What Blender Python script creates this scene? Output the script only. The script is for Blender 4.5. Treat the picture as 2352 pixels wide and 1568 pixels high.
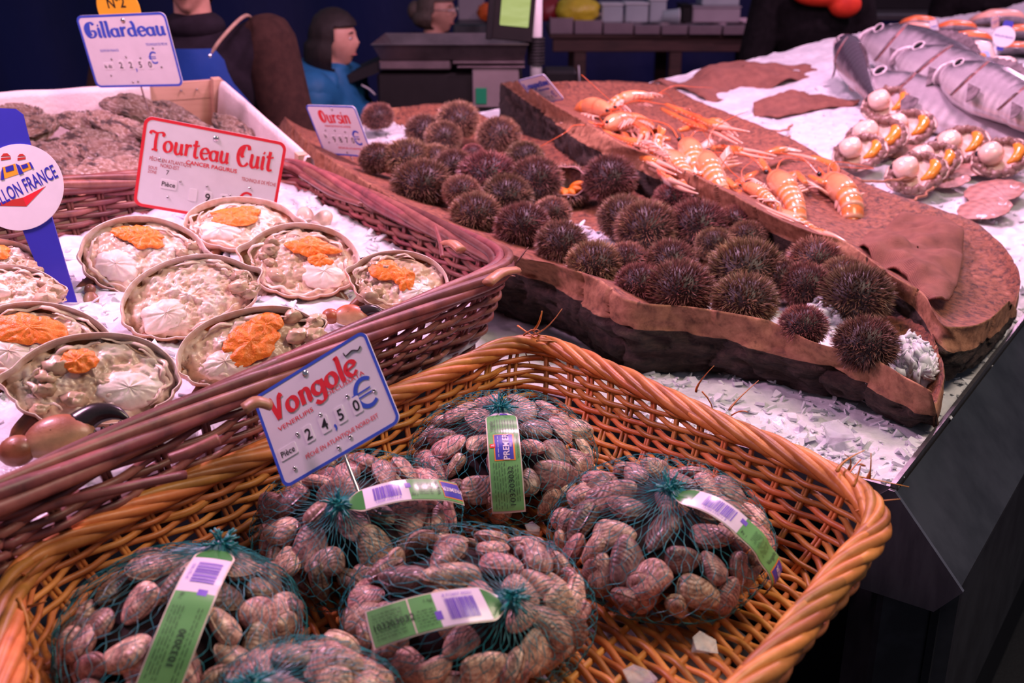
import bpy, math, random
import numpy as np
from mathutils import Vector, Matrix, noise
R = random.Random(7)
NR = np.random.RandomState(7)
sc = bpy.context.scene
for o in list(bpy.data.objects):
    bpy.data.objects.remove(o)
COL = sc.collection

# ---------------------------------------------------------------- camera, light, exposure
FPX, PITCH, CAMZ = 2500.0, math.radians(20.5), 1.5
cd = bpy.data.cameras.new('camera')
cd.sensor_width = 36.0
cd.lens = 36.0 * FPX / 2352.0
cd.clip_start = 0.05
cd.dof.use_dof = True
cd.dof.focus_distance = 1.42
cd.dof.aperture_fstop = 6.0
cam = bpy.data.objects.new('camera', cd)
COL.objects.link(cam)
cam.location = (0, 0, CAMZ)
cam.rotation_euler = (math.pi / 2 - PITCH, 0, 0)
sc.camera = cam
vs = sc.view_settings
vs.view_transform = 'Standard'
vs.look = 'None'
vs.gamma = 1.0
vs.exposure = -0.12
vs.use_curve_mapping = False
w = bpy.data.worlds.new('hall_daylight')
sc.world = w
w.use_nodes = True
wn = w.node_tree.nodes
wn['Background'].inputs[0].default_value = (0.66, 0.72, 1.0, 1)
wn['Background'].inputs[1].default_value = 0.20
LAMPS = [(-1.15, 1.55, 2.2, 40), (0.1, 2.5, 2.35, 38), (1.0, 3.0, 2.4, 30), (2.1, 4.3, 2.5, 26), (3.1, 6.0, 2.5, 18), (-2.2, 3.6, 2.5, 5)]
for i, (x, y, z, e) in enumerate(LAMPS):
    ld = bpy.data.lights.new('stall_lamp_light', 'AREA')
    ld.shape = 'DISK'
    ld.size = 0.32
    ld.energy = e
    ld.color = (1.0, 0.50, 0.77)
    lo = bpy.data.objects.new('stall_lamp_light', ld)
    COL.objects.link(lo)
    lo.location = (x, y, z)
    lo.rotation_euler = (0, 0, 0)
# warm white hall lamp behind the customer side
ld = bpy.data.lights.new('hall_lamp_light', 'AREA')
ld.shape = 'DISK'
ld.size = 0.9
ld.energy = 34
ld.color = (1.0, 0.76, 0.60)
lo = bpy.data.objects.new('hall_lamp_light', ld)
COL.objects.link(lo)
lo.location = (1.1, 1.05, 2.75)
lo.rotation_euler = (Vector((0.1, 0.9, 0.9)) - Vector((1.1, 1.05, 2.75))).to_track_quat('-Z', 'Y').to_euler()

# ---------------------------------------------------------------- helpers
cT, sT = math.cos(PITCH), math.sin(PITCH)
def ray(u, v):
    a = (u - 1176) / FPX
    b = (784 - v) / FPX
    return Vector((a, cT + b * sT, -sT + b * cT))
def at(u, v, z):
    d = ray(u, v)
    return Vector((0, 0, CAMZ)) + d * ((z - CAMZ) / d.z)
def aty(u, v, y):
    d = ray(u, v)
    return Vector((0, 0, CAMZ)) + d * (y / d.y)
def ppm(p):
    return FPX / (p[1] * cT - (p[2] - CAMZ) * sT)      # pixels per metre at a point
def tocam(p):
    return (Vector((0, 0, CAMZ)) - Vector(p)).normalized()

def vnoise(P, seed=0.0):
    P = np.asarray(P, float)
    i = np.floor(P)
    f = P - i
    u = f * f * (3 - 2 * f)
    def h(dx, dy, dz):
        s = np.sin((i[:, 0] + dx) * 127.1 + (i[:, 1] + dy) * 311.7 + (i[:, 2] + dz) * 74.7 + seed * 17.3) * 43758.5453
        return s - np.floor(s)
    x0 = h(0, 0, 0) * (1 - u[:, 0]) + h(1, 0, 0) * u[:, 0]
    x1 = h(0, 1, 0) * (1 - u[:, 0]) + h(1, 1, 0) * u[:, 0]
    x2 = h(0, 0, 1) * (1 - u[:, 0]) + h(1, 0, 1) * u[:, 0]
    x3 = h(0, 1, 1) * (1 - u[:, 0]) + h(1, 1, 1) * u[:, 0]
    y0 = x0 * (1 - u[:, 1]) + x1 * u[:, 1]
    y1 = x2 * (1 - u[:, 1]) + x3 * u[:, 1]
    return (y0 * (1 - u[:, 2]) + y1 * u[:, 2]) * 2 - 1
def fbm(P, o=3, seed=0.0):
    P = np.asarray(P, float)
    s = 0
    a = 1.0
    for k in range(o):
        s = s + a * vnoise(P * 2 ** k, seed + k)
        a *= 0.5
    return s
def sstep(a, b, x):
    t = np.clip((x - a) / (b - a), 0, 1)
    return t * t * (3 - 2 * t)

def mesh(name, V, F, mats, smooth=True, fm=None, col=None, uv=None):
    V = np.asarray(V, np.float32).reshape(-1, 3)
    me = bpy.data.meshes.new(name)
    if isinstance(F, np.ndarray):
        n, k = F.shape
        me.vertices.add(len(V)); me.vertices.foreach_set('co', V.ravel())
        me.loops.add(n * k); me.loops.foreach_set('vertex_index', F.astype(np.int32).ravel())
        me.polygons.add(n)
        me.polygons.foreach_set('loop_start', np.arange(0, n * k, k, dtype=np.int32))
        me.update(calc_edges=True)
    else:
        me.from_pydata(V.tolist(), [], F)
    if not isinstance(mats, (list, tuple)):
        mats = [mats]
    for m in mats:
        me.materials.append(m)
    me.polygons.foreach_set('use_smooth', np.full(len(me.polygons), smooth, bool))
    if fm is not None:
        me.polygons.foreach_set('material_index', np.asarray(fm, np.int32))
    if col is not None:
        a = me.color_attributes.new('Col', 'FLOAT_COLOR', 'POINT')
        c = np.ones((len(V), 4), np.float32)
        c[:, :3] = col
        a.data.foreach_set('color', c.ravel())
    if uv is not None:
        l = me.uv_layers.new(name='UV')
        li = np.empty(len(me.loops), np.int32)
        me.loops.foreach_get('vertex_index', li)
        l.data.foreach_set('uv', np.asarray(uv, np.float32)[li].ravel())
    return me
def link(name, me, parent=None, M=None):
    o = bpy.data.objects.new(name, me)
    COL.objects.link(o)
    if parent is not None:
        o.parent = parent
    if M is not None:
        o.matrix_local = M if isinstance(M, Matrix) else Matrix.Translation(M)
    return o
def part(name, V, F, mats, parent=None, M=None, **k):
    return link(name, mesh(name, V, F, mats, **k), parent, M)
def tag(o, label=None, cat=None, group=None, kind=None):
    if label: o['label'] = label
    if cat: o['category'] = cat
    if group: o['group'] = group
    if kind: o['kind'] = kind
    return o
def thing(name, label, cat, M=(0, 0, 0), group=None):
    o = bpy.data.objects.new(name, None)
    o.empty_display_size = 0.02
    COL.objects.link(o)
    o.matrix_world = M if isinstance(M, Matrix) else Matrix.Translation(M)
    return tag(o, label, cat, group)
KIDS = {}
def copy_tree(o, parent=None):
    c = o.copy()
    COL.objects.link(c)
    if parent is not None:
        ml = o.matrix_local.copy()
        c.parent = parent
        c.matrix_local = ml
    for ch in list(o.children):
        copy_tree(ch, c)
    return c

def nrm(a):
    a = np.asarray(a, float)
    return a / np.maximum(np.linalg.norm(a, axis=-1, keepdims=True), 1e-9)
def tube(P, r, n=6, ref=(0, 0, 1), cap=True, flat=1.0, closed=False):
    P = np.asarray(P, float)
    N = len(P)
    if closed:
        T = np.roll(P, -1, 0) - np.roll(P, 1, 0)
    else:
        T = np.gradient(P, axis=0)
    T = nrm(T)
    ref = np.broadcast_to(np.asarray(ref, float), T.shape)
    A = np.cross(T, ref)
    bad = np.linalg.norm(A, axis=1) < 0.05
    if bad.any():
        A[bad] = np.cross(T[bad], np.broadcast_to(np.array([0.9, 0.3, 0.2]), T[bad].shape))
    A = nrm(A)
    B = np.cross(A, T)
    r = np.broadcast_to(np.asarray(r, float), (N,))[:, None]
    ang = np.arange(n) * 2 * math.pi / n
    V = (P[:, None, :] + (r * np.cos(ang)[None])[:, :, None] * A[:, None, :] + (r * flat * np.sin(ang)[None])[:, :, None] * B[:, None, :]).reshape(-1, 3)
    i = np.arange(N if closed else N - 1)[:, None]
    k = np.arange(n)[None]
    a = i * n + k
    b = i * n + (k + 1) % n
    c = ((i + 1) % N) * n + (k + 1) % n
    d = ((i + 1) % N) * n + k
    F = np.stack([b, a, d, c], -1).reshape(-1, 4)
    if cap and not closed:
        V = np.vstack([V, P[0] , P[-1]])
        c0, c1 = N * n, N * n + 1
        kk = np.arange(n)
        f0 = np.stack([kk, (kk + 1) % n, np.full(n, c0), np.full(n, c0)], -1)
        F = F.tolist() + [(int(x[0]), int(x[1]), c0) for x in f0] + [((N - 1) * n + (int(x) + 1) % n, (N - 1) * n + int(x), c1) for x in kk]
    return V, F
def join(parts):
    Vs, Fs, off = [], [], 0
    allnp = all(isinstance(f, np.ndarray) for _, f in parts)
    for v, f in parts:
        v = np.asarray(v, float)
        Vs.append(v)
        if allnp:
            Fs.append(f + off)
        else:
            Fs.extend([tuple(int(x) + off for x in ff) for ff in (f.tolist() if isinstance(f, np.ndarray) else f)])
        off += len(v)
    return np.vstack(Vs), (np.vstack(Fs) if allnp else Fs)
def grid_faces(nu, nv, closed_u=False, closed_v=False):
    iu = np.arange(nu if closed_u else nu - 1)[:, None]
    iv = np.arange(nv if closed_v else nv - 1)[None]
    a = iu * nv + iv
    b = ((iu + 1) % nu) * nv + iv
    c = ((iu + 1) % nu) * nv + (iv + 1) % nv
    d = iu * nv + (iv + 1) % nv
    return np.stack([a, b, c, d], -1).reshape(-1, 4)
def ball(n=24, m=14):
    """unit sphere as a (m+1) x n grid, poles as tiny rings"""
    th = np.linspace(0.02, math.pi - 0.02, m + 1)
    ph = np.arange(n) * 2 * math.pi / n
    V = np.stack([np.sin(th)[:, None] * np.cos(ph)[None], np.sin(th)[:, None] * np.sin(ph)[None], np.repeat(np.cos(th)[:, None], n, 1)], -1).reshape(-1, 3)
    return V, grid_faces(m + 1, n, closed_v=True)[:, ::-1].copy()
def box(c, s, bev=0.0):
    c = np.asarray(c, float); s = np.asarray(s, float) / 2
    if bev <= 0:
        V = np.array([[x, y, z] for x in (-1, 1) for y in (-1, 1) for z in (-1, 1)], float) * s + c
        F = [(0, 1, 3, 2), (4, 6, 7, 5), (0, 4, 5, 1), (2, 3, 7, 6), (0, 2, 6, 4), (1, 5, 7, 3)]
        return V, F
    V, F = [], []
    import itertools
    idx = {}
    for sx, sy, sz in itertools.product((-1, 1), repeat=3):
        for ax in range(3):
            p = np.array([sx, sy, sz], float) * (s - bev)
            p[ax] += (sx, sy, sz)[ax] * bev
            idx[(sx, sy, sz, ax)] = len(V)
            V.append(p + c)
    def quad(keys): F.append(tuple(idx[k] for k in keys))
    for ax in range(3):
        b, d = [i for i in range(3) if i != ax]
        for sg in (-1, 1):
            ks = []
            for p, q in ((-1, -1), (1, -1), (1, 1), (-1, 1)):
                k = [0, 0, 0]; k[ax] = sg; k[b] = p; k[d] = q
                ks.append((*k, ax))
            if (sg == 1) != (ax == 1): quad(ks)
            else: quad(ks[::-1])
    for ax in range(3):
        b, d = [i for i in range(3) if i != ax]
        for p, q in itertools.product((-1, 1), repeat=2):
            k0 = [0, 0, 0]; k1 = [0, 0, 0]
            k0[ax] = -1; k1[ax] = 1
            for k in (k0, k1): k[b] = p; k[d] = q
            quad([(*k0, b), (*k1, b), (*k1, d), (*k0, d)])
    for sx, sy, sz in itertools.product((-1, 1), repeat=3):
        F.append(tuple(idx[(sx, sy, sz, a)] for a in range(3)))
    return np.array(V), F
def fixn(o):
    import bmesh
    bm = bmesh.new(); bm.from_mesh(o.data)
    bmesh.ops.recalc_face_normals(bm, faces=bm.faces)
    bm.to_mesh(o.data); bm.free()
    return o
def xf(V, M):
    V = np.asarray(V, float)
    A = np.array(M)
    return V @ A[:3, :3].T + A[:3, 3]
def frame(X, Y, Z, loc, s=1.0):
    M = Matrix.Identity(4)
    for i, a in enumerate((X, Y, Z)):
        for j in range(3):
            M[j][i] = a[j] * (s[i] if isinstance(s, (tuple, list)) else s)
    for j in range(3):
        M[j][3] = loc[j]
    return M
def smoothpath(pts, n):
    """Catmull-Rom through pts, n samples"""
    P = np.asarray(pts, float)
    if len(P) == 2:
        t = np.linspace(0, 1, n)[:, None]
        return P[0] * (1 - t) + P[1] * t
    E = np.vstack([2 * P[0] - P[1], P, 2 * P[-1] - P[-2]])
    t = np.linspace(0, len(P) - 1 - 1e-6, n)
    i = t.astype(int)
    f = (t - i)[:, None]
    p0, p1, p2, p3 = E[i], E[i + 1], E[i + 2], E[i + 3]
    return 0.5 * ((2 * p1) + (-p0 + p2) * f + (2 * p0 - 5 * p1 + 4 * p2 - p3) * f ** 2 + (-p0 + 3 * p1 - 3 * p2 + p3) * f ** 3)

# ---------------------------------------------------------------- materials
def newmat(name):
    m = bpy.data.materials.new(name)
    m.use_nodes = True
    return m, m.node_tree, m.node_tree.nodes['Principled BSDF']
def N(t, typ, **kw):
    n = t.nodes.new(typ)
    for k, v in kw.items():
        setattr(n, k, v)
    return n
def ramp(t, fac, stops):
    r = N(t, 'ShaderNodeValToRGB')
    e = r.color_ramp.elements
    while len(e) > 1: e.remove(e[-1])
    e[0].position, e[0].color = stops[0][0], (*stops[0][1], 1)
    for p, c in stops[1:]:
        k = e.new(p); k.color = (*c, 1)
    t.links.new(fac, r.inputs[0])
    return r.outputs[0]
def coords(t, scale=(1, 1, 1), which='Object'):
    tc = N(t, 'ShaderNodeTexCoord')
    mp = N(t, 'ShaderNodeMapping')
    mp.inputs['Scale'].default_value = scale
    t.links.new(tc.outputs[which], mp.inputs[0])
    return mp.outputs[0]
def ntex(t, co, scale, detail=4, rough=0.6, dist=0.0):
    n = N(t, 'ShaderNodeTexNoise')
    n.inputs['Scale'].default_value = scale
    n.inputs['Detail'].default_value = detail
    n.inputs['Roughness'].default_value = rough
    n.inputs['Distortion'].default_value = dist
    t.links.new(co, n.inputs['Vector'])
    return n.outputs['Fac']
def mixc(t, fac, a, b, mode='MIX'):
    m = N(t, 'ShaderNodeMix', data_type='RGBA', blend_type=mode)
    for s, v in ((0, fac), (6, a), (7, b)):
        if isinstance(v, (int, float)): m.inputs[s].default_value = v
        elif isinstance(v, tuple): m.inputs[s].default_value = (*v, 1)
        else: t.links.new(v, m.inputs[s])
    return m.outputs[2]
def math_(t, op, a, b=None, c=None):
    m = N(t, 'ShaderNodeMath', operation=op)
    for s, v in ((0, a), (1, b), (2, c)):
        if v is None: continue
        if isinstance(v, (int, float)): m.inputs[s].default_value = v
        else: t.links.new(v, m.inputs[s])
    return m.outputs[0]
def bump(t, b, h, strength=0.4, dist=0.002):
    n = N(t, 'ShaderNodeBump')
    n.inputs['Strength'].default_value = strength
    n.inputs['Distance'].default_value = dist
    t.links.new(h, n.inputs['Height'])
    t.links.new(n.outputs[0], b.inputs['Normal'])
def rnd_shade(t, c, lo=0.7, hi=1.25, hue=0.0):
    oi = N(t, 'ShaderNodeObjectInfo')
    hs = N(t, 'ShaderNodeHueSaturation')
    t.links.new(math_(t, 'MULTIPLY_ADD', oi.outputs['Random'], hi - lo, lo), hs.inputs['Value'])
    if hue:
        w_ = N(t, 'ShaderNodeTexWhiteNoise', noise_dimensions='1D')
        t.links.new(oi.outputs['Random'], w_.inputs['W'])
        t.links.new(math_(t, 'ADD', math_(t, 'MULTIPLY', math_(t, 'SUBTRACT', w_.outputs['Value'], 0.5), hue), 0.5), hs.inputs['Hue'])
    if isinstance(c, tuple): hs.inputs['Color'].default_value = (*c, 1)
    else: t.links.new(c, hs.inputs['Color'])
    return hs.outputs[0]
def pm(name, c, c2=None, scale=20, rough=0.5, bmp=0.0, bscale=None, bdist=0.002, metallic=0.0, rnd=None, coat=0.0, stretch=(1, 1, 1), detail=4, spec=0.5, lo=0.35, hi=0.65, which='Object', hue=0.0):
    m, t, b = newmat(name)
    co = coords(t, stretch, which)
    if c2 is None: c2 = tuple(x * 0.8 for x in c)
    out = ramp(t, ntex(t, co, scale, detail), [(lo, c2), (hi, c)])
    if rnd: out = rnd_shade(t, out, *rnd, hue)
    t.links.new(out, b.inputs['Base Color'])
    b.inputs['Roughness'].default_value = rough
    b.inputs['Metallic'].default_value = metallic
    b.inputs['Coat Weight'].default_value = coat
    b.inputs['Coat Roughness'].default_value = 0.08
    b.inputs['Specular IOR Level'].default_value = spec
    if bmp: bump(t, b, ntex(t, co, bscale or scale * 2, detail), bmp, bdist)
    return m
def colmat(name, rough=0.4, coat=0.0, bmp=0.0, bscale=300, bdist=0.001, rnd=None, var=0.0, vscale=60, hue=0.0, spec=0.5):
    m, t, b = newmat(name)
    a = N(t, 'ShaderNodeAttribute', attribute_name='Col')
    out = a.outputs['Color']
    co = coords(t)
    if var:
        out = mixc(t, var, out, ramp(t, ntex(t, co, vscale, 5), [(0.3, (0.35, 0.35, 0.35)), (0.7, (1, 1, 1))]), 'MULTIPLY')
    if rnd: out = rnd_shade(t, out, *rnd, hue)
    t.links.new(out, b.inputs['Base Color'])
    b.inputs['Roughness'].default_value = rough
    b.inputs['Coat Weight'].default_value = coat
    b.inputs['Coat Roughness'].default_value = 0.1
    b.inputs['Specular IOR Level'].default_value = spec
    if bmp: bump(t, b, ntex(t, co, bscale, 4), bmp, bdist)
    return m
def flat(name, c, rough=0.5, metallic=0.0, **k):
    return pm(name, c, tuple(x * 0.93 for x in c), rough=rough, metallic=metallic, **k)

# ---------------------------------------------------------------- setting
M_floor = pm('dark_speckled_floor', (0.05, 0.05, 0.055), (0.008, 0.008, 0.010), 260, 0.75, 0.3, lo=0.5, hi=0.75)
M_tarp = pm('blue_tarpaulin', (0.010, 0.014, 0.135), (0.006, 0.008, 0.085), 1.5, 0.6, 0.5, 2.2, 0.05, stretch=(1, 1, 0.35))
M_steel = pm('brushed_steel', (0.33, 0.32, 0.34), (0.24, 0.23, 0.25), 12, 0.33, 0.1, 90, metallic=0.9, stretch=(1, 8, 1))
M_darksteel = pm('dark_stained_steel', (0.10, 0.105, 0.115), (0.05, 0.052, 0.058), 9, 0.38, 0.1, 60, metallic=0.75)
M_black = pm('black_plastic', (0.012, 0.011, 0.013), rough=0.5, spec=0.25)
M_white = flat('white_plastic', (0.78, 0.77, 0.78), 0.35)
M_cable = flat('grey_plastic', (0.30, 0.30, 0.32), 0.4)

def ice_material():
    m, t, b = newmat('crushed_ice')
    co = coords(t)
    n1 = ntex(t, co, 45, 5)
    vo = N(t, 'ShaderNodeTexVoronoi', feature='F1')
    vo.inputs['Scale'].default_value = 70
    t.links.new(co, vo.inputs['Vector'])
    c = ramp(t, n1, [(0.3, (0.54, 0.57, 0.61)), (0.65, (0.72, 0.73, 0.76))])
    t.links.new(c, b.inputs['Base Color'])
    b.inputs['Roughness'].default_value = 0.28
    b.inputs['Specular IOR Level'].default_value = 0.4
    b.inputs['Transmission Weight'].default_value = 0.0
    h = math_(t, 'ADD', vo.outputs['Color'], n1)
    bump(t, b, h, 0.45, 0.006)
    return m
M_ice = ice_material()
M_flake = pm('clear_ice_flake', (0.80, 0.82, 0.85), (0.68, 0.71, 0.75), 30, 0.15, 0.3, 40)
M_flake.node_tree.nodes['Principled BSDF'].inputs['Transmission Weight'].default_value = 0.12
M_flake.node_tree.nodes['Principled BSDF'].inputs['IOR'].default_value = 1.2
M_front_ice = M_ice

def struct(name, V, F, m, **k):
    return tag(part(name, V, F, m, **k), kind='structure')
FL = -0.15
V, F = box((1, 4.0, FL - 0.05), (22, 14, 0.1)); struct('floor', V, F, M_floor, smooth=False)
# back tarpaulin with soft vertical folds
nu, nv = 260, 6
gx = np.linspace(-9.5, 11.5, nu); gz = np.linspace(FL, 3.4, nv)
V = np.array([(x, 8.6 + 0.06 * math.sin(x * 3.1) + 0.03 * math.sin(x * 7.3 + z * 0.5), z) for x in gx for z in gz])
V2 = V + np.array([0, 0.03, 0])
f1 = grid_faces(nu, nv); f2 = f1[:, ::-1] + len(V)
struct('wall_back', np.vstack([V, V2]), np.vstack([f1, f2]), M_tarp)

def chips(n, sampler, smin, smax, seed):
    """n thin angular flakes of ice joined into one mesh"""
    rr = np.random.RandomState(seed)
    Vs, Fs = [], []
    for i in range(n):
        p, nn = sampler(rr)
        s = smin + (smax - smin) * rr.rand() ** 2
        k = rr.randint(4, 7)
        a = np.sort(rr.rand(k)) * 2 * math.pi
        rad = s * (0.6 + 0.5 * rr.rand(k))
        th = s * (0.06 + 0.12 * rr.rand())
        up = Vector(nn) + Vector(rr.randn(3)) * 0.40
        q = up.to_track_quat('Z', 'X').to_matrix()
        top = [Vector((rad[j] * math.cos(a[j]), rad[j] * math.sin(a[j]) * 0.7, th)) for j in range(k)]
        bot = [Vector((v.x * 1.05, v.y * 1.05, -th)) for v in top]
        b0 = len(Vs)
        for v in top + bot: Vs.append(tuple(q @ v + Vector(p)))
        Fs.append(tuple(b0 + j for j in range(k)))
        Fs.append(tuple(b0 + k + j for j in reversed(range(k))))
        for j in range(k): Fs.append((b0 + j, b0 + k + j, b0 + k + (j + 1) % k, b0 + (j + 1) % k))
    return np.array(Vs), Fs

# counter polygon and its ice bed
C0 = at(2048, 1128, 0.84)
RD = (at(2352, 735, 0.84) - C0); RD.z = 0; RD.normalize()
LN = Vector((-RD.y, RD.x, 0))
def ice_h(x, y):
    x = np.asarray(x, float); y = np.asarray(y, float)
    back = (x - C0.x) * RD.x + (y - C0.y) * RD.y
    side = (x - C0.x) * LN.x + (y - C0.y) * LN.y
    b = np.clip(back - 0.85, 0, 1.9)
    z = 0.842 + 0.168 * (np.sqrt(b * b + 0.01) - 0.1)
    P = np.stack([x, y, 0 * x], -1)
    return z + 0.006 * fbm(P * 9, 3, 3) + 0.004 * fbm(P * 40, 2, 5)
# parametrised by distance along the right edge (s) and to the left of it (t)
def ice_grid(s, t, hfun, base):
    Sg, Tg = np.meshgrid(s, t, indexing='ij')
    Tg = Tg * np.interp(Sg, [0, 1.2, 2.07, 2.21, 2.59, 2.83, 3.69, 4.48, 6.6], [0.98, 0.96, 0.64, 0.60, 0.504, 0.46, 0.478, 0.426, 0.41])
    X = C0.x + RD.x * Sg + LN.x * Tg
    Y = C0.y + RD.y * Sg + LN.y * Tg
    V = np.stack([X.ravel(), Y.ravel(), hfun(X.ravel(), Y.ravel())], -1)
    ns, nt = len(s), len(t)
    F = grid_faces(ns, nt)
    # skirt
    def skirt(ids):
        global V_
        return ids
    edge = np.concatenate([np.arange(nt), (np.arange(1, ns) * nt + nt - 1), ((ns - 1) * nt + np.arange(nt - 2, -1, -1)), (np.arange(ns - 2, 0, -1) * nt)])
    low = V[edge].copy(); low[:, 2] = base
    k = len(V) + np.arange(len(edge))
    e2 = np.roll(edge, -1); k2 = np.roll(k, -1)
    F = np.vstack([F, np.stack([edge, k, k2, e2], -1)])
    return np.vstack([V, low]), F
s = np.concatenate([np.linspace(0.0, 1.6, 180), np.linspace(1.615, 6.6, 190)])
t = np.concatenate([np.linspace(0.0, 1.5, 150), np.linspace(1.52, 2.3, 30)])
V, F = ice_grid(s, t, ice_h, 0.80)
tag(part('ice_bed', V, F, M_ice), 'bed of crushed white ice covering the whole fish counter', 'ice', kind='stuff')
def samp(rr):
    a = rr.rand() ** 1.9 * 3.2
    b = rr.rand() * min(0.95, 0.35 + a)
    x = C0.x + RD.x * a + LN.x * b; y = C0.y + RD.y * a + LN.y * b
    return (x, y, float(ice_h([x], [y])[0]) + 0.0015), (0, 0, 1)
V, F = chips(2800, samp, 0.005, 0.020, 11)
tag(part('loose_ice_flakes', V, F, M_flake, smooth=False), 'scattered loose flakes of clear ice over the counter ice bed', 'ice', kind='stuff')

# counter: steel tray rim, dark front panels, corner bracket, legs
ct = thing('fish_counter', 'dark steel fish counter with upturned rim along the right side', 'counter', (C0.x, C0.y, FL))
O = Vector((C0.x, C0.y, FL))
def along(s_, t_, z): return C0 + RD * s_ + LN * t_ + Vector((0, 0, z - C0.z))
def slab(name, pts, mat_, th, dirn, smooth=False):
    """thick plate: outline pts extruded by th along dirn"""
    n = len(pts)
    A = [Vector(p) - O for p in pts]
    B = [a + Vector(dirn) * th for a in A]
    F = [tuple(range(n)), tuple(range(2 * n - 1, n - 1, -1))] + [(i, n + i, n + (i + 1) % n, (i + 1) % n) for i in range(n)]
    return fixn(part(name, np.array([tuple(v) for v in A + B]), F, mat_, ct, smooth=smooth))
OUT = -LN
slab('tray_rim', [along(-0.01, 0, 0.80), along(6.6, 0, 0.80), along(6.6, 0, 0.856), along(-0.01, 0, 0.856)], M_steel, 0.006, OUT)
slab('front_rim', [along(-0.006, 0, 0.80), along(-0.006, 2.3, 0.80), along(-0.006, 2.3, 0.852), along(-0.006, 0, 0.852)], M_steel, 0.006, -RD)
slab('sloping_panel', [along(-0.01, -0.008, 0.845), along(6.6, -0.008, 0.845), along(6.6, -0.10, 0.74), along(-0.01, -0.10, 0.74)], M_darksteel, 0.006, (0, 0, -1))
slab('side_panel', [along(0.02, -0.075, 0.735), along(6.6, -0.075, 0.735), along(6.6, -0.075, 0.30), along(0.02, -0.075, 0.30)], M_darksteel, 0.01, LN)
slab('lower_panel', [along(0.10, -0.02, 0.31), along(6.6, -0.02, 0.31), along(6.6, -0.02, FL), along(0.10, -0.02, FL)], M_black, 0.01, LN)
slab('counter_deck', [along(0, 0, 0.80), along(6.6, 0, 0.80), along(6.6, 0.94, 0.80), along(2.83, 1.05, 0.80), along(2.07, 1.46, 0.80), along(1.2, 2.2, 0.80), along(0, 2.3, 0.80)], M_steel, 0.03, (0, 0, -1))
br = slab('corner_bracket', [along(-0.012, -0.008, 0.85), along(-0.012, -0.105, 0.74), along(-0.012, -0.075, 0.70), along(-0.012, 0.05, 0.70), along(-0.012, 0.05, 0.80), along(-0.012, 0.0, 0.85)], M_steel, 0.006, -RD)
for (ss, tt) in ((0.0, -0.02), (0.0, 1.5), (3.2, -0.02)):
    V, F = box(along(ss + 0.06, tt - 0.0, (0.72 + FL) / 2) - O, (0.11, 0.11, 0.72 - FL), 0.006)
    V = np.asarray(V)
    part('leg', V, F, M_darksteel, ct, smooth=False)

# grey tub of ice under the clam basket, left and front of the counter
def rbox_path(cx, cy, hx, hy, r, n=8):
    P = []
    for (sx, sy, a0) in ((1, 1, 0), (-1, 1, 90), (-1, -1, 180), (1, -1, 270)):
        for k in range(n + 1):
            a = math.radians(a0 + 90 * k / n)
            P.append((cx + sx * (hx - r) + r * math.cos(a), cy + sy * (hy - r) + r * math.sin(a)))
    return np.array(P)
M_tub = pm('grey_tub_plastic', (0.20, 0.21, 0.23), (0.15, 0.155, 0.17), 8, 0.5, 0.2, 60)
tb = thing('ice_tub', 'grey plastic tub of ice under the orange wicker basket', 'tub', (-0.27, 0.62, 0.0))
rings = []
for (z, g, ) in ((FL, -0.05), (FL, 0.0), (0.79, 0.0), (0.815, 0.012), (0.82, 0.006), (0.82, -0.012), (0.80, -0.014), (0.72, -0.016), (0.72, -0.3)):
    P = rbox_path(0, 0, 0.515 + g, 0.40 + g, max(0.02, 0.12 + g))
    rings.append(np.column_stack([P, np.full(len(P), z)]))
V = np.vstack(rings); n = len(rings[0])
part('tub_shell', V, grid_faces(len(rings), n, closed_v=True)[:, ::-1].copy(), M_tub, tb)
P0 = rbox_path(0, 0, 0.495, 0.38, 0.10)
rings = []
for k, q in enumerate(np.linspace(1, 0.02, 14)):
    A = P0 * q
    z = 0.805 + 0.012 * fbm(np.column_stack([A * 14, np.zeros(len(A))]), 3, 9)
    rings.append(np.column_stack([A, z]))
o = part('tub_ice', np.vstack(rings), grid_faces(14, len(P0), closed_v=True), M_ice, tb); o['kind'] = 'stuff'

# ---------------------------------------------------------------- wicker baskets
def wicker_mat(name, c1, c2, c3, lo=0.65, hi=1.3):
    m, t, b = newmat(name)
    co = coords(t)
    out = ramp(t, ntex(t, co, 28, 5), [(0.25, c3), (0.45, c2), (0.7, c1)])
    out = rnd_shade(t, out, lo, hi, 0.03)
    t.links.new(out, b.inputs['Base Color'])
    b.inputs['Roughness'].default_value = 0.42
    b.inputs['Specular IOR Level'].default_value = 0.45
    bump(t, b, ntex(t, coords(t, (1, 1, 1)), 220, 3), 0.25, 0.001)
    return m
M_w1 = wicker_mat('honey_willow', (0.64, 0.255, 0.07), (0.50, 0.175, 0.042), (0.28, 0.09, 0.022))
M_w2 = wicker_mat('dark_red_willow', (0.30, 0.105, 0.085), (0.20, 0.062, 0.055), (0.09, 0.03, 0.03), 0.6, 1.4)
M_w2b = wicker_mat('split_willow_core', (0.62, 0.30, 0.18), (0.50, 0.22, 0.13), (0.35, 0.14, 0.08))

def round_loop(c, rho, M):
    """closed loop of M points through 4 corners with rounded corners"""
    pts = []
    for i in range(4):
        p, a, b = c[i], c[i - 1], c[(i + 1) % 4]
        d0 = (a - p).normalized() * rho; d1 = (b - p).normalized() * rho
        for k in range(9):
            u = k / 8
            pts.append((p + d0) * (1 - u) ** 2 + p * 2 * u * (1 - u) + (p + d1) * u ** 2)
    P = np.array([tuple(p) for p in pts])
    Q = np.vstack([P, P[:1]])
    L = np.concatenate([[0], np.cumsum(np.linalg.norm(np.diff(Q, axis=0), axis=1))])
    s = np.linspace(0, L[-1], M, endpoint=False)
    return np.stack([np.interp(s, L, Q[:, k]) for k in range(3)], -1), L[-1]

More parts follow.
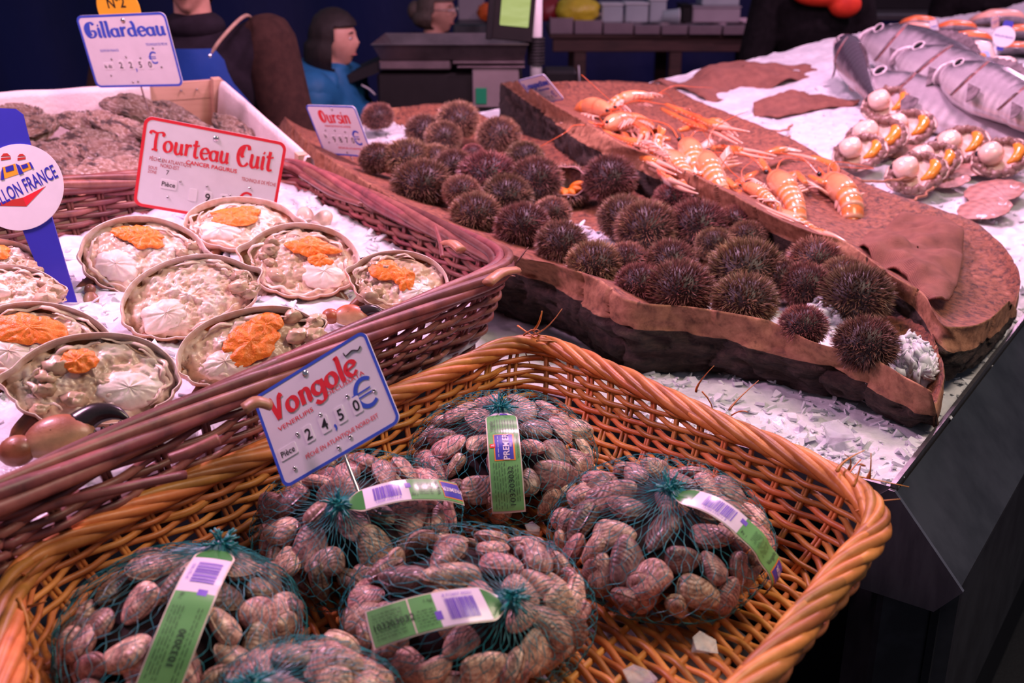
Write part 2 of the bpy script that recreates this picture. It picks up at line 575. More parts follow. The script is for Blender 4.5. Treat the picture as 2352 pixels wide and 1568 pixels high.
def basket(name, label, top, bot, stake_gap, rows, rod, mat_, rim, base_n, cross_n, seed, group=None, pieces=5, sides=None):
    rr = np.random.RandomState(seed)
    org = sum((Vector(b) for b in bot), Vector()) / 4
    root = thing(name, label, 'basket', org)
    O_ = np.array(org)
    top = [Vector(p) for p in top]; bot = [Vector(p) for p in bot]
    SUB = 6
    _, L = round_loop(top, 0.09, 400)
    ns = int(L / stake_gap) // 2 * 2 + 1     # odd number: rows alternate around the loop
    M_ = ns * SUB
    T, _ = round_loop(top, 0.09, M_)
    # same fraction of every side on the bottom loop
    B, _ = round_loop(bot, 0.07, M_)
    cen = T.mean(0)
    tan = nrm(np.roll(T, -1, 0) - np.roll(T, 1, 0))
    nor = np.cross(tan, np.array([0, 0, 1.0])); nor = nrm(nor)
    if (nor * (T - cen)).sum() < 0: nor = -nor
    ph = np.arange(M_) / SUB
    def wall(i, v, off=0.0):
        i = np.asarray(i) % M_
        b = 4 * v * (1 - v) * 0.012
        return B[i] * (1 - v) + T[i] * v + nor[i] * (b + off) - O_
    # stakes
    for k in range(ns):
        v = np.linspace(-0.02, 0.98, 7)
        for dd in (-1, 1):
            P = np.array([wall(k * SUB + 0, vv) for vv in v]) + tan[k * SUB] * dd * rod * 0.75 + rr.randn(3) * 0.001
            vv, ff = tube(P, rod * 0.75, 5, nor[k * SUB])
            if dd == -1: A = (vv, ff)
        part('stake', *join([A, (vv, ff)]), mat_, root)
    # weaving rods
    idx = np.arange(M_)
    for r in range(rows):
        v = (r + 0.5) / rows * 0.97
        amp = rod * 1.25
        wob = 0.0016 * np.sin(ph * 0.37 + r * 1.3) + 0.0016 * np.sin(ph * 0.11 + r)
        cut = np.sort((rr.rand() + np.arange(pieces) / pieces + rr.rand(pieces) * 0.06) % 1.0 * M_).astype(int)
        for q in range(pieces):
            a, b = cut[q], (cut[(q + 1) % pieces] if q < pieces - 1 else cut[0] + M_)
            ii = np.arange(a, b + SUB * 2)
            im = ii % M_
            par = np.cos(math.pi * (ph[im] + r))
            # odd ns: the phase carries over once round
            off = amp * par
            P = wall(im, v, 0) + nor[im] * off[:, None]
            P[:, 2] += wob[im] + (rr.rand() - 0.5) * 0.0015 + np.linspace(-1, 1, len(ii)) * 0.0012
            rad = rod * (0.82 + 0.34 * rr.rand()) * (1 + 0.08 * np.sin(ph[im] * 0.9 + q))
            rad[:3] *= [0.6, 0.75, 0.9]; rad[-3:] *= [0.9, 0.75, 0.6]
            part('weaving_rod', *tube(P, rad, 6, nor[im]), mat_, root)
    # base
    b0, b1, b2, b3 = [np.array(p) - O_ for p in bot]
    def bl(t_, s_): return (b0 * (1 - s_) + b3 * s_) * (1 - t_) + (b1 * (1 - s_) + b2 * s_) * t_
    nn = cross_n * 5
    tt = np.linspace(0.0, 1.0, nn)
    for k in range(base_n):
        s_ = (k + 0.5) / base_n
        tc_ = tt + rr.randn() * 0.004
        P = np.array([bl(s_ + 0.0012 * math.sin(x * 23 + k), x) for x in tt])
        P[:, 2] += rod * 1.1 * np.cos(math.pi * (tt * cross_n + k))
        part('base_rod', *tube(P, rod * (0.85 + 0.3 * rr.rand()), 6, (0, 0, 1)), mat_, root)
    for k in range(cross_n + 1):
        t_ = k / cross_n
        P = np.array([bl(x, t_) for x in np.linspace(0.01, 0.99, 5)])
        part('base_stick', *tube(P, rod * 1.0, 6, (0, 0, 1)), mat_, root)
    # rim strands
    nst, rr_, rs, turns, np_ = rim
    for k in range(nst):
        cut = np.sort(rr.rand(np_) * M_).astype(int)
        for q in range(np_):
            a, b = cut[q], (cut[(q + 1) % np_] if q < np_ - 1 else cut[0] + M_)
            if b - a < 6: continue
            ii = np.arange(a, b + 8); im = ii % M_
            f = (ii / M_)
            an = 2 * math.pi * (turns * f + k / nst)
            jit = 1 + 0.12 * math.sin(q * 2.1 + k)
            P = T[im] - O_ + nor[im] * (rr_ * jit * np.cos(an))[:, None]
            P[:, 2] += rr_ * 0.8 * jit * np.sin(an)
            rad = rs * (0.85 + 0.3 * rr.rand()) * np.ones(len(ii))
            rad[:4] *= [0.45, 0.65, 0.8, 0.92]; rad[-4:] *= [0.92, 0.8, 0.65, 0.45]
            part('rim_strand', *tube(P, rad, 7, nor[im]), mat_, root)
    return root, T, nor, M_
def frayed(root, centre, n, length, spread, mat_, seed, up=(0, 0, 1), rad=0.0016):
    rr = np.random.RandomState(seed)
    Oo = root.matrix_world.translation
    for i in range(n):
        p = Vector(centre) - Oo + Vector(rr.randn(3)) * spread
        d = (Vector(rr.randn(3)) + Vector(up) * 0.8).normalized()
        L = length * (0.4 + 0.8 * rr.rand())
        c = Vector(rr.randn(3)) * 0.35
        P = [tuple(p + d * L * u + c * L * u * u) for u in np.linspace(0, 1, 6)]
        part('frayed_end', *tube(P, rad * np.linspace(1.1, 0.4, 6), 4, (0.3, 0.2, 1), flat=0.6), mat_, root)

bA, bB, bC = at(20, 1290, 0.955), at(1222, 768, 0.95), at(2062, 1160, 0.95)
bD = at(1800, 1535, 0.95); bD = Vector((-0.185, 0.20, 0.95))
bA2 = at(20, 1568, 0.955)
top1 = [bA, bB, bC, bD]
cen = (bA + bB + bC + bD) / 4
bot1 = []
for p in top1:
    q = cen + (p - cen) * 0.86; q.z = 0.855; bot1.append(q)
bk1, T1, N1, M1 = basket('wicker_basket', 'orange brown wicker basket holding the netted bags of clams', top1, bot1, 0.044, 13, 0.0037, M_w1, (6, 0.0095, 0.0060, 12, 5), 74, 15, 5)
CI = (bA + bB + bC) / 3
frayed(bk1, bB + (CI - bB).normalized() * 0.045 + Vector((0.0, 0, 0.010)), 11, 0.045, 0.014, M_w1, 3, (1, 0.3, 0.2), 0.0022)
frayed(bk1, bC + (CI - bC).normalized() * 0.045 + Vector((0, 0, 0.008)), 8, 0.035, 0.012, M_w1, 4, (0.8, 0.2, 0.3), 0.0022)
frayed(bk1, at(1600, 890, 0.965), 2, 0.05, 0.004, M_w1, 8, (1, 0.2, 0.3))
frayed(bk1, at(1680, 945, 0.965), 2, 0.05, 0.004, M_w1, 9, (0.3, 0.2, 1))
frayed(bk1, at(1960, 1088, 0.955), 3, 0.04, 0.004, M_w1, 12, (1, 0.2, 0.6))
frayed(bk1, bA + Vector((0.03, -0.06, 0.0)), 8, 0.06, 0.012, M_w1, 13, (0.4, -1, 0.2), 0.0024)

mTR, mBR = at(665, 375, 1.03), at(1192, 606, 1.03)
mN, mF = at(0, 1140, 1.035), at(0, 442, 1.10)
mBL = mBR + (mN - mBR) * 1.14
mTL = mTR + (mF - mTR) * 1.35
top2 = [mBL, mTL, mTR, mBR]
cen2 = (mBL + mTL + mTR + mBR) / 4
bot2 = []
for p in top2:
    q = cen2 + (p - cen2) * 0.86; q.z = 0.885; bot2.append(q)
bk2, T2, N2, M2 = basket('wicker_basket', 'dark red wicker basket of ice holding the halved crabs', top2, bot2, 0.066, 17, 0.0050, M_w2, (6, 0.013, 0.0078, 3.5, 6), 30, 8, 15)
frayed(bk2, mBR + Vector((-0.03, -0.02, 0.0)), 5, 0.035, 0.012, M_w2, 21, (0.6, -0.2, 0.2), 0.003)
def loose_rod(pts, r):
    Oo = bk2.matrix_world.translation
    P = smoothpath([tuple(at(u, v, z) - Oo) for u, v, z in pts], 24)
    part('loose_rod', *tube(P, r, 7), M_w2, bk2)
loose_rod([(390, 1054, 1.035), (440, 1036, 1.04), (502, 1008, 1.045)], 0.0055)
loose_rod([(-20, 1215, 1.0), (120, 1160, 1.01), (260, 1125, 1.012), (425, 1090, 1.0)], 0.0048)
loose_rod([(690, 402, 1.05), (760, 445, 1.05), (830, 470, 1.05)], 0.0045)
loose_rod([(1000, 520, 1.05), (1012, 560, 1.045), (1016, 590, 1.04)], 0.0035)
# pale split rods on the rim
for (u0, v0, u1, v1) in ((560, 940, 620, 930), (1120, 650, 1185, 620), (150, 445, 200, 450), (1020, 560, 1060, 575)):
    a, b = at(u0, v0, 1.045), at(u1, v1, 1.045)
    Oo = bk2.matrix_world.translation
    P = smoothpath([tuple(a - Oo), tuple((a + b) / 2 - Oo + Vector((0, 0, 0.006))), tuple(b - Oo)], 8)
    part('split_rod', *tube(P, 0.010, 8, (0, 0, 1), flat=0.55), M_w2b, bk2)
# ice in the crab basket
def fill_ice(name, label, loop, zf, seed, nr=26, chip_n=0, cmin=0.01, cmax=0.03):
    c = loop.mean(0)
    rings = []
    for q in np.linspace(1, 0.02, nr):
        A = c + (loop - c) * q
        rings.append(np.column_stack([A[:, :2], zf(A[:, 0], A[:, 1])]))
    V = np.vstack(rings)
    V[:, 2] += 0.008 * fbm(np.column_stack([V[:, :2] * 22, np.zeros(len(V))]), 3, seed) + 0.004 * fbm(np.column_stack([V[:, :2] * 70, np.zeros(len(V))]), 2, seed + 1)
    n = len(loop)
    F = grid_faces(nr, n, closed_v=True)
    low = rings[0].copy(); low[:, 2] -= 0.05
    F2 = grid_faces(2, n, closed_v=True)
    V = np.vstack([V, low])
    f = np.stack([np.arange(n), (np.arange(n) + 1) % n, len(V) - n + (np.arange(n) + 1) % n, len(V) - n + np.arange(n)], -1)
    F = np.vstack([F, f])
    P = [(V, F)]
    mi = np.zeros(len(F), int)
    if chip_n:
        def smp(rr):
            a = rr.randint(n); q = math.sqrt(rr.rand()) * 0.97
            p = c + (loop[a] - c) * q
            return (p[0], p[1], float(zf(np.array([p[0]]), np.array([p[1]]))[0]) + 0.004), (0, 0, 1)
        cv, cf = chips(chip_n, smp, cmin, cmax, seed)
        P.append((cv, cf))
        V, F = join(P)
        mi = np.concatenate([mi, np.ones(len(cf), int)])
    me = mesh(name, V, F, [M_ice, M_flake], fm=mi, smooth=True)
    o = link(name, me)
    return tag(o, label, 'ice', kind='stuff')
loop2 = (lambda a: a)(np.array(T2))
cc = loop2.mean(0)
loopi = cc + (loop2 - cc) * 0.93
def z_crab(x, y):
    d = (x - mBR.x) * -0.54 + (y - mBR.y) * -0.0
    return 0.968 + 0.03 * sstep(0.2, 0.8, -(x - mBR.x)) + 0.02 * sstep(1.6, 2.2, y) - 0.012 * sstep(1.3, 0.8, y)
fill_ice('crab_basket_ice', 'white crushed ice heaped under the halved crabs', loopi, z_crab, 31, chip_n=700, cmin=0.005, cmax=0.022)

# ---------------------------------------------------------------- cork bark troughs
def cork_mats():
    m, t, b = newmat('cut_cork')
    co = coords(t)
    n = ntex(t, co, 60, 6, 0.7)
    c = ramp(t, n, [(0.30, (0.15, 0.06, 0.035)), (0.5, (0.36, 0.155, 0.085)), (0.72, (0.50, 0.24, 0.14))])
    v = N(t, 'ShaderNodeTexVoronoi', feature='F1'); v.inputs['Scale'].default_value = 55
    mp = coords(t, (1, 1, 0.35)); t.links.new(mp, v.inputs['Vector'])
    pit = ramp(t, v.outputs['Distance'], [(0.10, (0.12, 0.10, 0.10)), (0.22, (1, 1, 1))])
    sel = ramp(t, ntex(t, co, 14, 2), [(0.50, (0, 0, 0)), (0.58, (1, 1, 1))])
    c = mixc(t, sel, c, mixc(t, 1.0, c, pit, 'MULTIPLY'))
    t.links.new(c, b.inputs['Base Color'])
    b.inputs['Roughness'].default_value = 0.75
    bump(t, b, n, 0.6, 0.003)
    a = m
    m, t, b = newmat('cork_inside')
    co = coords(t, (1, 1, 2.0))
    n = ntex(t, co, 75, 6, 0.75, 0.6)
    c = ramp(t, n, [(0.38, (0.06, 0.022, 0.018)), (0.52, (0.30, 0.10, 0.055)), (0.75, (0.44, 0.17, 0.09))])
    t.links.new(c, b.inputs['Base Color'])
    b.inputs['Roughness'].default_value = 0.6
    bump(t, b, n, 0.9, 0.006)
    i = m
    m, t, b = newmat('rough_bark')
    co = coords(t, (1, 1, 2.2))
    n = ntex(t, co, 38, 7, 0.75, 0.8)
    c = ramp(t, n, [(0.35, (0.018, 0.012, 0.011)), (0.55, (0.075, 0.042, 0.034)), (0.8, (0.17, 0.10, 0.08))])
    t.links.new(c, b.inputs['Base Color'])
    b.inputs['Roughness'].default_value = 0.85
    bump(t, b, n, 1.0, 0.014)
    return a, i, m
M_cork = list(cork_mats())
def resample(P, n):
    P = np.asarray(P, float)
    L = np.concatenate([[0], np.cumsum(np.linalg.norm(np.diff(P, axis=0), axis=1))])
    s = np.linspace(0, L[-1], n)
    return np.stack([np.interp(s, L, P[:, k]) for k in range(3)], -1)
def poly(pts, z0, z1, n=320):
    k = len(pts)
    P = [tuple(at(u, v, z0 + (z1 - z0) * i / (k - 1))) for i, (u, v) in enumerate(pts)]
    return resample(smoothpath(P, 800), n)
def trough(name, label, LI, LO, RI, cut_w, zb, inset, dip, seed):
    n = len(LI)
    ax = nrm(np.gradient((LI + RI) / 2, axis=0))
    side = nrm(RI - LI)
    RO = RI + side * cut_w[0] + np.array([0, 0, -cut_w[1]])
    secs = []
    kinds = []
    LB = LO + side * inset; LB[:, 2] = zb
    RB = RO - side * inset; RB[:, 2] = zb
    def lerp(a, b, k): return [a * (1 - t) + b * t for t in np.linspace(0, 1, k, endpoint=False)]
    ring = []
    for p in lerp(LI, LO, 10): ring.append((p, 0))
    for q, p in zip(np.linspace(0, 1, 18, endpoint=False), lerp(LO, LB, 18)):
        ring.append((p - side * 0.012 * math.sin(q * math.pi), 2))
    for p in lerp(LB, RB, 4): ring.append((p, 2))
    for q, p in zip(np.linspace(0, 1, 9, endpoint=False), lerp(RB, RO, 9)):
        ring.append((p + side * 0.012 * math.sin(q * math.pi), 2))
    for p in lerp(RO, RI, 8): ring.append((p, 0))
    W = np.linalg.norm(RI - LI, axis=1)[:, None]
    for t in np.linspace(0, 1, 30, endpoint=False):
        p = RI * (1 - t) + LI * t
        p = p + np.array([0, 0, -1.0]) * np.minimum(dip, 0.42 * W) * (1 - abs(2 * t - 1) ** 2.2)
        ring.append((p, 1))
    V = np.stack([r[0] for r in ring], 1)      # n x k x 3
    k = V.shape[1]
    kd = np.array([r[1] for r in ring])
    Vf = V.reshape(-1, 3)
    kk = np.tile(kd, n)
    # outward direction of each vertex, for the relief
    c = np.repeat((V[:, :].mean(1) + np.array([0, 0, 0.0]))[:, None], k, 1).reshape(-1, 3)
    out = nrm(Vf - c)
    rel = np.where(kk == 2, 1.2 * (0.55 - np.abs(fbm(Vf * np.array([17, 17, 42]), 4, seed))) * 1.5, fbm(Vf * np.array([30, 30, 60]), 4, seed))
    crack = np.abs(vnoise(Vf * np.array([15, 15, 6]), seed + 9))
    amp = np.choose(kk, [0.0042, 0.0036, 0.0095])
    Vf = Vf + out * (rel * amp)[:, None]
    Vf = Vf - out * (np.choose(kk, [0.011, 0.004, 0.012]) * np.exp(-(crack / 0.085) ** 2))[:, None]
    Vf[:, 2] = np.maximum(Vf[:, 2], zb - 0.002)
    org = Vf.mean(0); org[2] = zb
    F = grid_faces(n, k, closed_v=True)
    fm = np.tile(kd, n - 1)
    F = F.tolist(); fm = fm.tolist()
    # end caps as fans
    for row, flip in ((0, 1), (n - 1, 0)):
        ids = [row * k + j for j in range(k)]
        F.append(tuple(ids[::-1] if flip else ids)); fm.append(0)
    me = mesh(name, Vf - org, F, M_cork, fm=fm, smooth=True)
    o = link(name, me)
    o.location = org
    fixn(o)
    return tag(o, label, 'cork trough')

uLI = poly([(655, 268), (700, 318), (760, 365), (900, 452), (1050, 530), (1180, 586), (1280, 608), (1378, 643), (1448, 690), (1593, 705), (1738, 729), (1788, 745), (1867, 784), (2003, 823), (2074, 862), (2140, 897)], 1.03, 0.925)
uLO = poly([(640, 290), (672, 340), (735, 400), (880, 490), (1040, 575), (1180, 625), (1280, 658), (1417, 745), (1554, 760), (1671, 784), (1828, 823), (1945, 862), (2050, 915), (2110, 945), (2150, 960)], 0.985, 0.875)
uRI = poly([(868, 252), (940, 243), (1014, 238), (1091, 257), (1189, 306), (1290, 333), (1333, 373), (1480, 430), (1644, 486), (1749, 518), (1808, 553), (1906, 580), (2023, 643), (2113, 717), (2158, 800), (2170, 860)], 1.02, 0.925)
tr1 = trough('cork_trough', 'long half round cork bark trough heaped with sea urchins', uLI, uLO, uRI, (0.012, 0.03), 0.848, 0.035, 0.055, 1)
lLI = poly([(1196, 186), (1276, 242), (1337, 276), (1437, 334), (1517, 364), (1674, 441), (1770, 494), (1865, 533), (1945, 556), (2039, 625), (2121, 674), (2152, 735), (2190, 752), (2262, 738), (2318, 690)], 1.10, 0.925)
lLO = poly([(1150, 190), (1222, 240), (1330, 322), (1444, 380), (1578, 440), (1751, 525), (1906, 588), (2040, 665), (2110, 720), (2150, 785), (2200, 806), (2275, 775), (2335, 710)], 1.065, 0.88)
lRI = poly([(1262, 187), (1320, 186), (1400, 185), (1525, 195), (1600, 230), (1800, 310), (1900, 367), (2000, 425), (2130, 470), (2230, 505), (2300, 560), (2338, 615), (2345, 645)], 1.09, 0.925)
tr2 = trough('cork_trough', 'wide shallow cork bark trough with langoustines and burlap, behind the urchins', lLI, lLO, lRI, (0.010, 0.03), 0.862, 0.02, 0.045, 5)

# ice inside the urchin trough
lp = np.vstack([uLI[10:-14:7], uRI[10:-14:7][::-1]])
lp_c = lp.mean(0)
mid = (uLI + uRI) / 2
lp = np.vstack([(uLI * 0.86 + uRI * 0.14)[10:-12:7], (uLI * 0.30 + uRI * 0.70)[10:-12:7][::-1]])
def z_ur(x, y):
    return np.interp(y, [1.4, 1.6, 2.0, 3.2], [0.905, 0.915, 0.935, 0.985])
def strip_ice(name, label, A, B, zf, seed, nr=14, chip_n=0, cmin=0.006, cmax=0.02, rough=0.006):
    n = len(A)
    T = np.linspace(0, 1, nr)[:, None, None]
    V = (A[None] * (1 - T) + B[None] * T)
    V[..., 2] = zf(V[..., 0].ravel(), V[..., 1].ravel()).reshape(nr, n)
    V[..., 2] -= 0.02 * (np.abs(2 * T[..., 0] - 1) ** 6)
    Vf = V.reshape(-1, 3)
    Vf[:, 2] += rough * fbm(np.column_stack([Vf[:, :2] * 24, np.zeros(len(Vf))]), 3, seed)
    low = Vf.copy(); low[:, 2] -= 0.012
    F = grid_faces(nr, n)[:, ::-1]
    F = np.vstack([F, F[:, ::-1] + len(Vf)])
    P = [(np.vstack([Vf, low]), F)]; mi = np.zeros(len(F), int)
    if chip_n:
        def smp(rr):
            a = rr.randint(n); q = rr.rand()
            p = A[a] * (1 - q) + B[a] * q
            return (p[0], p[1], float(zf(np.array([p[0]]), np.array([p[1]]))[0]) + 0.003 - 0.02 * abs(2 * q - 1) ** 6), (0, 0, 1)
        cv, cf = chips(chip_n, smp, cmin, cmax, seed)
        P.append((cv, cf)); mi = np.concatenate([mi, np.ones(len(cf), int)])
    V, F = join(P) if len(P) > 1 else P[0]
    return tag(link(name, mesh(name, V, F, [M_ice, M_flake], fm=mi)), label, 'ice', kind='stuff')
strip_ice('urchin_ice', 'white crushed ice lying inside the sea urchin trough', (uLI * 0.86 + uRI * 0.14)[8:-12], (uLI * 0.34 + uRI * 0.66)[8:-12], z_ur, 41, 14, 420)
# clump of wet ice at the tip of the trough
def ice_heap(name, label, c, rx, ry, h, seed, n=300):
    V, F = ball(40, 20)
    V = V * np.array([rx, ry, h])
    V = V * (0.86 + 0.25 * fbm(V * 45, 3, seed)[:, None])
    def smp(rr):
        d = nrm(rr.randn(3)); d[2] = abs(d[2])
        return tuple(d * np.array([rx, ry, h]) * 0.98), tuple(d)
    cv, cf = chips(n, smp, 0.005, 0.018, seed)
    V2, F2 = join([(V, F), (cv, cf)])
    o = link(name, mesh(name, V2, F2, [M_ice, M_flake], fm=np.concatenate([np.zeros(len(F), int), np.ones(len(cf), int)])), None, Vector(c))
    return tag(o, label, 'ice', kind='stuff')
ice_heap('ice_heap', 'small heap of wet ice at the pointed tip of the urchin trough', at(2098, 835, 0.91), 0.026, 0.055, 0.035, 51)
ice_heap('ice_heap', 'patch of ice between the urchins near the trough tip', at(1900, 725, 0.925), 0.035, 0.04, 0.025, 52, 60)

# ---------------------------------------------------------------- sea urchins
def urchin_meshes(k):
    rr = np.random.RandomState(100 + k)
    V, F = ball(20, 12)
    V = V * np.array([0.82, 0.82, 0.68]) * (1 + 0.03 * fbm(V * 6, 2, k)[:, None])
    body = mesh('urchin_test', V, F, M_ut)
    n = 2300
    i = np.arange(n) + 0.5
    th = np.arccos(1 - 1.9 * i / n); ph = i * 2.399963 + rr.rand(n) * 0.3
    d = np.stack([np.sin(th) * np.cos(ph), np.sin(th) * np.sin(ph), np.cos(th)], -1)
    base = d * np.array([0.80, 0.80, 0.66])
    # spines lean together in tufts
    lean = np.stack([fbm(d * 3.2 + 5, 2, k), fbm(d * 3.2 + 9, 2, k + 20), fbm(d * 3.2 + 13, 2, k + 40)], -1)
    dirv = nrm(d + lean * 0.42 + rr.randn(n, 3) * 0.16)
    L = 0.13 + 0.15 * rr.rand(n)
    tip = base + dirv * L[:, None]
    a = nrm(np.cross(dirv, rr.randn(n, 3))); b = np.cross(dirv, a)
    r = 0.018
    V = np.stack([base + a * r, base - a * r * 0.5 + b * r * 0.87, base - a * r * 0.5 - b * r * 0.87, tip], 1).reshape(-1, 3)
    f = np.arange(n)[:, None] * 4
    F = np.vstack([f + np.array([[0, 1, 3]]), f + np.array([[1, 2, 3]]), f + np.array([[2, 0, 3]])])
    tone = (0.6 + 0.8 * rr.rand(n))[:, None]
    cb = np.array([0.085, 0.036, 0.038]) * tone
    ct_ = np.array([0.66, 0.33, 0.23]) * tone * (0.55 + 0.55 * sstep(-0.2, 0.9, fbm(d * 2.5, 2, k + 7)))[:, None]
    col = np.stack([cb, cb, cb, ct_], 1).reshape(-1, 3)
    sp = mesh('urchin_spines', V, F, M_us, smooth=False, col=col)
    return body, sp
M_ut = pm('urchin_test', (0.05, 0.022, 0.024), (0.02, 0.010, 0.012), 30, 0.5)
M_us = colmat('urchin_spine', 0.38, rnd=(0.7, 1.45), hue=0.07)
UM = [urchin_meshes(k) for k in range(5)]
def add_urchin(u, v, r, z=None, k=0, lbl=None, grp=None, mesh_only=False):
    yy = at(u, v, 0.955).y
    zc = (z if z is not None else float(np.interp(yy, [1.4, 1.7, 2.2, 3.0], [0.945, 0.958, 0.985, 1.03])))
    p = at(u, v, zc)
    s = r / ppm(p) * 1.06
    q = R.random() * 6.28
    M = Matrix.Translation(p) @ Matrix.Rotation(q, 4, 'Z') @ Matrix.Rotation(R.uniform(-0.25, 0.25), 4, 'X') @ Matrix.Diagonal((s, s, s, 1))
    o = link('sea_urchin', UM[k % 5][0], None, M)
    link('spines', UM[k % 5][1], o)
    return tag(o, lbl, 'sea urchin', grp)
U_back = [(868, 268, 38), (975, 302, 46), (1052, 277, 52), (1018, 315, 44), (1145, 312, 52), (868, 365, 46), (937, 367, 58), (968, 425, 72), (1040, 385, 50), (1086, 352, 26),
          (1120, 408, 72), (1205, 362, 45), (1228, 415, 66), (1165, 450, 60), (1092, 492, 60), (1270, 488, 44), (1290, 560, 62), (1200, 520, 66), (1060, 440, 45), (1000, 365, 40)]
lab_b = {0: 'dark sea urchin with bits of ice on top, beside the urchin price sign', 2: 'dark sea urchin topmost at the far end of the urchin heap', 5: 'brown sea urchin on bare ice under the urchin price sign',
         7: 'large brown sea urchin nearest the dark red basket rim', 17: 'tan spined sea urchin alone above the near cork rim by the basket corner', 16: 'very dark sea urchin below the tan one by the basket corner', 9: 'small pale purple sea urchin deep in the far heap'}
lab_b.update({1: 'brown sea urchin with a flake of ice on it, left of the topmost one', 3: 'glossy purple sea urchin directly in front of the topmost one', 4: 'broad dark sea urchin right of the topmost one beside the far rim', 6: 'olive brown sea urchin right of the one under the price sign', 8: 'greenish sea urchin behind the large brown one in the far heap', 10: 'large sea urchin in the centre of the far heap below the pale purple one', 11: 'sea urchin against the far inner rim above the opened urchin', 12: 'wide sea urchin touching the opened urchin on its left side', 13: 'sea urchin in the middle between the tan one and the far heap centre', 14: 'blackish sea urchin left of and above the tan one near the basket corner', 15: 'small sea urchin wedged below the opened urchin beside the white ice gap', 18: 'low sea urchin between the large brown one and the heap centre', 19: 'small sea urchin squeezed behind the large brown one'})
for i, (u, v, r) in enumerate(U_back):
    add_urchin(u, v, r, k=i, lbl=lab_b.get(i, 'dark purple brown sea urchin in the heap at the far end of the cork trough'), grp='sea urchins heaped in the far half of the trough')
U_front = [(1400, 410, 64), (1432, 500, 62), (1487, 525, 76), (1545, 458, 46), (1602, 522, 76), (1690, 515, 54), (1718, 545, 46), (1365, 608, 66), (1440, 600, 52), (1540, 602, 62), (1470, 652, 58), (1560, 665, 82),
           (1715, 625, 92), (1870, 600, 66), (1710, 692, 78), (1850, 655, 62), (1965, 680, 86), (1940, 640, 60), (1845, 748, 58), (1988, 790, 76), (1640, 560, 45), (1790, 640, 55)]
lab_f = {0: 'purple grey sea urchin beside the opened urchin', 3: 'greenish brown sea urchin against the second cork trough', 11: 'pale tan spined sea urchin at the middle of the near cork rim', 14: 'round tan sea urchin right beside the pale one at the near cork rim',
         12: 'biggest olive brown sea urchin in the middle of the front heap', 13: 'purple tipped sea urchin touching the far cork rim', 19: 'dark reddish sea urchin nearest the ice at the trough tip', 18: 'dark purple sea urchin in front of the pink ice patch', 16: 'large dark sea urchin behind the ice heap at the tip'}
lab_f.update({1: 'dark sea urchin at the right edge of the white ice gap', 2: 'big dark green sea urchin right of the white ice gap', 4: 'rusty brown sea urchin beside the big dark green one', 5: 'grey brown sea urchin right of the rusty one below the far rim', 6: 'small grey sea urchin farthest right of the back row in the near heap', 7: 'sea urchin at the near rim just below the white ice gap', 8: 'flattened sea urchin right of the one below the white ice gap', 9: 'low dark sea urchin in the middle, under the big dark green one', 10: 'small brown sea urchin left of the pale tan one at the near rim', 15: 'reddish sea urchin between the biggest one and the pink ice patch', 17: 'dark sea urchin behind the one at the ice heap, near the far rim', 20: 'small sea urchin tucked behind the biggest olive brown one', 21: 'sea urchin just right of the biggest olive brown one'})
for i, (u, v, r) in enumerate(U_front):
    add_urchin(u, v, r, k=i + 2, lbl=lab_f.get(i, 'spiny brown sea urchin in the heap at the near end of the cork trough'), grp='sea urchins heaped in the near half of the trough')
# opened urchin with orange roe
p = at(1302, 425, 0.985)
s = 58 / ppm(p)
M = frame(Vector((1, 0, 0)), Vector((0, 0.83, 0.55)), Vector((0, -0.55, 0.83)), p, s)
o = thing('sea_urchin', 'opened sea urchin showing orange roe inside its dark shell', 'sea urchin', M)
V, F = ball(28, 16)
keep = V[:, 2] < 0.35
V = V * np.array([0.86, 0.86, 0.7])
F = np.array([f for f in F if keep[f].all()])
part('shell', V, F, M_ut, o)
V2 = V * 0.92
M_ui = pm('urchin_inside', (0.16, 0.09, 0.07), (0.06, 0.03, 0.03), 8, 0.3)
part('shell_lining', V2, F[:, ::-1].copy(), M_ui, o)
a = np.linspace(0, 2 * math.pi, 40)
part('cut_edge', *tube(np.stack([0.80 * np.cos(a), 0.80 * np.sin(a), 0.23 + 0.05 * np.sin(a * 7)], -1), 0.035, 6), pm('urchin_edge', (0.45, 0.24, 0.22), rough=0.5), o)
M_roe = pm('orange_roe', (0.95, 0.30, 0.02), (0.80, 0.18, 0.01), 40, 0.3, 0.4, 90, 0.002)
for k in range(5):
    an = -2.4 + k * 0.62
    P = [(0.68 * math.cos(an) * q, 0.68 * math.sin(an) * q, -0.15 + 0.28 * q ** 2) for q in np.linspace(0.15, 1.0, 8)]
    V, F = tube(P, np.array([0.05, 0.11, 0.15, 0.17, 0.17, 0.15, 0.11, 0.04]), 8)
    part('roe', V, F, M_roe, o)
ms = UM[1][1]
sv = np.empty(len(ms.vertices) * 3, np.float32); ms.vertices.foreach_get('co', sv); sv = sv.reshape(-1, 4, 3)
sc_ = np.empty(len(ms.vertices) * 4, np.float32); ms.color_attributes['Col'].data.foreach_get('color', sc_); sc_ = sc_.reshape(-1, 4, 4)
kp = (sv[:, 0, 2] < 0.2)
sv, sc_ = sv[kp] * np.array([1.12, 1.12, 1.1], np.float32), sc_[kp]
n = len(sv); f = np.arange(n)[:, None] * 4
F = np.vstack([f + np.array([[0, 1, 3]]), f + np.array([[1, 2, 3]]), f + np.array([[2, 0, 3]])])
part('spines', sv.reshape(-1, 3), F, M_us, o, smooth=False, col=sc_.reshape(-1, 4)[:, :3])

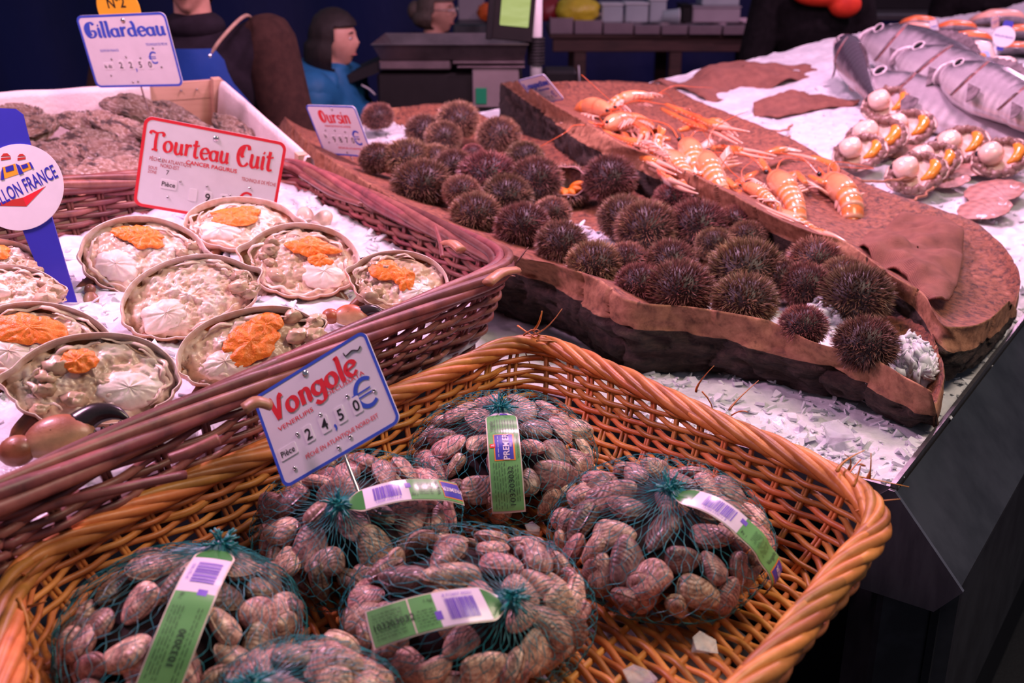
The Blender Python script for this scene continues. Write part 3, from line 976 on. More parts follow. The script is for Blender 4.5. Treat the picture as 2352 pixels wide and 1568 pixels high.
# ---------------------------------------------------------------- halved crabs
M_meat = colmat('crab_meat', 0.38, 0.25, 0.35, 160, 0.0012, var=0.22, vscale=120)
M_crabshell = colmat('crab_shell', 0.42, 0.15, 0.4, 120, 0.0012, var=0.4, vscale=70)
M_rim = pm('crab_shell_rim', (0.92, 0.80, 0.74), (0.76, 0.54, 0.42), 60, 0.45, 0.3, 200)
M_rind = pm('crab_roe', (1.0, 0.28, 0.035), (0.90, 0.18, 0.015), 140, 0.35, 0.8, 260, 0.0015)
M_lump = pm('white_crab_meat', (0.92, 0.82, 0.76), (0.80, 0.64, 0.55), 45, 0.35, 0.4, 110, 0.0015)
M_clawtip = pm('black_claw_tip', (0.030, 0.018, 0.020), (0.012, 0.008, 0.010), 40, 0.25)
CS = [0]
def crab_outline(a, pt0, pt1):
    """unit outline of the carapace edge (half width 1); lobed on the lower front edge"""
    b = np.where(np.sin(a) > 0, 1.0, 0.98)
    x = np.cos(a); y = b * np.sin(a)
    r = 1 + 0.045 * np.abs(np.sin(a * 8)) * sstep(0.1, -0.2, np.sin(a)) + 0.030 * fbm(np.stack([np.cos(a) * 1.1, np.sin(a) * 1.1, np.full(len(a), CS[0] * 1.9)], -1), 2, 5)
    def sp(c, w_, h): 
        d = np.angle(np.exp(1j * (a - c)))
        return h * np.exp(-(d / w_) ** 2)
    r = r + pt0 * sp(0.10, 0.16, 0.16) + pt1 * sp(math.pi - 0.10, 0.16, 0.16)
    return x * r, y * r
def crab(c, a_px, b_px, ang, roe, seed, lbl, pt=(1, 0), z=1.0, zup=0.028, legs=True, tiltk=0.62, tone=(0.42, 0.17, 0.08), orange_side=False):
    CS[0] = seed
    rr = np.random.RandomState(seed)
    p = at(c[0], c[1], z + zup)
    tc = tocam(p)
    nn = (tc * tiltk + Vector((0, 0, 1)) * (1 - tiltk)).normalized()
    X0 = Vector((1, 0, 0)); X0 = (X0 - nn * X0.dot(nn)).normalized(); Y0 = nn.cross(X0)
    k = ppm(p)
    fs = nn.dot(tc)
    # the image ellipse turned by ang: direction on the plane whose picture points that way
    ca, sa = math.cos(ang), math.sin(ang)
    Xd = (X0 * ca + Y0 * (sa / fs)).normalized()
    Yd = nn.cross(Xd)
    A = a_px / k / math.sqrt(ca ** 2 + (sa * 1.0) ** 2)
    A *= math.sqrt(ca ** 2 + (sa / fs) ** 2)
    B = b_px / k / fs * math.sqrt(ca ** 2 + (sa * fs) ** 2)
    M = frame(Xd, Yd, nn, p)
    root = thing('halved_crab', lbl, 'crab', M, 'cooked crab halves on the ice')
    na = 144
    a = np.arange(na) * 2 * math.pi / na
    ox, oy = crab_outline(a, *pt)
    def ring(q, zz, wob=0.0):
        w_ = 1 + wob * fbm(np.stack([np.cos(a) * 4, np.sin(a) * 4, np.full(na, zz * 60)], -1), 3, seed)
        return np.stack([ox * A * q * w_, oy * B * q * w_, np.full(na, zz)], -1)
    D = 0.045
    # carapace: outer bowl
    rings = [ring(1.0, 0.0), ring(1.012, -0.003)]
    for f in np.linspace(0.12, 1.45, 12):
        rings.append(ring(max(0.03, math.cos(f)) * 1.01, -0.004 - D * math.sin(f), 0.02))
    V = np.vstack(rings)
    hs = np.clip(-V[:, 2] / D, 0, 1)
    n_ = fbm(V * 55, 3, seed)
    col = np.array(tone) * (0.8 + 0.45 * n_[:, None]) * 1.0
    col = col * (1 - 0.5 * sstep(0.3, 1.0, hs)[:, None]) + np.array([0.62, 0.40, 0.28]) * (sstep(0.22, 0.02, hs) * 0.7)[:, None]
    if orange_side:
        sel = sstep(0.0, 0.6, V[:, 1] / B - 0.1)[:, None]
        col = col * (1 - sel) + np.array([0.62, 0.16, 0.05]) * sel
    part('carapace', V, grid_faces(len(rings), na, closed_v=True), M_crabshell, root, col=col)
    # pale shell edge
    rr_ = [ring(1.0, 0.0), ring(1.0, 0.0015), ring(0.982, 0.0014), ring(0.970, -0.003), ring(0.955, -0.013, 0.02)]
    part('shell_edge', np.vstack(rr_), grid_faces(5, na, closed_v=True)[:, ::-1].copy(), M_rim, root)
    # filling
    nr = 46
    Q = np.linspace(0.965, 0.002, nr)
    V = np.vstack([ring(q, 0.0) for q in Q])
    x, y = V[:, 0] / A, V[:, 1] / B
    P3 = np.column_stack([V[:, 0] * 55, V[:, 1] * 55, np.full(len(V), seed * 3.1)])
    n1 = fbm(P3, 4, seed); n2 = fbm(P3 * 2.7, 3, seed + 5); n3 = vnoise(P3 * 0.45, seed + 9)
    q = np.sqrt(x ** 2 + y ** 2)
    h = -0.010 + 0.009 * (1 - q ** 2) + 0.0034 * n1 + 0.0026 * n2
    h = h - 0.010 * sstep(0.80, 0.95, q) * (1 - 0.6 * (n1 > 0))
    cream = np.array([0.86, 0.60, 0.44]); pale = np.array([0.92, 0.76, 0.66]); tan = np.array([0.66, 0.46, 0.31]); dark = np.array([0.40, 0.20, 0.09]); grey = np.array([0.55, 0.50, 0.44])
    t1 = sstep(-0.3, 0.5, n1)[:, None]; col = cream * (1 - t1) + pale * t1
    t2 = (sstep(0.15, 0.55, n3) * 0.8)[:, None]; col = col * (1 - t2) + tan * t2
    t3 = (sstep(0.35, 0.8, -n2) * sstep(-0.4, 0.3, n3) * 0.55)[:, None]; col = col * (1 - t3) + dark * t3
    # cavities by the pointed end
    ex = 0.66 if pt[0] else -0.66
    cav = sstep(0.42, 0.05, np.hypot(x - ex, (y + 0.05) * 0.8)) * (n1 + 0.4 * n2 > -0.1)
    h = h - 0.007 * cav * sstep(0.1, 0.7, np.abs(n2))
    t4 = (cav * sstep(0.1, 0.6, n2) * 0.8)[:, None]; col = col * (1 - t4) + np.array([0.36, 0.25, 0.12]) * t4
    t5 = (sstep(0.84, 0.97, q) * 0.7 * sstep(-0.2, 0.4, n1))[:, None]; col = col * (1 - t5) + np.array([0.55, 0.36, 0.26]) * t5
    part('crab_filling', V + np.column_stack([0 * h, 0 * h, h]), grid_faces(nr, na, closed_v=True), M_meat, root, col=col)
    # white lump with radial lobes at the other end
    lx, ly, lr = (-0.40 if pt[0] else 0.40), -0.28, 0.38
    nb = 80
    b_ = np.arange(nb) * 2 * math.pi / nb
    rg = []
    for f in np.linspace(0, 1.55, 10):
        rad = lr * math.cos(f) * (1 + 0.22 * fbm(np.stack([np.cos(b_) * 1.3, np.sin(b_) * 1.3, np.full(nb, seed * 2.3)], -1), 3, seed))
        zz = -0.006 + 0.010 * math.sin(f) - 0.0013 * np.abs(np.sin(b_ * 2.5 + seed + 0.5 * np.sin(b_ * 2 + seed))) ** 14 * math.cos(f) * (np.sin(b_) < 0.3)
        rg.append(np.stack([(lx + rad * np.cos(b_)) * A, (ly + rad * np.sin(b_) * 1.05) * B, zz + 0.0012 * fbm(np.stack([np.cos(b_) * 3, np.sin(b_) * 3, np.full(nb, f * 4)], -1), 2, seed)], -1))
    part('white_meat', np.vstack(rg), grid_faces(10, nb, closed_v=True), M_lump, root)
    # orange roe
    if roe:
        for (rx, ry, rs, rt) in [(q_[0], q_[1] - 0.04, q_[2] * 1.28, q_[3]) for q_ in roe]:
            nb = 64
            b_ = np.arange(nb) * 2 * math.pi / nb
            prof = 1 + 0.34 * fbm(np.stack([np.cos(b_) * 1.4, np.sin(b_) * 1.4, np.full(nb, seed * 1.7 + rx)], -1), 3, seed)
            rg = []
            for f in np.linspace(0, 1.57, 11):
                rad = rs * prof * math.cos(f)
                X = (rx + rad * np.cos(b_)) * A; Y = ry * B + rad * np.sin(b_) * rt * 1.5 * A
                qq = np.sqrt((X / A) ** 2 + (Y / B) ** 2)
                zz = -0.003 + 0.006 * (1 - qq ** 2) + 0.0042 * math.sin(f) + 0.0016 * fbm(np.stack([X * 230, Y * 230, 0 * X], -1), 3, seed + 3) * (f > 0.1)
                rg.append(np.stack([X, Y, zz], -1))
            part('roe', np.vstack(rg), grid_faces(11, nb, closed_v=True), M_rind, root)
    # torn membranes curling along the inside of the edge
    for j in range(4):
        a0 = rr.rand() * 6.28; ln = 0.9 + 1.4 * rr.rand(); qq = 0.86 - 0.05 * j
        aa = np.linspace(a0, a0 + ln, 34)
        mx, my = crab_outline(aa, *pt)
        wv = qq + 0.035 * fbm(np.stack([aa * 5, aa * 0 + j, aa * 0 + seed], -1), 3, seed)
        P = np.stack([mx * A * wv, my * B * wv, -0.003 + 0.004 * np.sin(aa * 9 + j) + 0 * aa], -1)
        V, F = tube(P, 0.0021 * (0.4 + np.sin(np.linspace(0, math.pi, 34))), 6, (0, 0, 1), flat=0.35)
        part('membrane', V, F, M_meat, root, col=np.tile(np.array([0.86, 0.66, 0.54]), (len(V), 1)))
    # frayed lumps of brown meat at the broken end
    for j in range(5):
        V, F = ball(14, 8)
        V = V * np.array([0.012, 0.009, 0.007]) * (0.7 + 0.7 * rr.rand()) * (1 + 0.35 * fbm(V * 2.2, 3, seed + j)[:, None])
        V = V + np.array([(ex + 0.14 + 0.10 * rr.randn()) * A, (-0.1 + 0.30 * rr.randn()) * B, -0.003])
        part('meat_shred', V, F, M_meat, root, col=np.tile(np.array([0.60, 0.42, 0.28]) * (0.7 + 0.5 * rr.rand()), (len(V), 1)))
    # legs folded below
    if legs:
        Mi = M.inverted().to_3x3()
        dn = Mi @ Vector((0, 0, -1))
        for j, (fx, fy) in enumerate(((-0.85, -0.65), (-0.5, -0.9), (0.75, -0.75), (0.45, -0.95))):
            b0 = Vector((fx * A * 0.85, fy * B * 0.85, -0.018))
            e = Vector((fx * A * 1.12, fy * B * 1.12, -0.012)) + dn * 0.02
            g = e + dn * 0.03 - Vector((fx * A * 0.35, 0, 0))
            P = smoothpath([tuple(b0), tuple(e), tuple(g)], 12)
            V, F = tube(P, np.linspace(0.010, 0.0055, 12), 8, (0.2, 0.3, 1))
            col = np.tile(np.array([0.34, 0.12, 0.05]), (len(V), 1)) * (0.7 + 0.5 * vnoise(V * 90, seed)[:, None])
            part('leg', V, F, M_crabshell, root, col=col)
    return root
crab((330, 588), 142, 92, 0.0, [(-0.05, 0.50, 0.30, 0.40), (-0.30, 0.55, 0.20, 0.35)], 1, 'halved crab with wide orange roe, left of and behind the roeless crab', (1, 0), 1.005)
crab((557, 512), 126, 60, 0.05, [(-0.20, 0.25, 0.32, 0.30), (0.05, 0.45, 0.18, 0.4)], 2, 'halved crab leaning against the red bordered crab price sign', (1, 0), 1.01, tiltk=0.5)
crab((695, 596), 130, 84, -0.03, [(0.12, 0.38, 0.34, 0.34), (0.30, 0.05, 0.16, 0.5)], 3, 'halved crab with big orange roe right of the roeless crab', (0, 1), 1.0)
crab((435, 678), 152, 92, 0.38, [], 4, 'halved crab with plain beige filling and no orange roe', (1, 0), 1.005, tiltk=0.66)
crab((920, 645), 112, 70, -0.1, [(-0.30, 0.30, 0.28, 0.45), (0.10, 0.10, 0.15, 0.9)], 5, 'small halved crab alone at the right corner of the dark basket', (0, 1), 0.995, tone=(0.50, 0.13, 0.05), orange_side=True)
crab((575, 792), 160, 88, 0.33, [(0.02, 0.08, 0.30, 0.50), (0.28, 0.42, 0.20, 0.55)], 6, 'halved crab with long orange roe behind the clam price sign', (1, 0), 1.01, tone=(0.55, 0.18, 0.07), orange_side=True, tiltk=0.66)
crab((95, 790), 160, 96, 0.0, [(-0.20, 0.35, 0.34, 0.42)], 7, 'halved crab at the left edge of the photo below the blue paddle sign', (1, 0), 1.01)
crab((218, 868), 182, 105, 0.18, [(-0.20, 0.42, 0.20, 0.45)], 8, 'front halved crab with a small orange fleck and a large black tipped claw below', (0, 1), 1.02, tiltk=0.66)
crab((28, 655), 100, 46, 0.05, [], 9, 'halved crab partly hidden behind the foot of the blue paddle sign', (1, 0), 1.02, tiltk=0.5)
crab((0, 590), 86, 40, 0.0, [(-0.2, 0.3, 0.32, 0.4)], 10, 'farthest left halved crab beside the blue paddle sign', (1, 0), 1.03, tiltk=0.5)

def claw_parts(root, s, seed, tone, M=Matrix.Identity(4)):
    """palm along +x with a fixed black finger and a moving black finger"""
    V, F = ball(28, 18)
    t = (V[:, 0] + 1) / 2
    V = V * np.array([1.0, 0.62, 0.42]) * (1 - 0.25 * (1 - t)[:, None] ** 2)
    V[:, 1] += 0.12 * np.sin(t * 3)
    V = V * s
    n = fbm(V / s * 2.5, 3, seed)
    lowf = sstep(-0.25, 0.35, V[:, 1] / s)[:, None]
    col = np.array([0.62, 0.36, 0.20]) * (1 - lowf) + np.array(tone) * lowf
    col = col * (0.9 + 0.25 * n[:, None])
    part('palm', xf(V, M), F, M_crabshell, root, col=col)
    P = smoothpath([(0.55, 0.28, 0), (1.05, 0.50, 0.02), (1.5, 0.42, 0.03), (1.85, 0.10, 0.03)], 16) * s
    V, F = tube(P, np.array([0.36, 0.36, 0.35, 0.34, 0.32, 0.31, 0.29, 0.27, 0.25, 0.23, 0.2, 0.18, 0.15, 0.11, 0.07, 0.02]) * s, 12, (0, 0, 1), flat=0.8)
    part('moving_finger', xf(V, M), F, M_clawtip, root)
    P = smoothpath([(0.6, -0.25, 0), (1.1, -0.25, 0.02), (1.5, -0.12, 0.02), (1.75, 0.06, 0.02)], 14) * s
    V, F = tube(P, np.linspace(0.30, 0.03, 14) * s, 12, (0, 0, 1), flat=0.8)
    part('fixed_finger', xf(V, M), F, M_clawtip, root)
    for j in range(4):
        V, F = ball(10, 6)
        V = V * 0.07 * s + np.array([0.95 + j * 0.22, -0.02 + j * 0.03, 0.04]) * s
        part('claw_tooth', xf(V, M), F, M_clawtip, root)
    # wrist joint
    V, F = ball(16, 10)
    V = V * np.array([0.45, 0.42, 0.36]) * s + np.array([-0.88, -0.05, 0]) * s
    col = np.array(tone) * (0.8 + 0.3 * vnoise(V / s * 3, seed)[:, None])
    part('wrist', xf(V, M), F, M_crabshell, root, col=col)
def claw(c, px, ang, z, seed, lbl, tone=(0.36, 0.13, 0.06), roll=0.5, tiltk=0.6):
    p = at(c[0], c[1], z)
    tc = tocam(p)
    nn = (tc * tiltk + Vector((0, 0, 1)) * (1 - tiltk)).normalized()
    X0 = Vector((1, 0, 0)); Y0 = nn.cross(X0)
    fs = nn.dot(tc)
    Xd = (X0 * math.cos(ang) + Y0 * math.sin(ang) / fs).normalized(); Yd = nn.cross(Xd)
    M = frame(Xd, Yd, nn, p)
    root = thing('crab_claw', lbl, 'crab claw', M, 'crab claws tucked beside the crabs')
    claw_parts(root, px / ppm(p), seed, tone)
    return root
claw((125, 1012), 92, 0.35, 1.012, 1, 'large brown crab claw with black fingers at the front of the dark basket', (0.40, 0.13, 0.06))
claw((800, 728), 46, -0.05, 0.985, 2, 'red crab claw with black finger under the small crab', (0.52, 0.12, 0.04))
claw((800, 645), 48, 0.5, 0.99, 3, 'smooth orange red crab claw left of the small crab', (0.60, 0.13, 0.05))
claw((700, 785), 32, 1.2, 1.0, 4, 'dark crab claw tip between the long roe crab and the clam sign', (0.22, 0.08, 0.06))
claw((600, 655), 38, 2.2, 0.99, 5, 'cream crab claw with black tip between the middle crabs', (0.66, 0.44, 0.30))
claw((660, 655), 34, 0.4, 0.985, 6, 'cream crab claw with black tip below the right hand crab', (0.66, 0.44, 0.30))
claw((80, 690), 34, 0.1, 1.02, 7, 'small dark claw lying behind the left front crab', (0.30, 0.13, 0.08))
claw((205, 690), 32, -1.5, 0.985, 8, 'brown crab leg claw hanging under the left rear crab', (0.30, 0.12, 0.06))
# two cream claw shells on the ice
for (c, ang, l) in (((700, 492), 1.9, 'smooth cream claw shell leaning left behind the crab with big roe'), ((745, 500), 1.1, 'smooth cream claw shell leaning right on bare ice')):
    p = at(c[0], c[1], 1.0)
    nn = (tocam(p) * 0.4 + Vector((0, 0, 0.6))).normalized()
    X0 = Vector((1, 0, 0)); Y0 = nn.cross(X0)
    Xd = (X0 * math.cos(ang) + Y0 * math.sin(ang)).normalized()
    o = thing('claw_shell', l, 'crab claw', frame(Xd, nn.cross(Xd), nn, p), 'crab claws tucked beside the crabs')
    V, F = ball(24, 14)
    t = (V[:, 0] + 1) / 2
    V = V * np.array([0.032, 0.017, 0.014]) * (1.1 - 0.6 * t[:, None] ** 2)
    col = np.array([0.80, 0.58, 0.42]) * (0.9 + 0.2 * vnoise(V * 60, 3)[:, None])
    part('shell', V, F, M_crabshell, o, col=col)
    part('cut_rim', *tube(np.array([(-0.03 * 0.9, 0.012 * math.cos(q), 0.010 * math.sin(q)) for q in np.linspace(0, 6.28, 20)]), 0.0022, 5), M_rim, o)
# broken bits under the paddle sign

# ---------------------------------------------------------------- clams in net bags
def clam_mat():
    m, t, b = newmat('clam_shell')
    co = coords(t)
    oi = N(t, 'ShaderNodeObjectInfo')
    off = N(t, 'ShaderNodeVectorMath', operation='ADD')
    t.links.new(co, off.inputs[0])
    cmb = N(t, 'ShaderNodeCombineXYZ')
    for k_, mul in enumerate((7.3, 3.1, 5.7)):
        t.links.new(math_(t, 'MULTIPLY', oi.outputs['Random'], mul), cmb.inputs[k_])
    t.links.new(cmb.outputs[0], off.inputs[1])
    n1 = ntex(t, off.outputs[0], 2.6, 4, 0.6)
    n2 = ntex(t, off.outputs[0], 9, 3)
    # growth rings around the umbo
    um = N(t, 'ShaderNodeVectorMath', operation='DISTANCE')
    t.links.new(co, um.inputs[0]); um.inputs[1].default_value = (-0.45, 0.55, 0.1)
    d = math_(t, 'ADD', um.outputs['Value'], math_(t, 'MULTIPLY', n1, 0.10))
    rg = math_(t, 'SINE', math_(t, 'MULTIPLY', d, 44))
    rg2 = math_(t, 'SINE', math_(t, 'MULTIPLY', d, 9))
    base = ramp(t, n1, [(0.30, (0.20, 0.105, 0.09)), (0.45, (0.42, 0.235, 0.19)), (0.58, (0.58, 0.36, 0.28)), (0.72, (0.78, 0.58, 0.48))])
    spots = ramp(t, n2, [(0.50, (1, 1, 1)), (0.64, (0.34, 0.28, 0.30))])
    base = mixc(t, 0.75, base, spots, 'MULTIPLY')
    ringc = ramp(t, math_(t, 'MULTIPLY_ADD', rg2, 0.5, 0.5), [(0.2, (0.82, 0.78, 0.80)), (0.8, (1.1, 1.06, 1.02))])
    base = mixc(t, 0.8, base, ringc, 'MULTIPLY')
    base = rnd_shade(t, base, 0.38, 1.45, 0.06)
    t.links.new(base, b.inputs['Base Color'])
    b.inputs['Roughness'].default_value = 0.42
    b.inputs['Coat Weight'].default_value = 0.12
    bump(t, b, math_(t, 'ADD', rg, math_(t, 'MULTIPLY', n2, 0.6)), 0.16, 0.02)
    return m
M_clam = clam_mat()
def clam_mesh(k):
    rr = np.random.RandomState(200 + k)
    n, mm = 30, 10
    a = np.arange(n) * 2 * math.pi / n
    # outline: rounded oval with the umbo off centre
    rx, ry = 1.0, 0.70 + 0.06 * rr.randn()
    ox = rx * np.cos(a) * (1 + 0.05 * np.cos(a)); oy = ry * np.sin(a) * (1 - 0.16 * np.cos(a))
    bumpu = 0.16 * np.exp(-((np.angle(np.exp(1j * (a - 2.25)))) / 0.45) ** 2)
    ox = ox * (1 + bumpu); oy = oy * (1 + bumpu)
    h = 0.43 + 0.04 * rr.randn()
    Vs = []
    for sgn in (1, -1):
        for f in np.linspace(0, math.pi / 2 * 0.9995, mm):
            q = math.cos(f) ** 0.85
            cx, cy = -0.20 * math.sin(f) ** 2, 0.16 * math.sin(f) ** 2
            Vs.append(np.stack([ox * q + cx, oy * q + cy, np.full(n, sgn * (h * math.sin(f) ** 0.95 + 0.012 * (f == 0)))], -1))
    V = np.vstack(Vs)
    g = grid_faces(mm, n, closed_v=True)
    F = np.vstack([g, g[:, ::-1] + mm * n])
    # hinge side join
    j = np.arange(n)
    F = np.vstack([F, np.stack([j, mm * n + j, mm * n + (j + 1) % n, (j + 1) % n], -1)])
    return mesh('clam', V, F, M_clam)
CM = [clam_mesh(k) for k in range(7)]
def net_mat():
    m, t, b = newmat('teal_net')
    b.inputs['Base Color'].default_value = (0.012, 0.20, 0.23, 1)
    b.inputs['Roughness'].default_value = 0.28
    return m
M_net = net_mat()
M_netknot = pm('teal_net_bunch', (0.015, 0.26, 0.28), (0.008, 0.15, 0.17), 80, 0.3)
M_lwhite = pm('label_white', (0.78, 0.66, 0.80), (0.74, 0.62, 0.78), 20, 0.25, coat=0.12)
M_lgreen = pm('label_green', (0.16, 0.40, 0.13), (0.13, 0.36, 0.12), 10, 0.25, coat=0.12)
M_lgreen2 = pm('label_dark_green', (0.07, 0.26, 0.07), (0.05, 0.20, 0.05), 10, 0.25, coat=0.12)
M_lviolet = pm('label_violet', (0.22, 0.13, 0.62), (0.18, 0.10, 0.55), 10, 0.25, coat=0.12)
M_lborder = pm('label_cream_edge', (0.78, 0.66, 0.58), rough=0.3)
M_ink = flat('black_ink', (0.015, 0.03, 0.02), 0.4)
M_lblue = flat('label_blue', (0.05, 0.05, 0.42), 0.3)
M_lred = flat('label_red', (0.65, 0.05, 0.02), 0.3)
M_lorange = flat('label_orange', (0.80, 0.25, 0.04), 0.3)

TXT = {}
def text_mesh(body, bold=0.0):
    """flat text as (V2, faces) scaled so the capital height is 1 and left baseline at 0"""
    key = (body, bold)
    if key in TXT: return TXT[key]
    cu = bpy.data.curves.new('t', 'FONT')
    cu.body = body
    cu.size = 1.0
    cu.offset = bold
    cu.resolution_u = 3
    ob = bpy.data.objects.new('t', cu)
    COL.objects.link(ob)
    dg = bpy.context.evaluated_depsgraph_get()
    me = bpy.data.meshes.new_from_object(ob.evaluated_get(dg))
    V = np.array([v.co[:] for v in me.vertices]).reshape(-1, 3)
    F = [tuple(p.vertices) for p in me.polygons]
    bpy.data.objects.remove(ob); bpy.data.curves.remove(cu); bpy.data.meshes.remove(me)
    V = V / 0.73
    if len(V): V[:, 0] -= V[:, 0].min()
    TXT[key] = (V, F)
    return TXT[key]

def clam_bag(c_px, rx_px, ry_px, knot_px, lab_dir, lbl, cl_lbl, seed, zc=0.905, h=0.062, n=70, label=None, torn=False):
    rr = np.random.RandomState(seed)
    c = at(c_px[0], c_px[1], zc + 0.02); c.z = zc
    k = ppm(c)
    rx = rx_px / k
    # depth radius from the picture height of an ellipsoid seen from above
    tcv = tocam(c)
    se = tcv.z; ce = math.sqrt(1 - se * se)
    rv = ry_px / k
    ry = max(rx * 0.75, math.sqrt(max(1e-6, rv ** 2 - (h * ce) ** 2)) / se)
    ry = min(ry, rx * 1.15)
    root = thing('net_bag', lbl, 'net bag', (c.x, c.y, c.z - h))
    O_ = np.array((0, 0, h))
    # knot direction: a point of the dome under knot pixel
    best = None
    for th in np.linspace(0.0, 1.35, 40):
        for ph in np.linspace(0, 6.28, 80):
            d = Vector((math.sin(th) * math.cos(ph), math.sin(th) * math.sin(ph), math.cos(th)))
            q = c + Vector((d.x * rx, d.y * ry, d.z * h * 1.12))
            qq = q - Vector((0, 0, CAMZ))
            f = qq.y * cT - qq.z * sT
            u = 1176 + FPX * qq.x / f; v = 784 - FPX * (qq.y * sT + qq.z * cT) / f
            e = (u - knot_px[0]) ** 2 + (v - knot_px[1]) ** 2
            if best is None or e < best[0]: best = (e, d)
    kd = best[1]
    S3 = np.array([rx, ry, h])
    lump = lambda D: 1 + 0.035 * fbm(D * 3.5, 2, seed)
    def surf(D, g=1.0):
        D = np.asarray(D, float)
        S = D * S3
        # flatter top, wide shoulders
        S = S * (lump(D) * g)[:, None]
        S[:, 2] = np.where(S[:, 2] < -h * 0.8, -h * 0.8 + (S[:, 2] + h * 0.8) * 0.3, S[:, 2])
        return S + O_
    # clams: fibonacci over the upper part, each lying in the surface
    nn = n
    for i in range(nn):
        z = 1 - 1.38 * (i + 0.5) / nn
        ph = i * 2.39996 + seed
        D = np.array([[math.sqrt(1 - z * z) * math.cos(ph), math.sqrt(1 - z * z) * math.sin(ph), z]])
        D = nrm(D + rr.randn(1, 3) * 0.05)
        s = 0.0215 * (0.80 + 0.45 * rr.rand())
        p = surf(D, 1.0)[0]
        nv = Vector(D[0] / S3).normalized()
        nv = (nv + Vector(rr.randn(3)) * 0.22).normalized()
        p = p - np.array(nv) * s * (0.50 + 0.35 * rr.rand())
        q = nv.to_track_quat('Z', 'X').to_matrix().to_4x4()
        M = Matrix.Translation(Vector(p) + root.matrix_world.translation) @ q @ Matrix.Rotation(rr.rand() * 6.28, 4, 'Z') @ Matrix.Rotation(rr.randn() * 0.25, 4, 'X') @ Matrix.Diagonal((s * (0.9 + 0.2 * rr.rand()), s, s, 1))
        o = link('clam', CM[rr.randint(7)], None, M)
        tag(o, cl_lbl, 'clam', 'clams in the ' + lbl.split(' holding')[0])
    # added dark core: blocks light, its colour paints the shade between the clams
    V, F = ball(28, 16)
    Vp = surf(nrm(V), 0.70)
    part('gap_shade_core', Vp, F, M_dark, root)
    # net: two families of lines winding out from the knot
    kx = kd.orthogonal().normalized(); ky = kd.cross(kx)
    B3 = np.array([kx, ky, kd])
    tubes = []
    nl = 46
    th = np.concatenate([np.linspace(0.05, 0.5, 10), np.linspace(0.57, 2.25, 34)])
    for sg in (1, -1):
        for i in range(nl):
            ph = 2 * math.pi * i / nl + sg * (0.9 * (th - 0.05) ** 0.9) * 0.62 + 0.03 * np.sin(th * 9 + i)
            zig = 0.020 * np.sin(th * 26 + i * 0) * sg
            phz = ph + zig
            D = np.stack([np.sin(th) * np.cos(phz), np.sin(th) * np.sin(phz), np.cos(th)], -1) @ B3
            P = surf(nrm(D), 1.035)
            P = P + np.array(kd) * (0.012 * np.exp(-(th / 0.12) ** 2))[:, None]
            keepm = P[:, 2] > O_[2] - h * 0.85
            if keepm.sum() < 6: continue
            P = P[keepm]
            rad = 0.00024 + 0.00030 * (np.sin(th[keepm] * 26 + i * 3.1) > 0.55)
            tubes.append(tube(P, rad, 3, nrm(P - O_), cap=False))
    V, F = join(tubes)
    part('net', V, F, M_net, root)
    # bunched knot
    K = surf(np.array([kd]), 1.05)[0] + np.array(kd) * 0.006
    tl = []
    for i in range(46):
        d = nrm(np.array(kd) * 0.7 + rr.randn(3) * 0.75)
        L = 0.010 + 0.014 * rr.rand()
        P = np.array([K + d * L * u + rr.randn(3) * 0.0006 - np.array([0, 0, 1.0]) * 0.004 * u * u for u in np.linspace(0, 1, 5)])
        tl.append(tube(P, 0.0007 + 0.0005 * rr.rand(), 4, (0.3, 0.4, 1)))
    V, F = ball(14, 8)
    tl.append((V * 0.0065 + K, F))
    part('net_knot', *join(tl), M_netknot, root)
    # label band from the knot down the side
    if label:
        L, Wd, start, bend, style = label
        dv = Vector(lab_dir); dv = (dv - kd * dv.dot(kd)).normalized()
        ns_, nw = 48, 7
        # centre line: great circle from the knot, steps of equal length
        ths = np.linspace(0.02, 2.3, 300)
        D = np.array([tuple(kd * math.cos(t_) + dv * math.sin(t_)) for t_ in ths])
        Pc = surf(nrm(D), 1.09)
        Ls = np.concatenate([[0], np.cumsum(np.linalg.norm(np.diff(Pc, axis=0), axis=1))])
        def centre(s_):
            t_ = np.interp(s_, Ls, ths)
            D = np.outer(np.cos(t_), np.array(kd)) + np.outer(np.sin(t_), np.array(dv))
            P = surf(nrm(D), 1.09) + np.array([0, 0, 1.0]) * (0.010 * np.sin(np.clip(s_ / L, 0, 1) * math.pi) + bend * (np.clip(s_ / L, 0, 1)) ** 2)[:, None]
            nv = nrm(nrm(D) / S3)
            return P, nv
        sideax = np.array(kd.cross(dv))
        def strip_pt(s_, w_, off):
            s_ = np.asarray(s_, float); w_ = np.asarray(w_, float)
            P, nv = centre(s_)
            pin = 0.30 + 0.70 * sstep(0.0, 0.022, s_)       # pinched at the knot
            sd = sideax - nv * (nv @ sideax)[:, None]
            sd = nrm(sd)
            return P + sd * (w_ * pin * Wd / 2)[:, None] + nv * (off + 0.0012 * np.cos(w_ * 1.5)[:])[:, None]
        def band(name, s0, s1, w0, w1, off, m, par, n1=None):
            n1 = n1 or max(4, int((s1 - s0) / L * ns_))
            Sg, Wg = np.meshgrid(np.linspace(s0, s1, n1), np.linspace(w0, w1, nw), indexing='ij')
            A = strip_pt(Sg.ravel(), Wg.ravel(), off); Bq = strip_pt(Sg.ravel(), Wg.ravel(), off - 0.0003)
            f = grid_faces(n1, nw)
            return part(name, np.vstack([A, Bq]), np.vstack([f, f[:, ::-1] + len(A)]), m, par)
        lab = band('label', 0.0, L, -1, 1, 0.0, M_lborder, root)
        e = 0.0003
        npatch = [0]
        def patch(name, s0, s1, w0, w1, m):
            npatch[0] += 1
            return band(name, s0 * L, s1 * L, w0, w1, e * (0.6 + 0.5 * npatch[0]), m, lab)
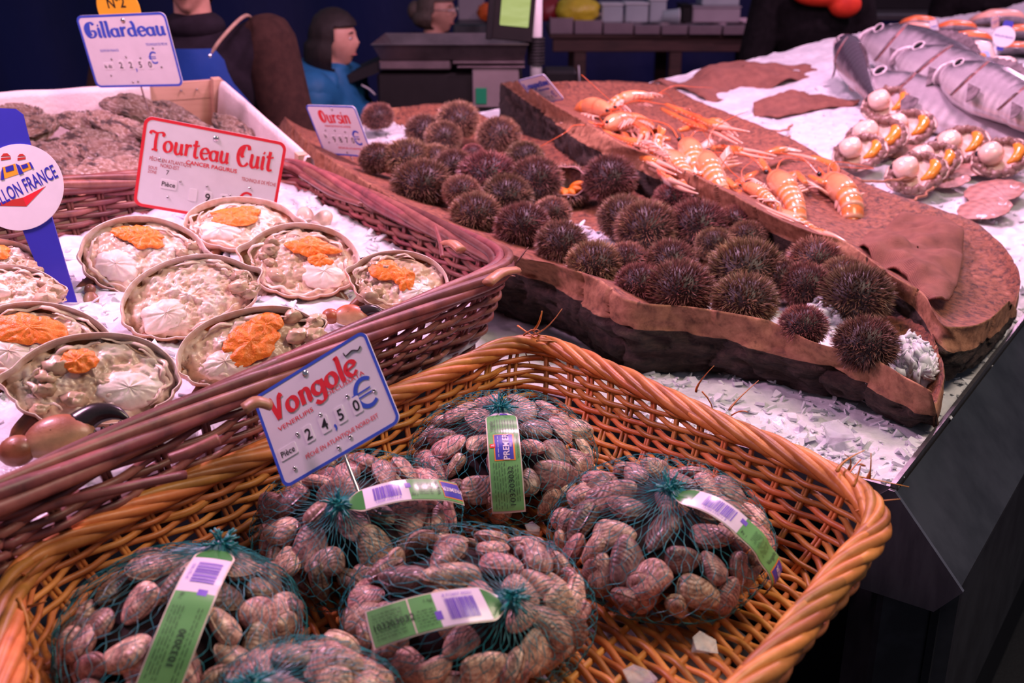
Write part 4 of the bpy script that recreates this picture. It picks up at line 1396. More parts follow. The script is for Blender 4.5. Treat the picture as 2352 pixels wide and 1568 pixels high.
        def letters(body, s_mid, w_mid, size, m, flip=1, along=1, bold=0.0, name='lettering'):
            """text running along the band (along=1) or across it"""
            V, F = text_mesh(body, bold)
            if len(V) == 0: return
            X = (V[:, 0] - V[:, 0].max() / 2) * size; Y = (V[:, 1] - 0.5) * size
            if along: sx, wy = s_mid * L + flip * X, w_mid + flip * Y / (Wd / 2)
            else: sx, wy = s_mid * L - flip * Y, w_mid + flip * X / (Wd / 2)
            P = strip_pt(sx, wy, 5 * e)
            part(name, P, F, m, lab)
        def lines(s0, s1, ws, m=M_ink):
            Vs = []
            for w_ in ws:
                s = s0
                while s < s1 - 0.01:
                    g = min(s1, s + rr.uniform(0.012, 0.05))
                    Sg, Wg = np.meshgrid(np.linspace(s, g, 4) * L, np.array([w_ - 0.015, w_ + 0.015]), indexing='ij')
                    Vs.append((strip_pt(Sg.ravel(), Wg.ravel(), 4.5 * e), grid_faces(4, 2)))
                    s = g + 0.010
            part('small_print', *join(Vs), m, lab)
        if style == 'front':
            patch('green_print', 0.10, 0.985, -0.93, 0.93, M_lgreen)
            patch('pale_print', 0.02, 0.10, -0.9, 0.9, M_lwhite)
            patch('violet_print', 0.075, 0.105, -0.1, 0.5, M_lviolet)
            sg = 1
            letters('Vongole', 0.30, -0.70, 0.0052, M_ink, -1)
            lines(0.20, 0.40, [-0.46, -0.30, -0.14, 0.02, 0.18, 0.36, 0.54, 0.70])
            patch('brand_orange', 0.415, 0.665, -0.62, 0.64, M_lorange)
            patch('brand_panel', 0.422, 0.658, -0.55, 0.54, M_lblue)
            letters('PREMIER', 0.54, 0.10, 0.0072, M_lwhite, -1, bold=0.014)
            lines(0.44, 0.64, [-0.36], M_lwhite)
            letters('1880', 0.54, 0.40, 0.0026, M_lwhite, -1)
            Vb, Fb = ball(16, 8)
            patch('red_seal', 0.52, 0.56, -0.86, -0.52, M_lred)
            letters('&', 0.54, -0.69, 0.004, M_lwhite, -1)
            letters('www.krijnverwijs.com', 0.545, 0.80, 0.0026, M_ink, -1)
            lines(0.68, 0.97, [-0.70, -0.54, -0.38, -0.22, -0.06])
            letters('103203032', 0.83, 0.28, 0.0062, M_ink, -1, bold=0.01)
            lines(0.70, 0.93, [0.58, 0.72])
        else:
            patch('green_leaf_print', 0.04, 0.20, -0.9, 0.9, M_lgreen2)
            patch('pale_print', 0.16, 0.50, -0.93, 0.93, M_lwhite)
            patch('green_print', 0.50, 0.985, -0.93, 0.93, M_lgreen)
            patch('violet_print', 0.475, 0.52, 0.1, 0.55, M_lviolet)
            # bar code
            Vs = []
            s = 0.23
            while s < 0.43:
                g = s + rr.choice([0.003, 0.005, 0.008])
                Sg, Wg = np.meshgrid(np.linspace(s, g, 2) * L, np.linspace(-0.50, 0.66, 5), indexing='ij')
                Vs.append((strip_pt(Sg.ravel(), Wg.ravel(), 3.5 * e), grid_faces(2, 5)))
                s = g + rr.choice([0.003, 0.004, 0.006])
            part('bar_code', *join(Vs), M_lviolet, lab)
            letters('8 712657 00251', 0.33, -0.68, 0.0030, M_lviolet, -1)
            if style == 'side':
                lines(0.58, 0.71, [-0.5, -0.34, -0.18, -0.02, 0.14, 0.30, 0.46])
                letters('Vongole', 0.745, 0.10, 0.0044, M_ink, 1, along=0)
                patch('brand_orange', 0.785, 0.985, -0.75, 0.80, M_lorange)
                patch('brand_panel', 0.792, 0.98, -0.66, 0.70, M_lblue)
                letters('PREMIER', 0.885, 0.0, 0.0058, M_lwhite, -1, along=1, bold=0.014)
            elif style == 'curl':
                lines(0.52, 0.64, [-0.1, 0.06, 0.22, 0.38, 0.54, 0.70])
                letters('103203032', 0.80, 0.05, 0.0066, M_ink, -1, bold=0.01)
                lines(0.72, 0.95, [-0.6, -0.42, -0.25, 0.34, 0.5, 0.66])
                patch('glare_fold', 0.665, 0.675, -0.93, 0.93, M_lborder)
            else:
                lines(0.60, 0.95, [-0.70, -0.54, -0.38, -0.22, 0.5, 0.66])
                letters('1032030', 0.80, 0.15, 0.0062, M_ink, -1, bold=0.01)
            letters('1 kg', 0.535, -0.60, 0.0034, M_ink, -1)
    return root
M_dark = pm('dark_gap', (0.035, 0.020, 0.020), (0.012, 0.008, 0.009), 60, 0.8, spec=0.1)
TOP = lambda pos: 'clam shell in the net bag ' + pos
clam_bag((1158, 1008), 212, 172, (1150, 935), (0.05, -1, 0), 'teal net bag of clams at the back under the upright green label holding clams', 'mottled brown clam packed in the back net bag with the upright green label', 1, n=50, label=(0.150, 0.037, 0, 0.0, 'front'))
clam_bag((820, 1168), 234, 196, (785, 1160), (1, 0.25, 0), 'teal net bag of clams directly under the clam price sign holding clams', 'grey brown clam packed in the net bag under the clam price sign', 2, n=52, label=(0.140, 0.031, 0, 0.008, 'side'))
clam_bag((412, 1410), 275, 205, (497, 1262), (0.02, -1, 0), 'teal net bag of clams in the left front corner of the orange basket holding clams', 'ribbed brown clam packed in the left front net bag', 3, n=52, label=(0.170, 0.036, 0, 0.0, 'plain'))
clam_bag((1075, 1360), 284, 200, (1165, 1372), (-1, -0.55, 0), 'teal net bag of clams at front centre with a curling green label holding clams', 'speckled clam packed in the front centre net bag', 4, n=54, label=(0.128, 0.036, 0, 0.012, 'curl'))
clam_bag((1520, 1188), 248, 196, (1535, 1125), (0.85, -0.62, 0), 'teal net bag of clams alone on the right of the orange basket holding clams', 'banded clam packed in the right hand net bag', 5, n=54, label=(0.165, 0.031, 0, 0.0, 'side'))
clam_bag((700, 1585), 230, 140, (590, 1568), None, 'teal net bag of clams cut by the bottom edge of the photo holding clams', 'pale ribbed clam packed in the bottom edge net bag', 6, n=40, zc=0.90, h=0.055)
# ice bits in the basket
M_wet = pm('wet_ice', (0.90, 0.90, 0.94), (0.80, 0.82, 0.88), 40, 0.25, 0.4, 60)
M_wet.node_tree.nodes['Principled BSDF'].inputs['Transmission Weight'].default_value = 0.75
M_wet.node_tree.nodes['Principled BSDF'].inputs['IOR'].default_value = 1.31
def ice_piece(c, px, lbl, seed, z=0.868):
    rr = np.random.RandomState(seed)
    p = at(c[0], c[1], z)
    s = px / ppm(p)
    V = np.array([(x, y, zz) for zz in (-0.18, 0.18) for (x, y) in ((-1, -0.5), (-0.2, -0.8), (0.9, -0.4), (0.7, 0.6), (-0.3, 0.8))]) + rr.randn(10, 3) * 0.12
    V = V * s
    F = [(4, 3, 2, 1, 0), (5, 6, 7, 8, 9)] + [(i, (i + 1) % 5, 5 + (i + 1) % 5, 5 + i) for i in range(5)]
    o = link('ice_flake', mesh('ice_flake', V, F, M_wet, smooth=False), None, Matrix.Translation(p) @ Matrix.Rotation(0.35, 4, 'X') @ Matrix.Rotation(rr.rand() * 3, 4, 'Z'))
    tag(o, lbl, 'ice flake', 'ice flakes fallen in the clam basket')
ice_piece((1258, 1262), 26, 'pink lit ice flake between the front and right hand net bags', 1)
ice_piece((1222, 1212), 20, 'dull ice flake just under the back net bag label', 2)
ice_piece((1615, 1478), 34, 'clear ice flake on the basket floor in front of the right bag', 3)
ice_piece((1470, 1555), 36, 'ice flake on the basket floor at the bottom edge', 4)
ice_piece((1925, 992), 40, 'flat pink ice flake on the counter before the trough tip', 5, 0.856)

# ---------------------------------------------------------------- price signs
M_sign = flat('sign_white', (0.80, 0.79, 0.82), 0.28)
M_sblue = flat('sign_blue', (0.045, 0.11, 0.60), 0.3)
M_sred = flat('sign_red', (0.78, 0.030, 0.045), 0.3)
M_tile = flat('number_tile', (0.86, 0.85, 0.86), 0.3)
M_black_ink = flat('black_print', (0.012, 0.012, 0.014), 0.4)
M_hole = flat('dark_hole', (0.05, 0.045, 0.05), 0.5)
M_chrome = pm('rivet_metal', (0.75, 0.74, 0.74), (0.6, 0.6, 0.6), 50, 0.18, metallic=1.0)
M_pblue = flat('paddle_blue', (0.035, 0.035, 0.42), 0.35)
M_yellow = flat('disc_yellow', (0.90, 0.48, 0.03), 0.35)
M_sorange = flat('boat_orange', (0.95, 0.42, 0.03), 0.35)
M_sred2 = flat('boat_dark_red', (0.55, 0.04, 0.03), 0.35)

GL = {}
def _arc(cx, cy, rx, ry, a0, a1, n=12):
    return [(cx + rx * math.cos(math.radians(a0 + (a1 - a0) * k / (n - 1))), cy + ry * math.sin(math.radians(a0 + (a1 - a0) * k / (n - 1)))) for k in range(n)]
GL['V'] = (0.66, [[(-0.02, 0.86), (0.10, 0.98), (0.16, 0.60), (0.26, 0.02)], [(0.26, 0.02), (0.40, 0.55), (0.50, 0.90), (0.60, 1.02)], [(-0.04, 0.80), (0.12, 0.86)], [(0.48, 0.84), (0.66, 0.90)]])
GL['o'] = (0.56, [_arc(0.25, 0.31, 0.20, 0.28, 95, 460, 18)])
GL['n'] = (0.56, [[(0.02, 0.58), (0.12, 0.54), (0.11, 0.0)], [(0.12, 0.44), (0.26, 0.60), (0.40, 0.50), (0.40, 0.10), (0.46, 0.0)]])
GL['g'] = (0.58, [_arc(0.24, 0.33, 0.19, 0.25, 40, 330, 16), [(0.44, 0.60), (0.45, 0.20), (0.40, -0.22), (0.20, -0.30), (0.02, -0.16)]])
GL['l'] = (0.26, [[(0.03, 0.98), (0.12, 1.02), (0.11, 0.5), (0.11, 0.08), (0.20, 0.0)]])
GL['e'] = (0.50, [[(0.07, 0.30), (0.42, 0.36), (0.40, 0.52), (0.25, 0.61), (0.10, 0.50), (0.05, 0.28), (0.14, 0.06), (0.28, 0.0), (0.44, 0.12)]])
GL['T'] = (0.74, [[(-0.02, 0.84), (0.06, 1.0), (0.30, 0.94), (0.58, 1.0), (0.70, 0.92), (0.66, 0.80)], [(0.34, 0.94), (0.31, 0.5), (0.33, 0.10), (0.30, -0.02)], [(0.16, 0.0), (0.30, 0.06), (0.46, 0.0)]])
GL['u'] = (0.56, [[(0.02, 0.60), (0.10, 0.56), (0.09, 0.18), (0.20, 0.0), (0.36, 0.10), (0.40, 0.30)], [(0.40, 0.60), (0.41, 0.14), (0.50, 0.0)]])
GL['r'] = (0.44, [[(0.02, 0.60), (0.11, 0.54), (0.11, 0.0)], [(0.12, 0.42), (0.24, 0.60), (0.38, 0.56)]])
GL['t'] = (0.42, [[(0.16, 0.92), (0.15, 0.50), (0.15, 0.12), (0.24, 0.0), (0.36, 0.06)], [(0.0, 0.66), (0.18, 0.62), (0.36, 0.68)]])
GL['a'] = (0.56, [_arc(0.24, 0.28, 0.19, 0.26, 40, 330, 16), [(0.42, 0.58), (0.42, 0.14), (0.50, 0.0)]])
GL['C'] = (0.64, [[(0.56, 0.80), (0.50, 0.98), (0.28, 0.98), (0.08, 0.75), (0.05, 0.35), (0.20, 0.03), (0.42, 0.0), (0.58, 0.18)], [(0.30, 0.96), (0.22, 0.55), (0.30, 0.40)], [(-0.04, 0.50), (0.10, 0.54)]])
GL['i'] = (0.26, [[(0.03, 0.60), (0.11, 0.56), (0.11, 0.08), (0.20, 0.0)], [(0.08, 0.82), (0.16, 0.78)]])
GL['O'] = (0.72, [_arc(0.32, 0.48, 0.26, 0.46, 110, 475, 20), [(0.30, 0.94), (0.24, 0.5), (0.30, 0.10)]])
GL['s'] = (0.46, [[(0.38, 0.50), (0.28, 0.61), (0.12, 0.56), (0.10, 0.40), (0.24, 0.32), (0.38, 0.22), (0.34, 0.04), (0.20, 0.0), (0.04, 0.10)]])
GL['d'] = (0.58, [_arc(0.24, 0.28, 0.19, 0.26, 30, 330, 16), [(0.30, 1.0), (0.40, 0.80), (0.42, 0.40), (0.42, 0.12), (0.50, 0.0)]])
GL['G'] = (0.72, [[(0.58, 0.84), (0.46, 1.0), (0.24, 0.96), (0.07, 0.70), (0.06, 0.34), (0.20, 0.03), (0.44, 0.02), (0.58, 0.20), (0.56, 0.42), (0.36, 0.44)], [(0.30, 0.94), (0.24, 0.5), (0.30, 0.12)]])
GL['J'] = (0.5, [[(0.36, 1.0), (0.36, 0.2), (0.2, -0.02), (0.0, 0.1)]])
GL['c'] = (0.46, [_arc(0.24, 0.30, 0.19, 0.28, 50, 320, 14)])
GL['q'] = (0.56, [_arc(0.24, 0.30, 0.19, 0.26, 40, 330, 14), [(0.42, 0.58), (0.42, -0.3)]])
GL['S'] = (0.6, [[(0.5, 0.85), (0.3, 1.0), (0.1, 0.85), (0.15, 0.6), (0.42, 0.42), (0.45, 0.15), (0.25, 0.0), (0.03, 0.14)]])
GL['L'] = (0.56, [[(0.10, 1.0), (0.10, 0.06), (0.46, 0.04)]])
GL[' '] = (0.30, [])
def fancy(word, wmax=0.15, wmin=0.06):
    """pen drawn lettering, capital height 1"""
    Vs, x0 = [], 0.0
    for ch in word:
        adv, strokes = GL[ch]
        for s in strokes:
            P = np.array(s, float)
            P = smoothpath(np.column_stack([P, np.zeros(len(P))]), max(8, 5 * len(P)) if len(P) < 9 else 2 * len(P))[:, :2]
            T = np.gradient(P, axis=0); T = T / np.maximum(np.linalg.norm(T, axis=1, keepdims=True), 1e-9)
            ang = np.arctan2(T[:, 1], T[:, 0]) - math.radians(15)
            wd = (wmin + (wmax - wmin) * np.abs(np.sin(ang)))[:, None] / 2
            Nn = np.stack([-T[:, 1], T[:, 0]], -1)
            A = P + Nn * wd; B = P - Nn * wd
            V = np.stack([A, B], 1).reshape(-1, 2) + np.array([x0, 0])
            n = len(P)
            Vs.append((np.column_stack([V, np.zeros(len(V))]), grid_faces(n, 2)[:, ::-1]))
        x0 += adv
    V, F = join(Vs)
    V = V.copy(); V[:, 0] -= 0.0
    # tiny offset per stroke so overlapping strokes do not fight
    k = 0
    for i, (v, f) in enumerate(Vs):
        V[k:k + len(v), 2] += 0.0004 * (i % 5)
        k += len(v)
    return V, F, x0
def rrect(w_, h_, r, n=6, x0=0, y0=0):
    P = rbox_path(x0 + w_ / 2, y0 + h_ / 2, w_ / 2, h_ / 2, r, n)
    return P
def plate(P, z0, z1):
    n = len(P)
    V = np.vstack([np.column_stack([P, np.full(n, z1)]), np.column_stack([P, np.full(n, z0)])])
    F = [tuple(range(n)), tuple(range(2 * n - 1, n - 1, -1))] + [(n + i, n + (i + 1) % n, (i + 1) % n, i) for i in range(n)]
    return V, F
def ringplate(Po, Pi, z0, z1):
    n = len(Po)
    V = np.vstack([np.column_stack([Po, np.full(n, z1)]), np.column_stack([Pi, np.full(n, z1)]), np.column_stack([Po, np.full(n, z0)]), np.column_stack([Pi, np.full(n, z0)])])
    i = np.arange(n); j = (i + 1) % n
    F = np.vstack([np.stack([i, j, n + j, n + i], -1), np.stack([2 * n + i, 2 * n + j, j, i], -1), np.stack([n + i, n + j, 3 * n + j, 3 * n + i], -1), np.stack([3 * n + i, 3 * n + j, 2 * n + j, 2 * n + i], -1)])
    return V, F
def solve_sign(TL, TR, BL, anchor, aspect):
    rays = [np.array(ray(*p)) for p in (TL, TR, BL)]
    cam_ = np.array([0, 0, CAMZ]); a = np.array(anchor) - cam_
    best = None
    for yaw in np.linspace(-1.3, 1.3, 79):
        for pt in np.linspace(-0.9, 1.35, 76):
            n = np.array([math.sin(yaw) * math.cos(pt), -math.cos(yaw) * math.cos(pt), math.sin(pt)])
            Q = []
            for r in rays:
                dn = r @ n
                if dn > -0.08: break
                Q.append(r * ((a @ n) / dn))
            if len(Q) < 3: continue
            U = Q[1] - Q[0]; W = Q[2] - Q[0]
            u, w_ = np.linalg.norm(U), np.linalg.norm(W)
            c = (U @ W / (u * w_)) ** 2 + 0.5 * (math.log(u / w_ / aspect)) ** 2 + 0.004 * yaw ** 2
            if best is None or c < best[0]: best = (c, Q, U, W, u, w_)
    c, Q, U, W, u, w_ = best
    X = Vector(U).normalized(); Y = -Vector(W); Y = (Y - X * Y.dot(X)).normalized(); Z = X.cross(Y)
    org = Vector(Q[0] + cam_) - Y * w_
    return frame(X, Y, Z, org), u, w_
def sign(lbl, TL, TR, BL, anchor, aspect, border, spike=0.05, cat='price sign', name='price_sign'):
    M, w_, h_ = solve_sign(TL, TR, BL, anchor, aspect)
    root = thing(name, lbl, cat, M)
    th = 0.0016
    r = 0.06 * w_
    part('plate', *plate(rrect(w_, h_, r), 0, th), M_sign, root, smooth=False)
    b = 0.022 * w_
    part('border', *ringplate(rrect(w_, h_, r), rrect(w_ - 2 * b, h_ - 2 * b, r * 0.7, 6, b, b), th, th + 0.0004), border, root, smooth=False)
    if spike:
        part('spike', *tube([(w_ / 2, h_ * 0.9, -0.002), (w_ / 2, h_ * 0.3, -0.003), (w_ / 2, -spike * 0.5, -0.004), (w_ / 2, -spike, -0.004)], [0.002, 0.002, 0.002, 0.0006], 6, (0, 0, 1)), M_chrome, root)
    return root, w_, h_, th
def put_title(S, word, x, y, hgt, wid, m, wmax=0.17, wmin=0.07, slant=0.0, arch=0.0):
    root, w_, h_, th = S
    V, F, L = fancy(word, wmax, wmin)
    sx = wid * w_ / L; sy = hgt * h_
    P = np.column_stack([x * w_ + V[:, 0] * sx + slant * V[:, 1] * sy, y * h_ + V[:, 1] * sy + arch * h_ * np.sin(V[:, 0] / L * math.pi), th + 0.0005 + V[:, 2] * 0.2])
    part('lettering', P, F, m, root, smooth=False)
def put_text(S, body, x, y, hgt, wid, m, bold=0.0, name='lettering', parent=None, dz=0.0005, ang=0.0):
    root, w_, h_, th = S
    V, F = text_mesh(body, bold)
    L = V[:, 0].max()
    sy = hgt * h_; sx = wid * w_ / L if wid else sy
    X = V[:, 0] * sx; Y = V[:, 1] * sy
    c, s = math.cos(ang), math.sin(ang)
    part(name, np.column_stack([x * w_ + X * c - Y * s, y * h_ + X * s + Y * c, np.full(len(V), th + dz)]), F, m, parent or root, smooth=False)
def put_tile(S, body, x, y, wd, hg, m=None):
    root, w_, h_, th = S
    P = rrect(wd * w_, hg * h_, 0.012 * w_, 4, x * w_, y * h_)
    t = part('number_tile', *plate(P, th, th + 0.0007), M_tile, root, smooth=False)
    if body:
        V, F = text_mesh(body, 0.012)
        L = V[:, 0].max()
        hh = V[:, 1].max() - V[:, 1].min()
        sy = hg * h_ * (0.66 if len(body) < 3 else 0.5)/max(hh, 0.9)
        sx = min(sy * 0.95, wd * w_ * 0.84 / L)
        X = x * w_ + wd * w_ / 2 + (V[:, 0] - L / 2) * sx
        Y = y * h_ + hg * h_ / 2 + (V[:, 1] - (V[:, 1].max() + V[:, 1].min()) / 2) * sy
        part('digit' if len(body) == 1 else 'lettering', np.column_stack([X, Y, np.full(len(V), th + 0.0011)]), F, m or M_black_ink, t, smooth=False)
def put_holes(S, pts, r=0.012):
    root, w_, h_, th = S
    for (x, y) in pts:
        a = np.linspace(0, 2 * math.pi, 13)[:-1]
        Po = np.stack([x * w_ + r * w_ * np.cos(a), y * h_ + r * w_ * np.sin(a)], -1)
        part('eyelet', *ringplate(Po, Po * 0.45 + np.array([x * w_, y * h_]) * 0.55, th, th + 0.0012), M_chrome, root)
        part('eyelet_hole', *plate(Po * 0.5 + np.array([x * w_, y * h_]) * 0.5, th, th + 0.0005), M_hole, root)
def put_rivet(S, x, y, r=0.022):
    root, w_, h_, th = S
    V, F = ball(14, 8)
    part('rivet', V * np.array([r, r, r * 0.5]) * w_ + np.array([x * w_, y * h_, th]), F, M_chrome, root)
def put_euro(S, x, y, hg, m, skew=0.0):
    root, w_, h_, th = S
    r = hg * h_ / 2
    a = np.radians(np.linspace(50, 310, 22))
    cx, cy = x * w_, y * h_
    P = np.stack([cx + r * 0.85 * np.cos(a), cy + r * np.sin(a)], -1)
    T = nrm(np.gradient(P, axis=0)); Nn = np.stack([-T[:, 1], T[:, 0]], -1)
    wd = r * 0.13 * (1 + 0.3 * np.sin(np.linspace(0, math.pi, 22)))[:, None]
    L = [(np.column_stack([np.stack([P + Nn * wd, P - Nn * wd], 1).reshape(-1, 2), np.full(44, th + 0.0005)]), grid_faces(22, 2))]
    for yy in (0.16, -0.16):
        q = np.array([(cx - 1.2 * r, cy + yy * r - 0.06 * r), (cx + 0.35 * r, cy + yy * r - 0.03 * r), (cx + 0.42 * r, cy + yy * r + 0.09 * r), (cx - 1.15 * r, cy + yy * r + 0.06 * r)])
        L.append((np.column_stack([q, np.full(4, th + 0.0006)]), np.array([[0, 1, 2, 3]])))
    part('euro_symbol', *join(L), m, root, smooth=False)

# clam sign
S = sign('white price sign with blue edge and red clam lettering at front centre', (582, 915), (838, 757), (655, 1124), aty(770, 1070, 1.0), 1.38, M_sblue, 0.08)
put_title(S, 'Vongole', 0.10, 0.65, 0.24, 0.75, M_sred, 0.19, 0.08, 0.0, 0.0)
put_text(S, 'VENERUPIS', 0.11, 0.545, 0.045, 0.31, M_sred, 0.006, ang=0.0)
put_text(S, 'DECUSSATA', 0.56, 0.60, 0.045, 0.32, M_sred, 0.006)
put_tile(S, 'Pièce', 0.05, 0.255, 0.15, 0.12)
for b, x in (('2', 0.285), ('4', 0.425), ('5', 0.565), ('0', 0.70)): put_tile(S, b, x, 0.28, 0.075, 0.17)
put_text(S, ',', 0.525, 0.28, 0.16, 0.02, M_sblue, 0.03)
put_euro(S, 0.845, 0.43, 0.28, M_sblue)
put_text(S, 'PÊCHÉ EN ATLANTIQUE NORD-EST', 0.24, 0.15, 0.045, 0.62, M_sred, 0.006)
put_holes(S, [(0.24, 0.42), (0.46, 0.47), (0.70, 0.49), (0.90, 0.40), (0.13, 0.13), (0.50, 0.085), (0.61, 0.12)], 0.014)
put_rivet(S, 0.46, 0.93, 0.026)
root, w_, h_, th = S
q = smoothpath([(0.79 * w_, 0.90 * h_, th + 0.0008), (0.80 * w_, 0.86 * h_, th + 0.0008), (0.86 * w_, 0.875 * h_, th + 0.0008), (0.90 * w_, 0.845 * h_, th + 0.0008), (0.93 * w_, 0.87 * h_, th + 0.0008)], 16)
part('pen_squiggle', *tube(q, 0.0007, 4), M_black_ink, root)

# cooked crab sign
S = sign('white price sign with red edge and large red crab lettering standing in the dark basket', (333, 264), (660, 328), (304, 470), aty(470, 480, 1.92), 1.52, M_sred, 0.08)
put_title(S, 'Tourteau', 0.055, 0.645, 0.205, 0.56, M_sred, 0.17, 0.07, 0.0)
put_title(S, 'Cuit', 0.665, 0.655, 0.23, 0.265, M_sred, 0.17, 0.07, 0.0)
put_text(S, 'CANCER PAGURUS', 0.32, 0.56, 0.045, 0.36, M_sred, 0.02)
put_text(S, 'PÊCHE EN ATLANTIQUE', 0.07, 0.53, 0.042, 0.29, M_sred2)
put_text(S, 'NORD-EST', 0.15, 0.475, 0.042, 0.13, M_sred2)
put_text(S, 'SOUS', 0.07, 0.435, 0.035, 0.06, M_sred2)
put_text(S, 'ZONE', 0.07, 0.39, 0.035, 0.06, M_sred2)
put_text(S, '7', 0.195, 0.40, 0.055, 0.02, M_black_ink)
put_text(S, 'TECHNIQUE DE PÊCHE', 0.72, 0.49, 0.042, 0.25, M_sred2)
put_tile(S, 'Pièce', 0.165, 0.245, 0.115, 0.105)
for b, x in (('', 0.37), ('9', 0.475), ('5', 0.59), ('', 0.70)): put_tile(S, b, x, 0.16, 0.058, 0.14)
put_euro(S, 0.78, 0.275, 0.17, M_sred)
put_holes(S, [(0.14, 0.56), (0.30, 0.35), (0.49, 0.35), (0.66, 0.30), (0.79, 0.42), (0.23, 0.155)], 0.010)
put_rivet(S, 0.50, 0.895, 0.022)

# oyster sign with a yellow disc
S = sign('white price sign with blue edge and blue oyster lettering, yellow disc on top', (174, 36), (379, 27), (222, 201), aty(320, 195, 2.52), 1.42, M_sblue, 0.10)
put_title(S, 'Gillardeau', 0.06, 0.70, 0.20, 0.90, M_sblue, 0.19, 0.08)
put_text(S, 'ELEVE EN FRANCE', 0.17, 0.50, 0.035, 0.21, M_sblue)
put_text(S, 'TECHNIQUE DE PECHE', 0.70, 0.565, 0.035, 0.24, M_sblue)
put_tile(S, 'la dz', 0.155, 0.25, 0.115, 0.10)
for b, x in (('2', 0.33), ('2', 0.44), ('5', 0.55), ('0', 0.66)): put_tile(S, b, x, 0.245, 0.06, 0.13)
put_text(S, ',', 0.515, 0.235, 0.13, 0.015, M_sblue, 0.03)
put_euro(S, 0.755, 0.40, 0.15, M_sblue)
put_holes(S, [(0.27, 0.395), (0.44, 0.42), (0.60, 0.40), (0.77, 0.53), (0.81, 0.27), (0.21, 0.17), (0.44, 0.07), (0.50, 0.075)], 0.010)
put_rivet(S, 0.52, 0.91, 0.026)
root, w_, h_, th = S
a = np.linspace(0, 2 * math.pi, 49)[:-1]
Pd = np.stack([0.50 * w_ + 0.235 * w_ * np.cos(a), 1.06 * h_ + 0.235 * w_ * np.sin(a)], -1)
dsc = part('number_disc', *plate(Pd, -0.002, -0.0004), M_yellow, root, smooth=False)
put_text(S, 'N°2', 0.39, 1.08, 0.14, 0.20, M_black_ink, 0.02, parent=dsc, dz=-0.0018)

# urchin sign
S = sign('white price sign with blue edge and red urchin lettering on the far ice', (702, 240), (815, 243), (746, 353), aty(795, 348, 2.62), 1.40, M_sblue, 0.05)
put_title(S, 'Oursin', 0.20, 0.66, 0.25, 0.62, M_sred, 0.18, 0.08)
put_text(S, 'PARACENTROTUS LIVIDUS', 0.25, 0.575, 0.04, 0.52, M_sred, 0.01)
put_tile(S, 'la', 0.13, 0.33, 0.10, 0.12)
for b, x in (('9', 0.30), ('8', 0.43), ('7', 0.56), ('0', 0.68)): put_tile(S, b, x, 0.235, 0.075, 0.18)
put_euro(S, 0.83, 0.38, 0.26, M_sblue)
put_text(S, 'PECHE EN ATLANTIQUE', 0.36, 0.14, 0.04, 0.50, M_sred, 0.01)
put_holes(S, [(0.22, 0.50), (0.42, 0.51), (0.62, 0.49), (0.20, 0.26), (0.84, 0.36), (0.50, 0.07)], 0.014)
put_rivet(S, 0.52, 0.93, 0.026)

# langoustine sign
S = sign('lilac lit price sign with blue lettering at the far end of the langoustine trough', (1190, 184), (1249, 169), (1238, 240), aty(1262, 232, 3.10), 1.35, M_sblue, 0.03)
put_title(S, 'Langoustine', 0.06, 0.62, 0.22, 0.88, M_sblue, 0.26, 0.14)
put_text(S, 'vivante', 0.40, 0.46, 0.10, 0.42, M_sblue, 0.03)
put_euro(S, 0.84, 0.28, 0.20, M_sblue)
for b, x in (('3', 0.30), ('9', 0.42), ('9', 0.54), ('0', 0.66)): put_tile(S, b, x, 0.12, 0.08, 0.16)

# small sign beside the scallops
S = sign('small pale price sign with blue lettering standing on ice near the scallops', (1795, 214), (1857, 202), (1830, 280), aty(1855, 270, 3.72), 1.30, M_sblue, 0.03)
put_title(S, 'St Jacques', 0.08, 0.62, 0.22, 0.84, M_sblue, 0.26, 0.14)
put_text(S, 'FRANCE', 0.40, 0.50, 0.06, 0.34, M_sblue, 0.02)
put_euro(S, 0.82, 0.36, 0.20, M_sblue)
for b, x in (('1', 0.22), ('2', 0.36), ('5', 0.50), ('0', 0.62)): put_tile(S, b, x, 0.16, 0.08, 0.16)

# blue paddle with a round badge
anc = aty(150, 690, 1.52)
nrmv = Vector((0.0, -0.94, 0.34)).normalized()
def on_plane(u, v, anchor=anc, n=nrmv):
    d = ray(u, v); o = Vector((0, 0, CAMZ))
    return o + d * ((anchor - o).dot(n) / d.dot(n))
Y_ = (on_plane(20, 250) - on_plane(146, 690)).normalized(); X_ = Y_.cross(nrmv).normalized(); Z_ = X_.cross(Y_)
org = on_plane(146, 690)
Mp = frame(X_, Y_, Z_, org)
Mi = Mp.inverted()
root = thing('paddle_sign', 'tall blue paddle sign with a round white badge of small boats at left', 'sign', Mp)
def loc(u, v): p = Mi @ on_plane(u, v); return (p.x, p.y)
bl, brr, tr_, = loc(112, 640), loc(176, 694), loc(52, 262)
tl = (loc(-38, 262)[0], tr_[1])
P = [loc(118, 694), loc(176, 694)] + [loc(66, 318), loc(52, 262), loc(36, 250), loc(0, 248), loc(-36, 254), loc(-52, 270)]
P = np.array(P)
V, F = plate(P, -0.003, 0.0)
fixn(part('board', V, F, M_pblue, root, smooth=False))
cx, cy = loc(45, 430); rad = (Vector(loc(147, 430)) - Vector((cx, cy))).length
a = np.linspace(0, 2 * math.pi, 65)[:-1]
bd = part('badge', *plate(np.stack([cx + rad * np.cos(a), cy + rad * 0.97 * np.sin(a)], -1), 0.0, 0.002), M_sign, root, smooth=False)
Sx = Mp.to_3x3()
def poly_on(name, pts, m, par, z=0.0024):
    L_ = [loc(*p) for p in pts]
    n = len(L_)
    V = np.array([(x, y, z) for x, y in L_] + [(x, y, 0.002) for x, y in L_])
    F = [tuple(range(n)), tuple(range(2 * n - 1, n - 1, -1))] + [(i, i + n, (i + 1) % n + n, (i + 1) % n) for i in range(n)]
    return fixn(part(name, V, F, m, par, smooth=False))
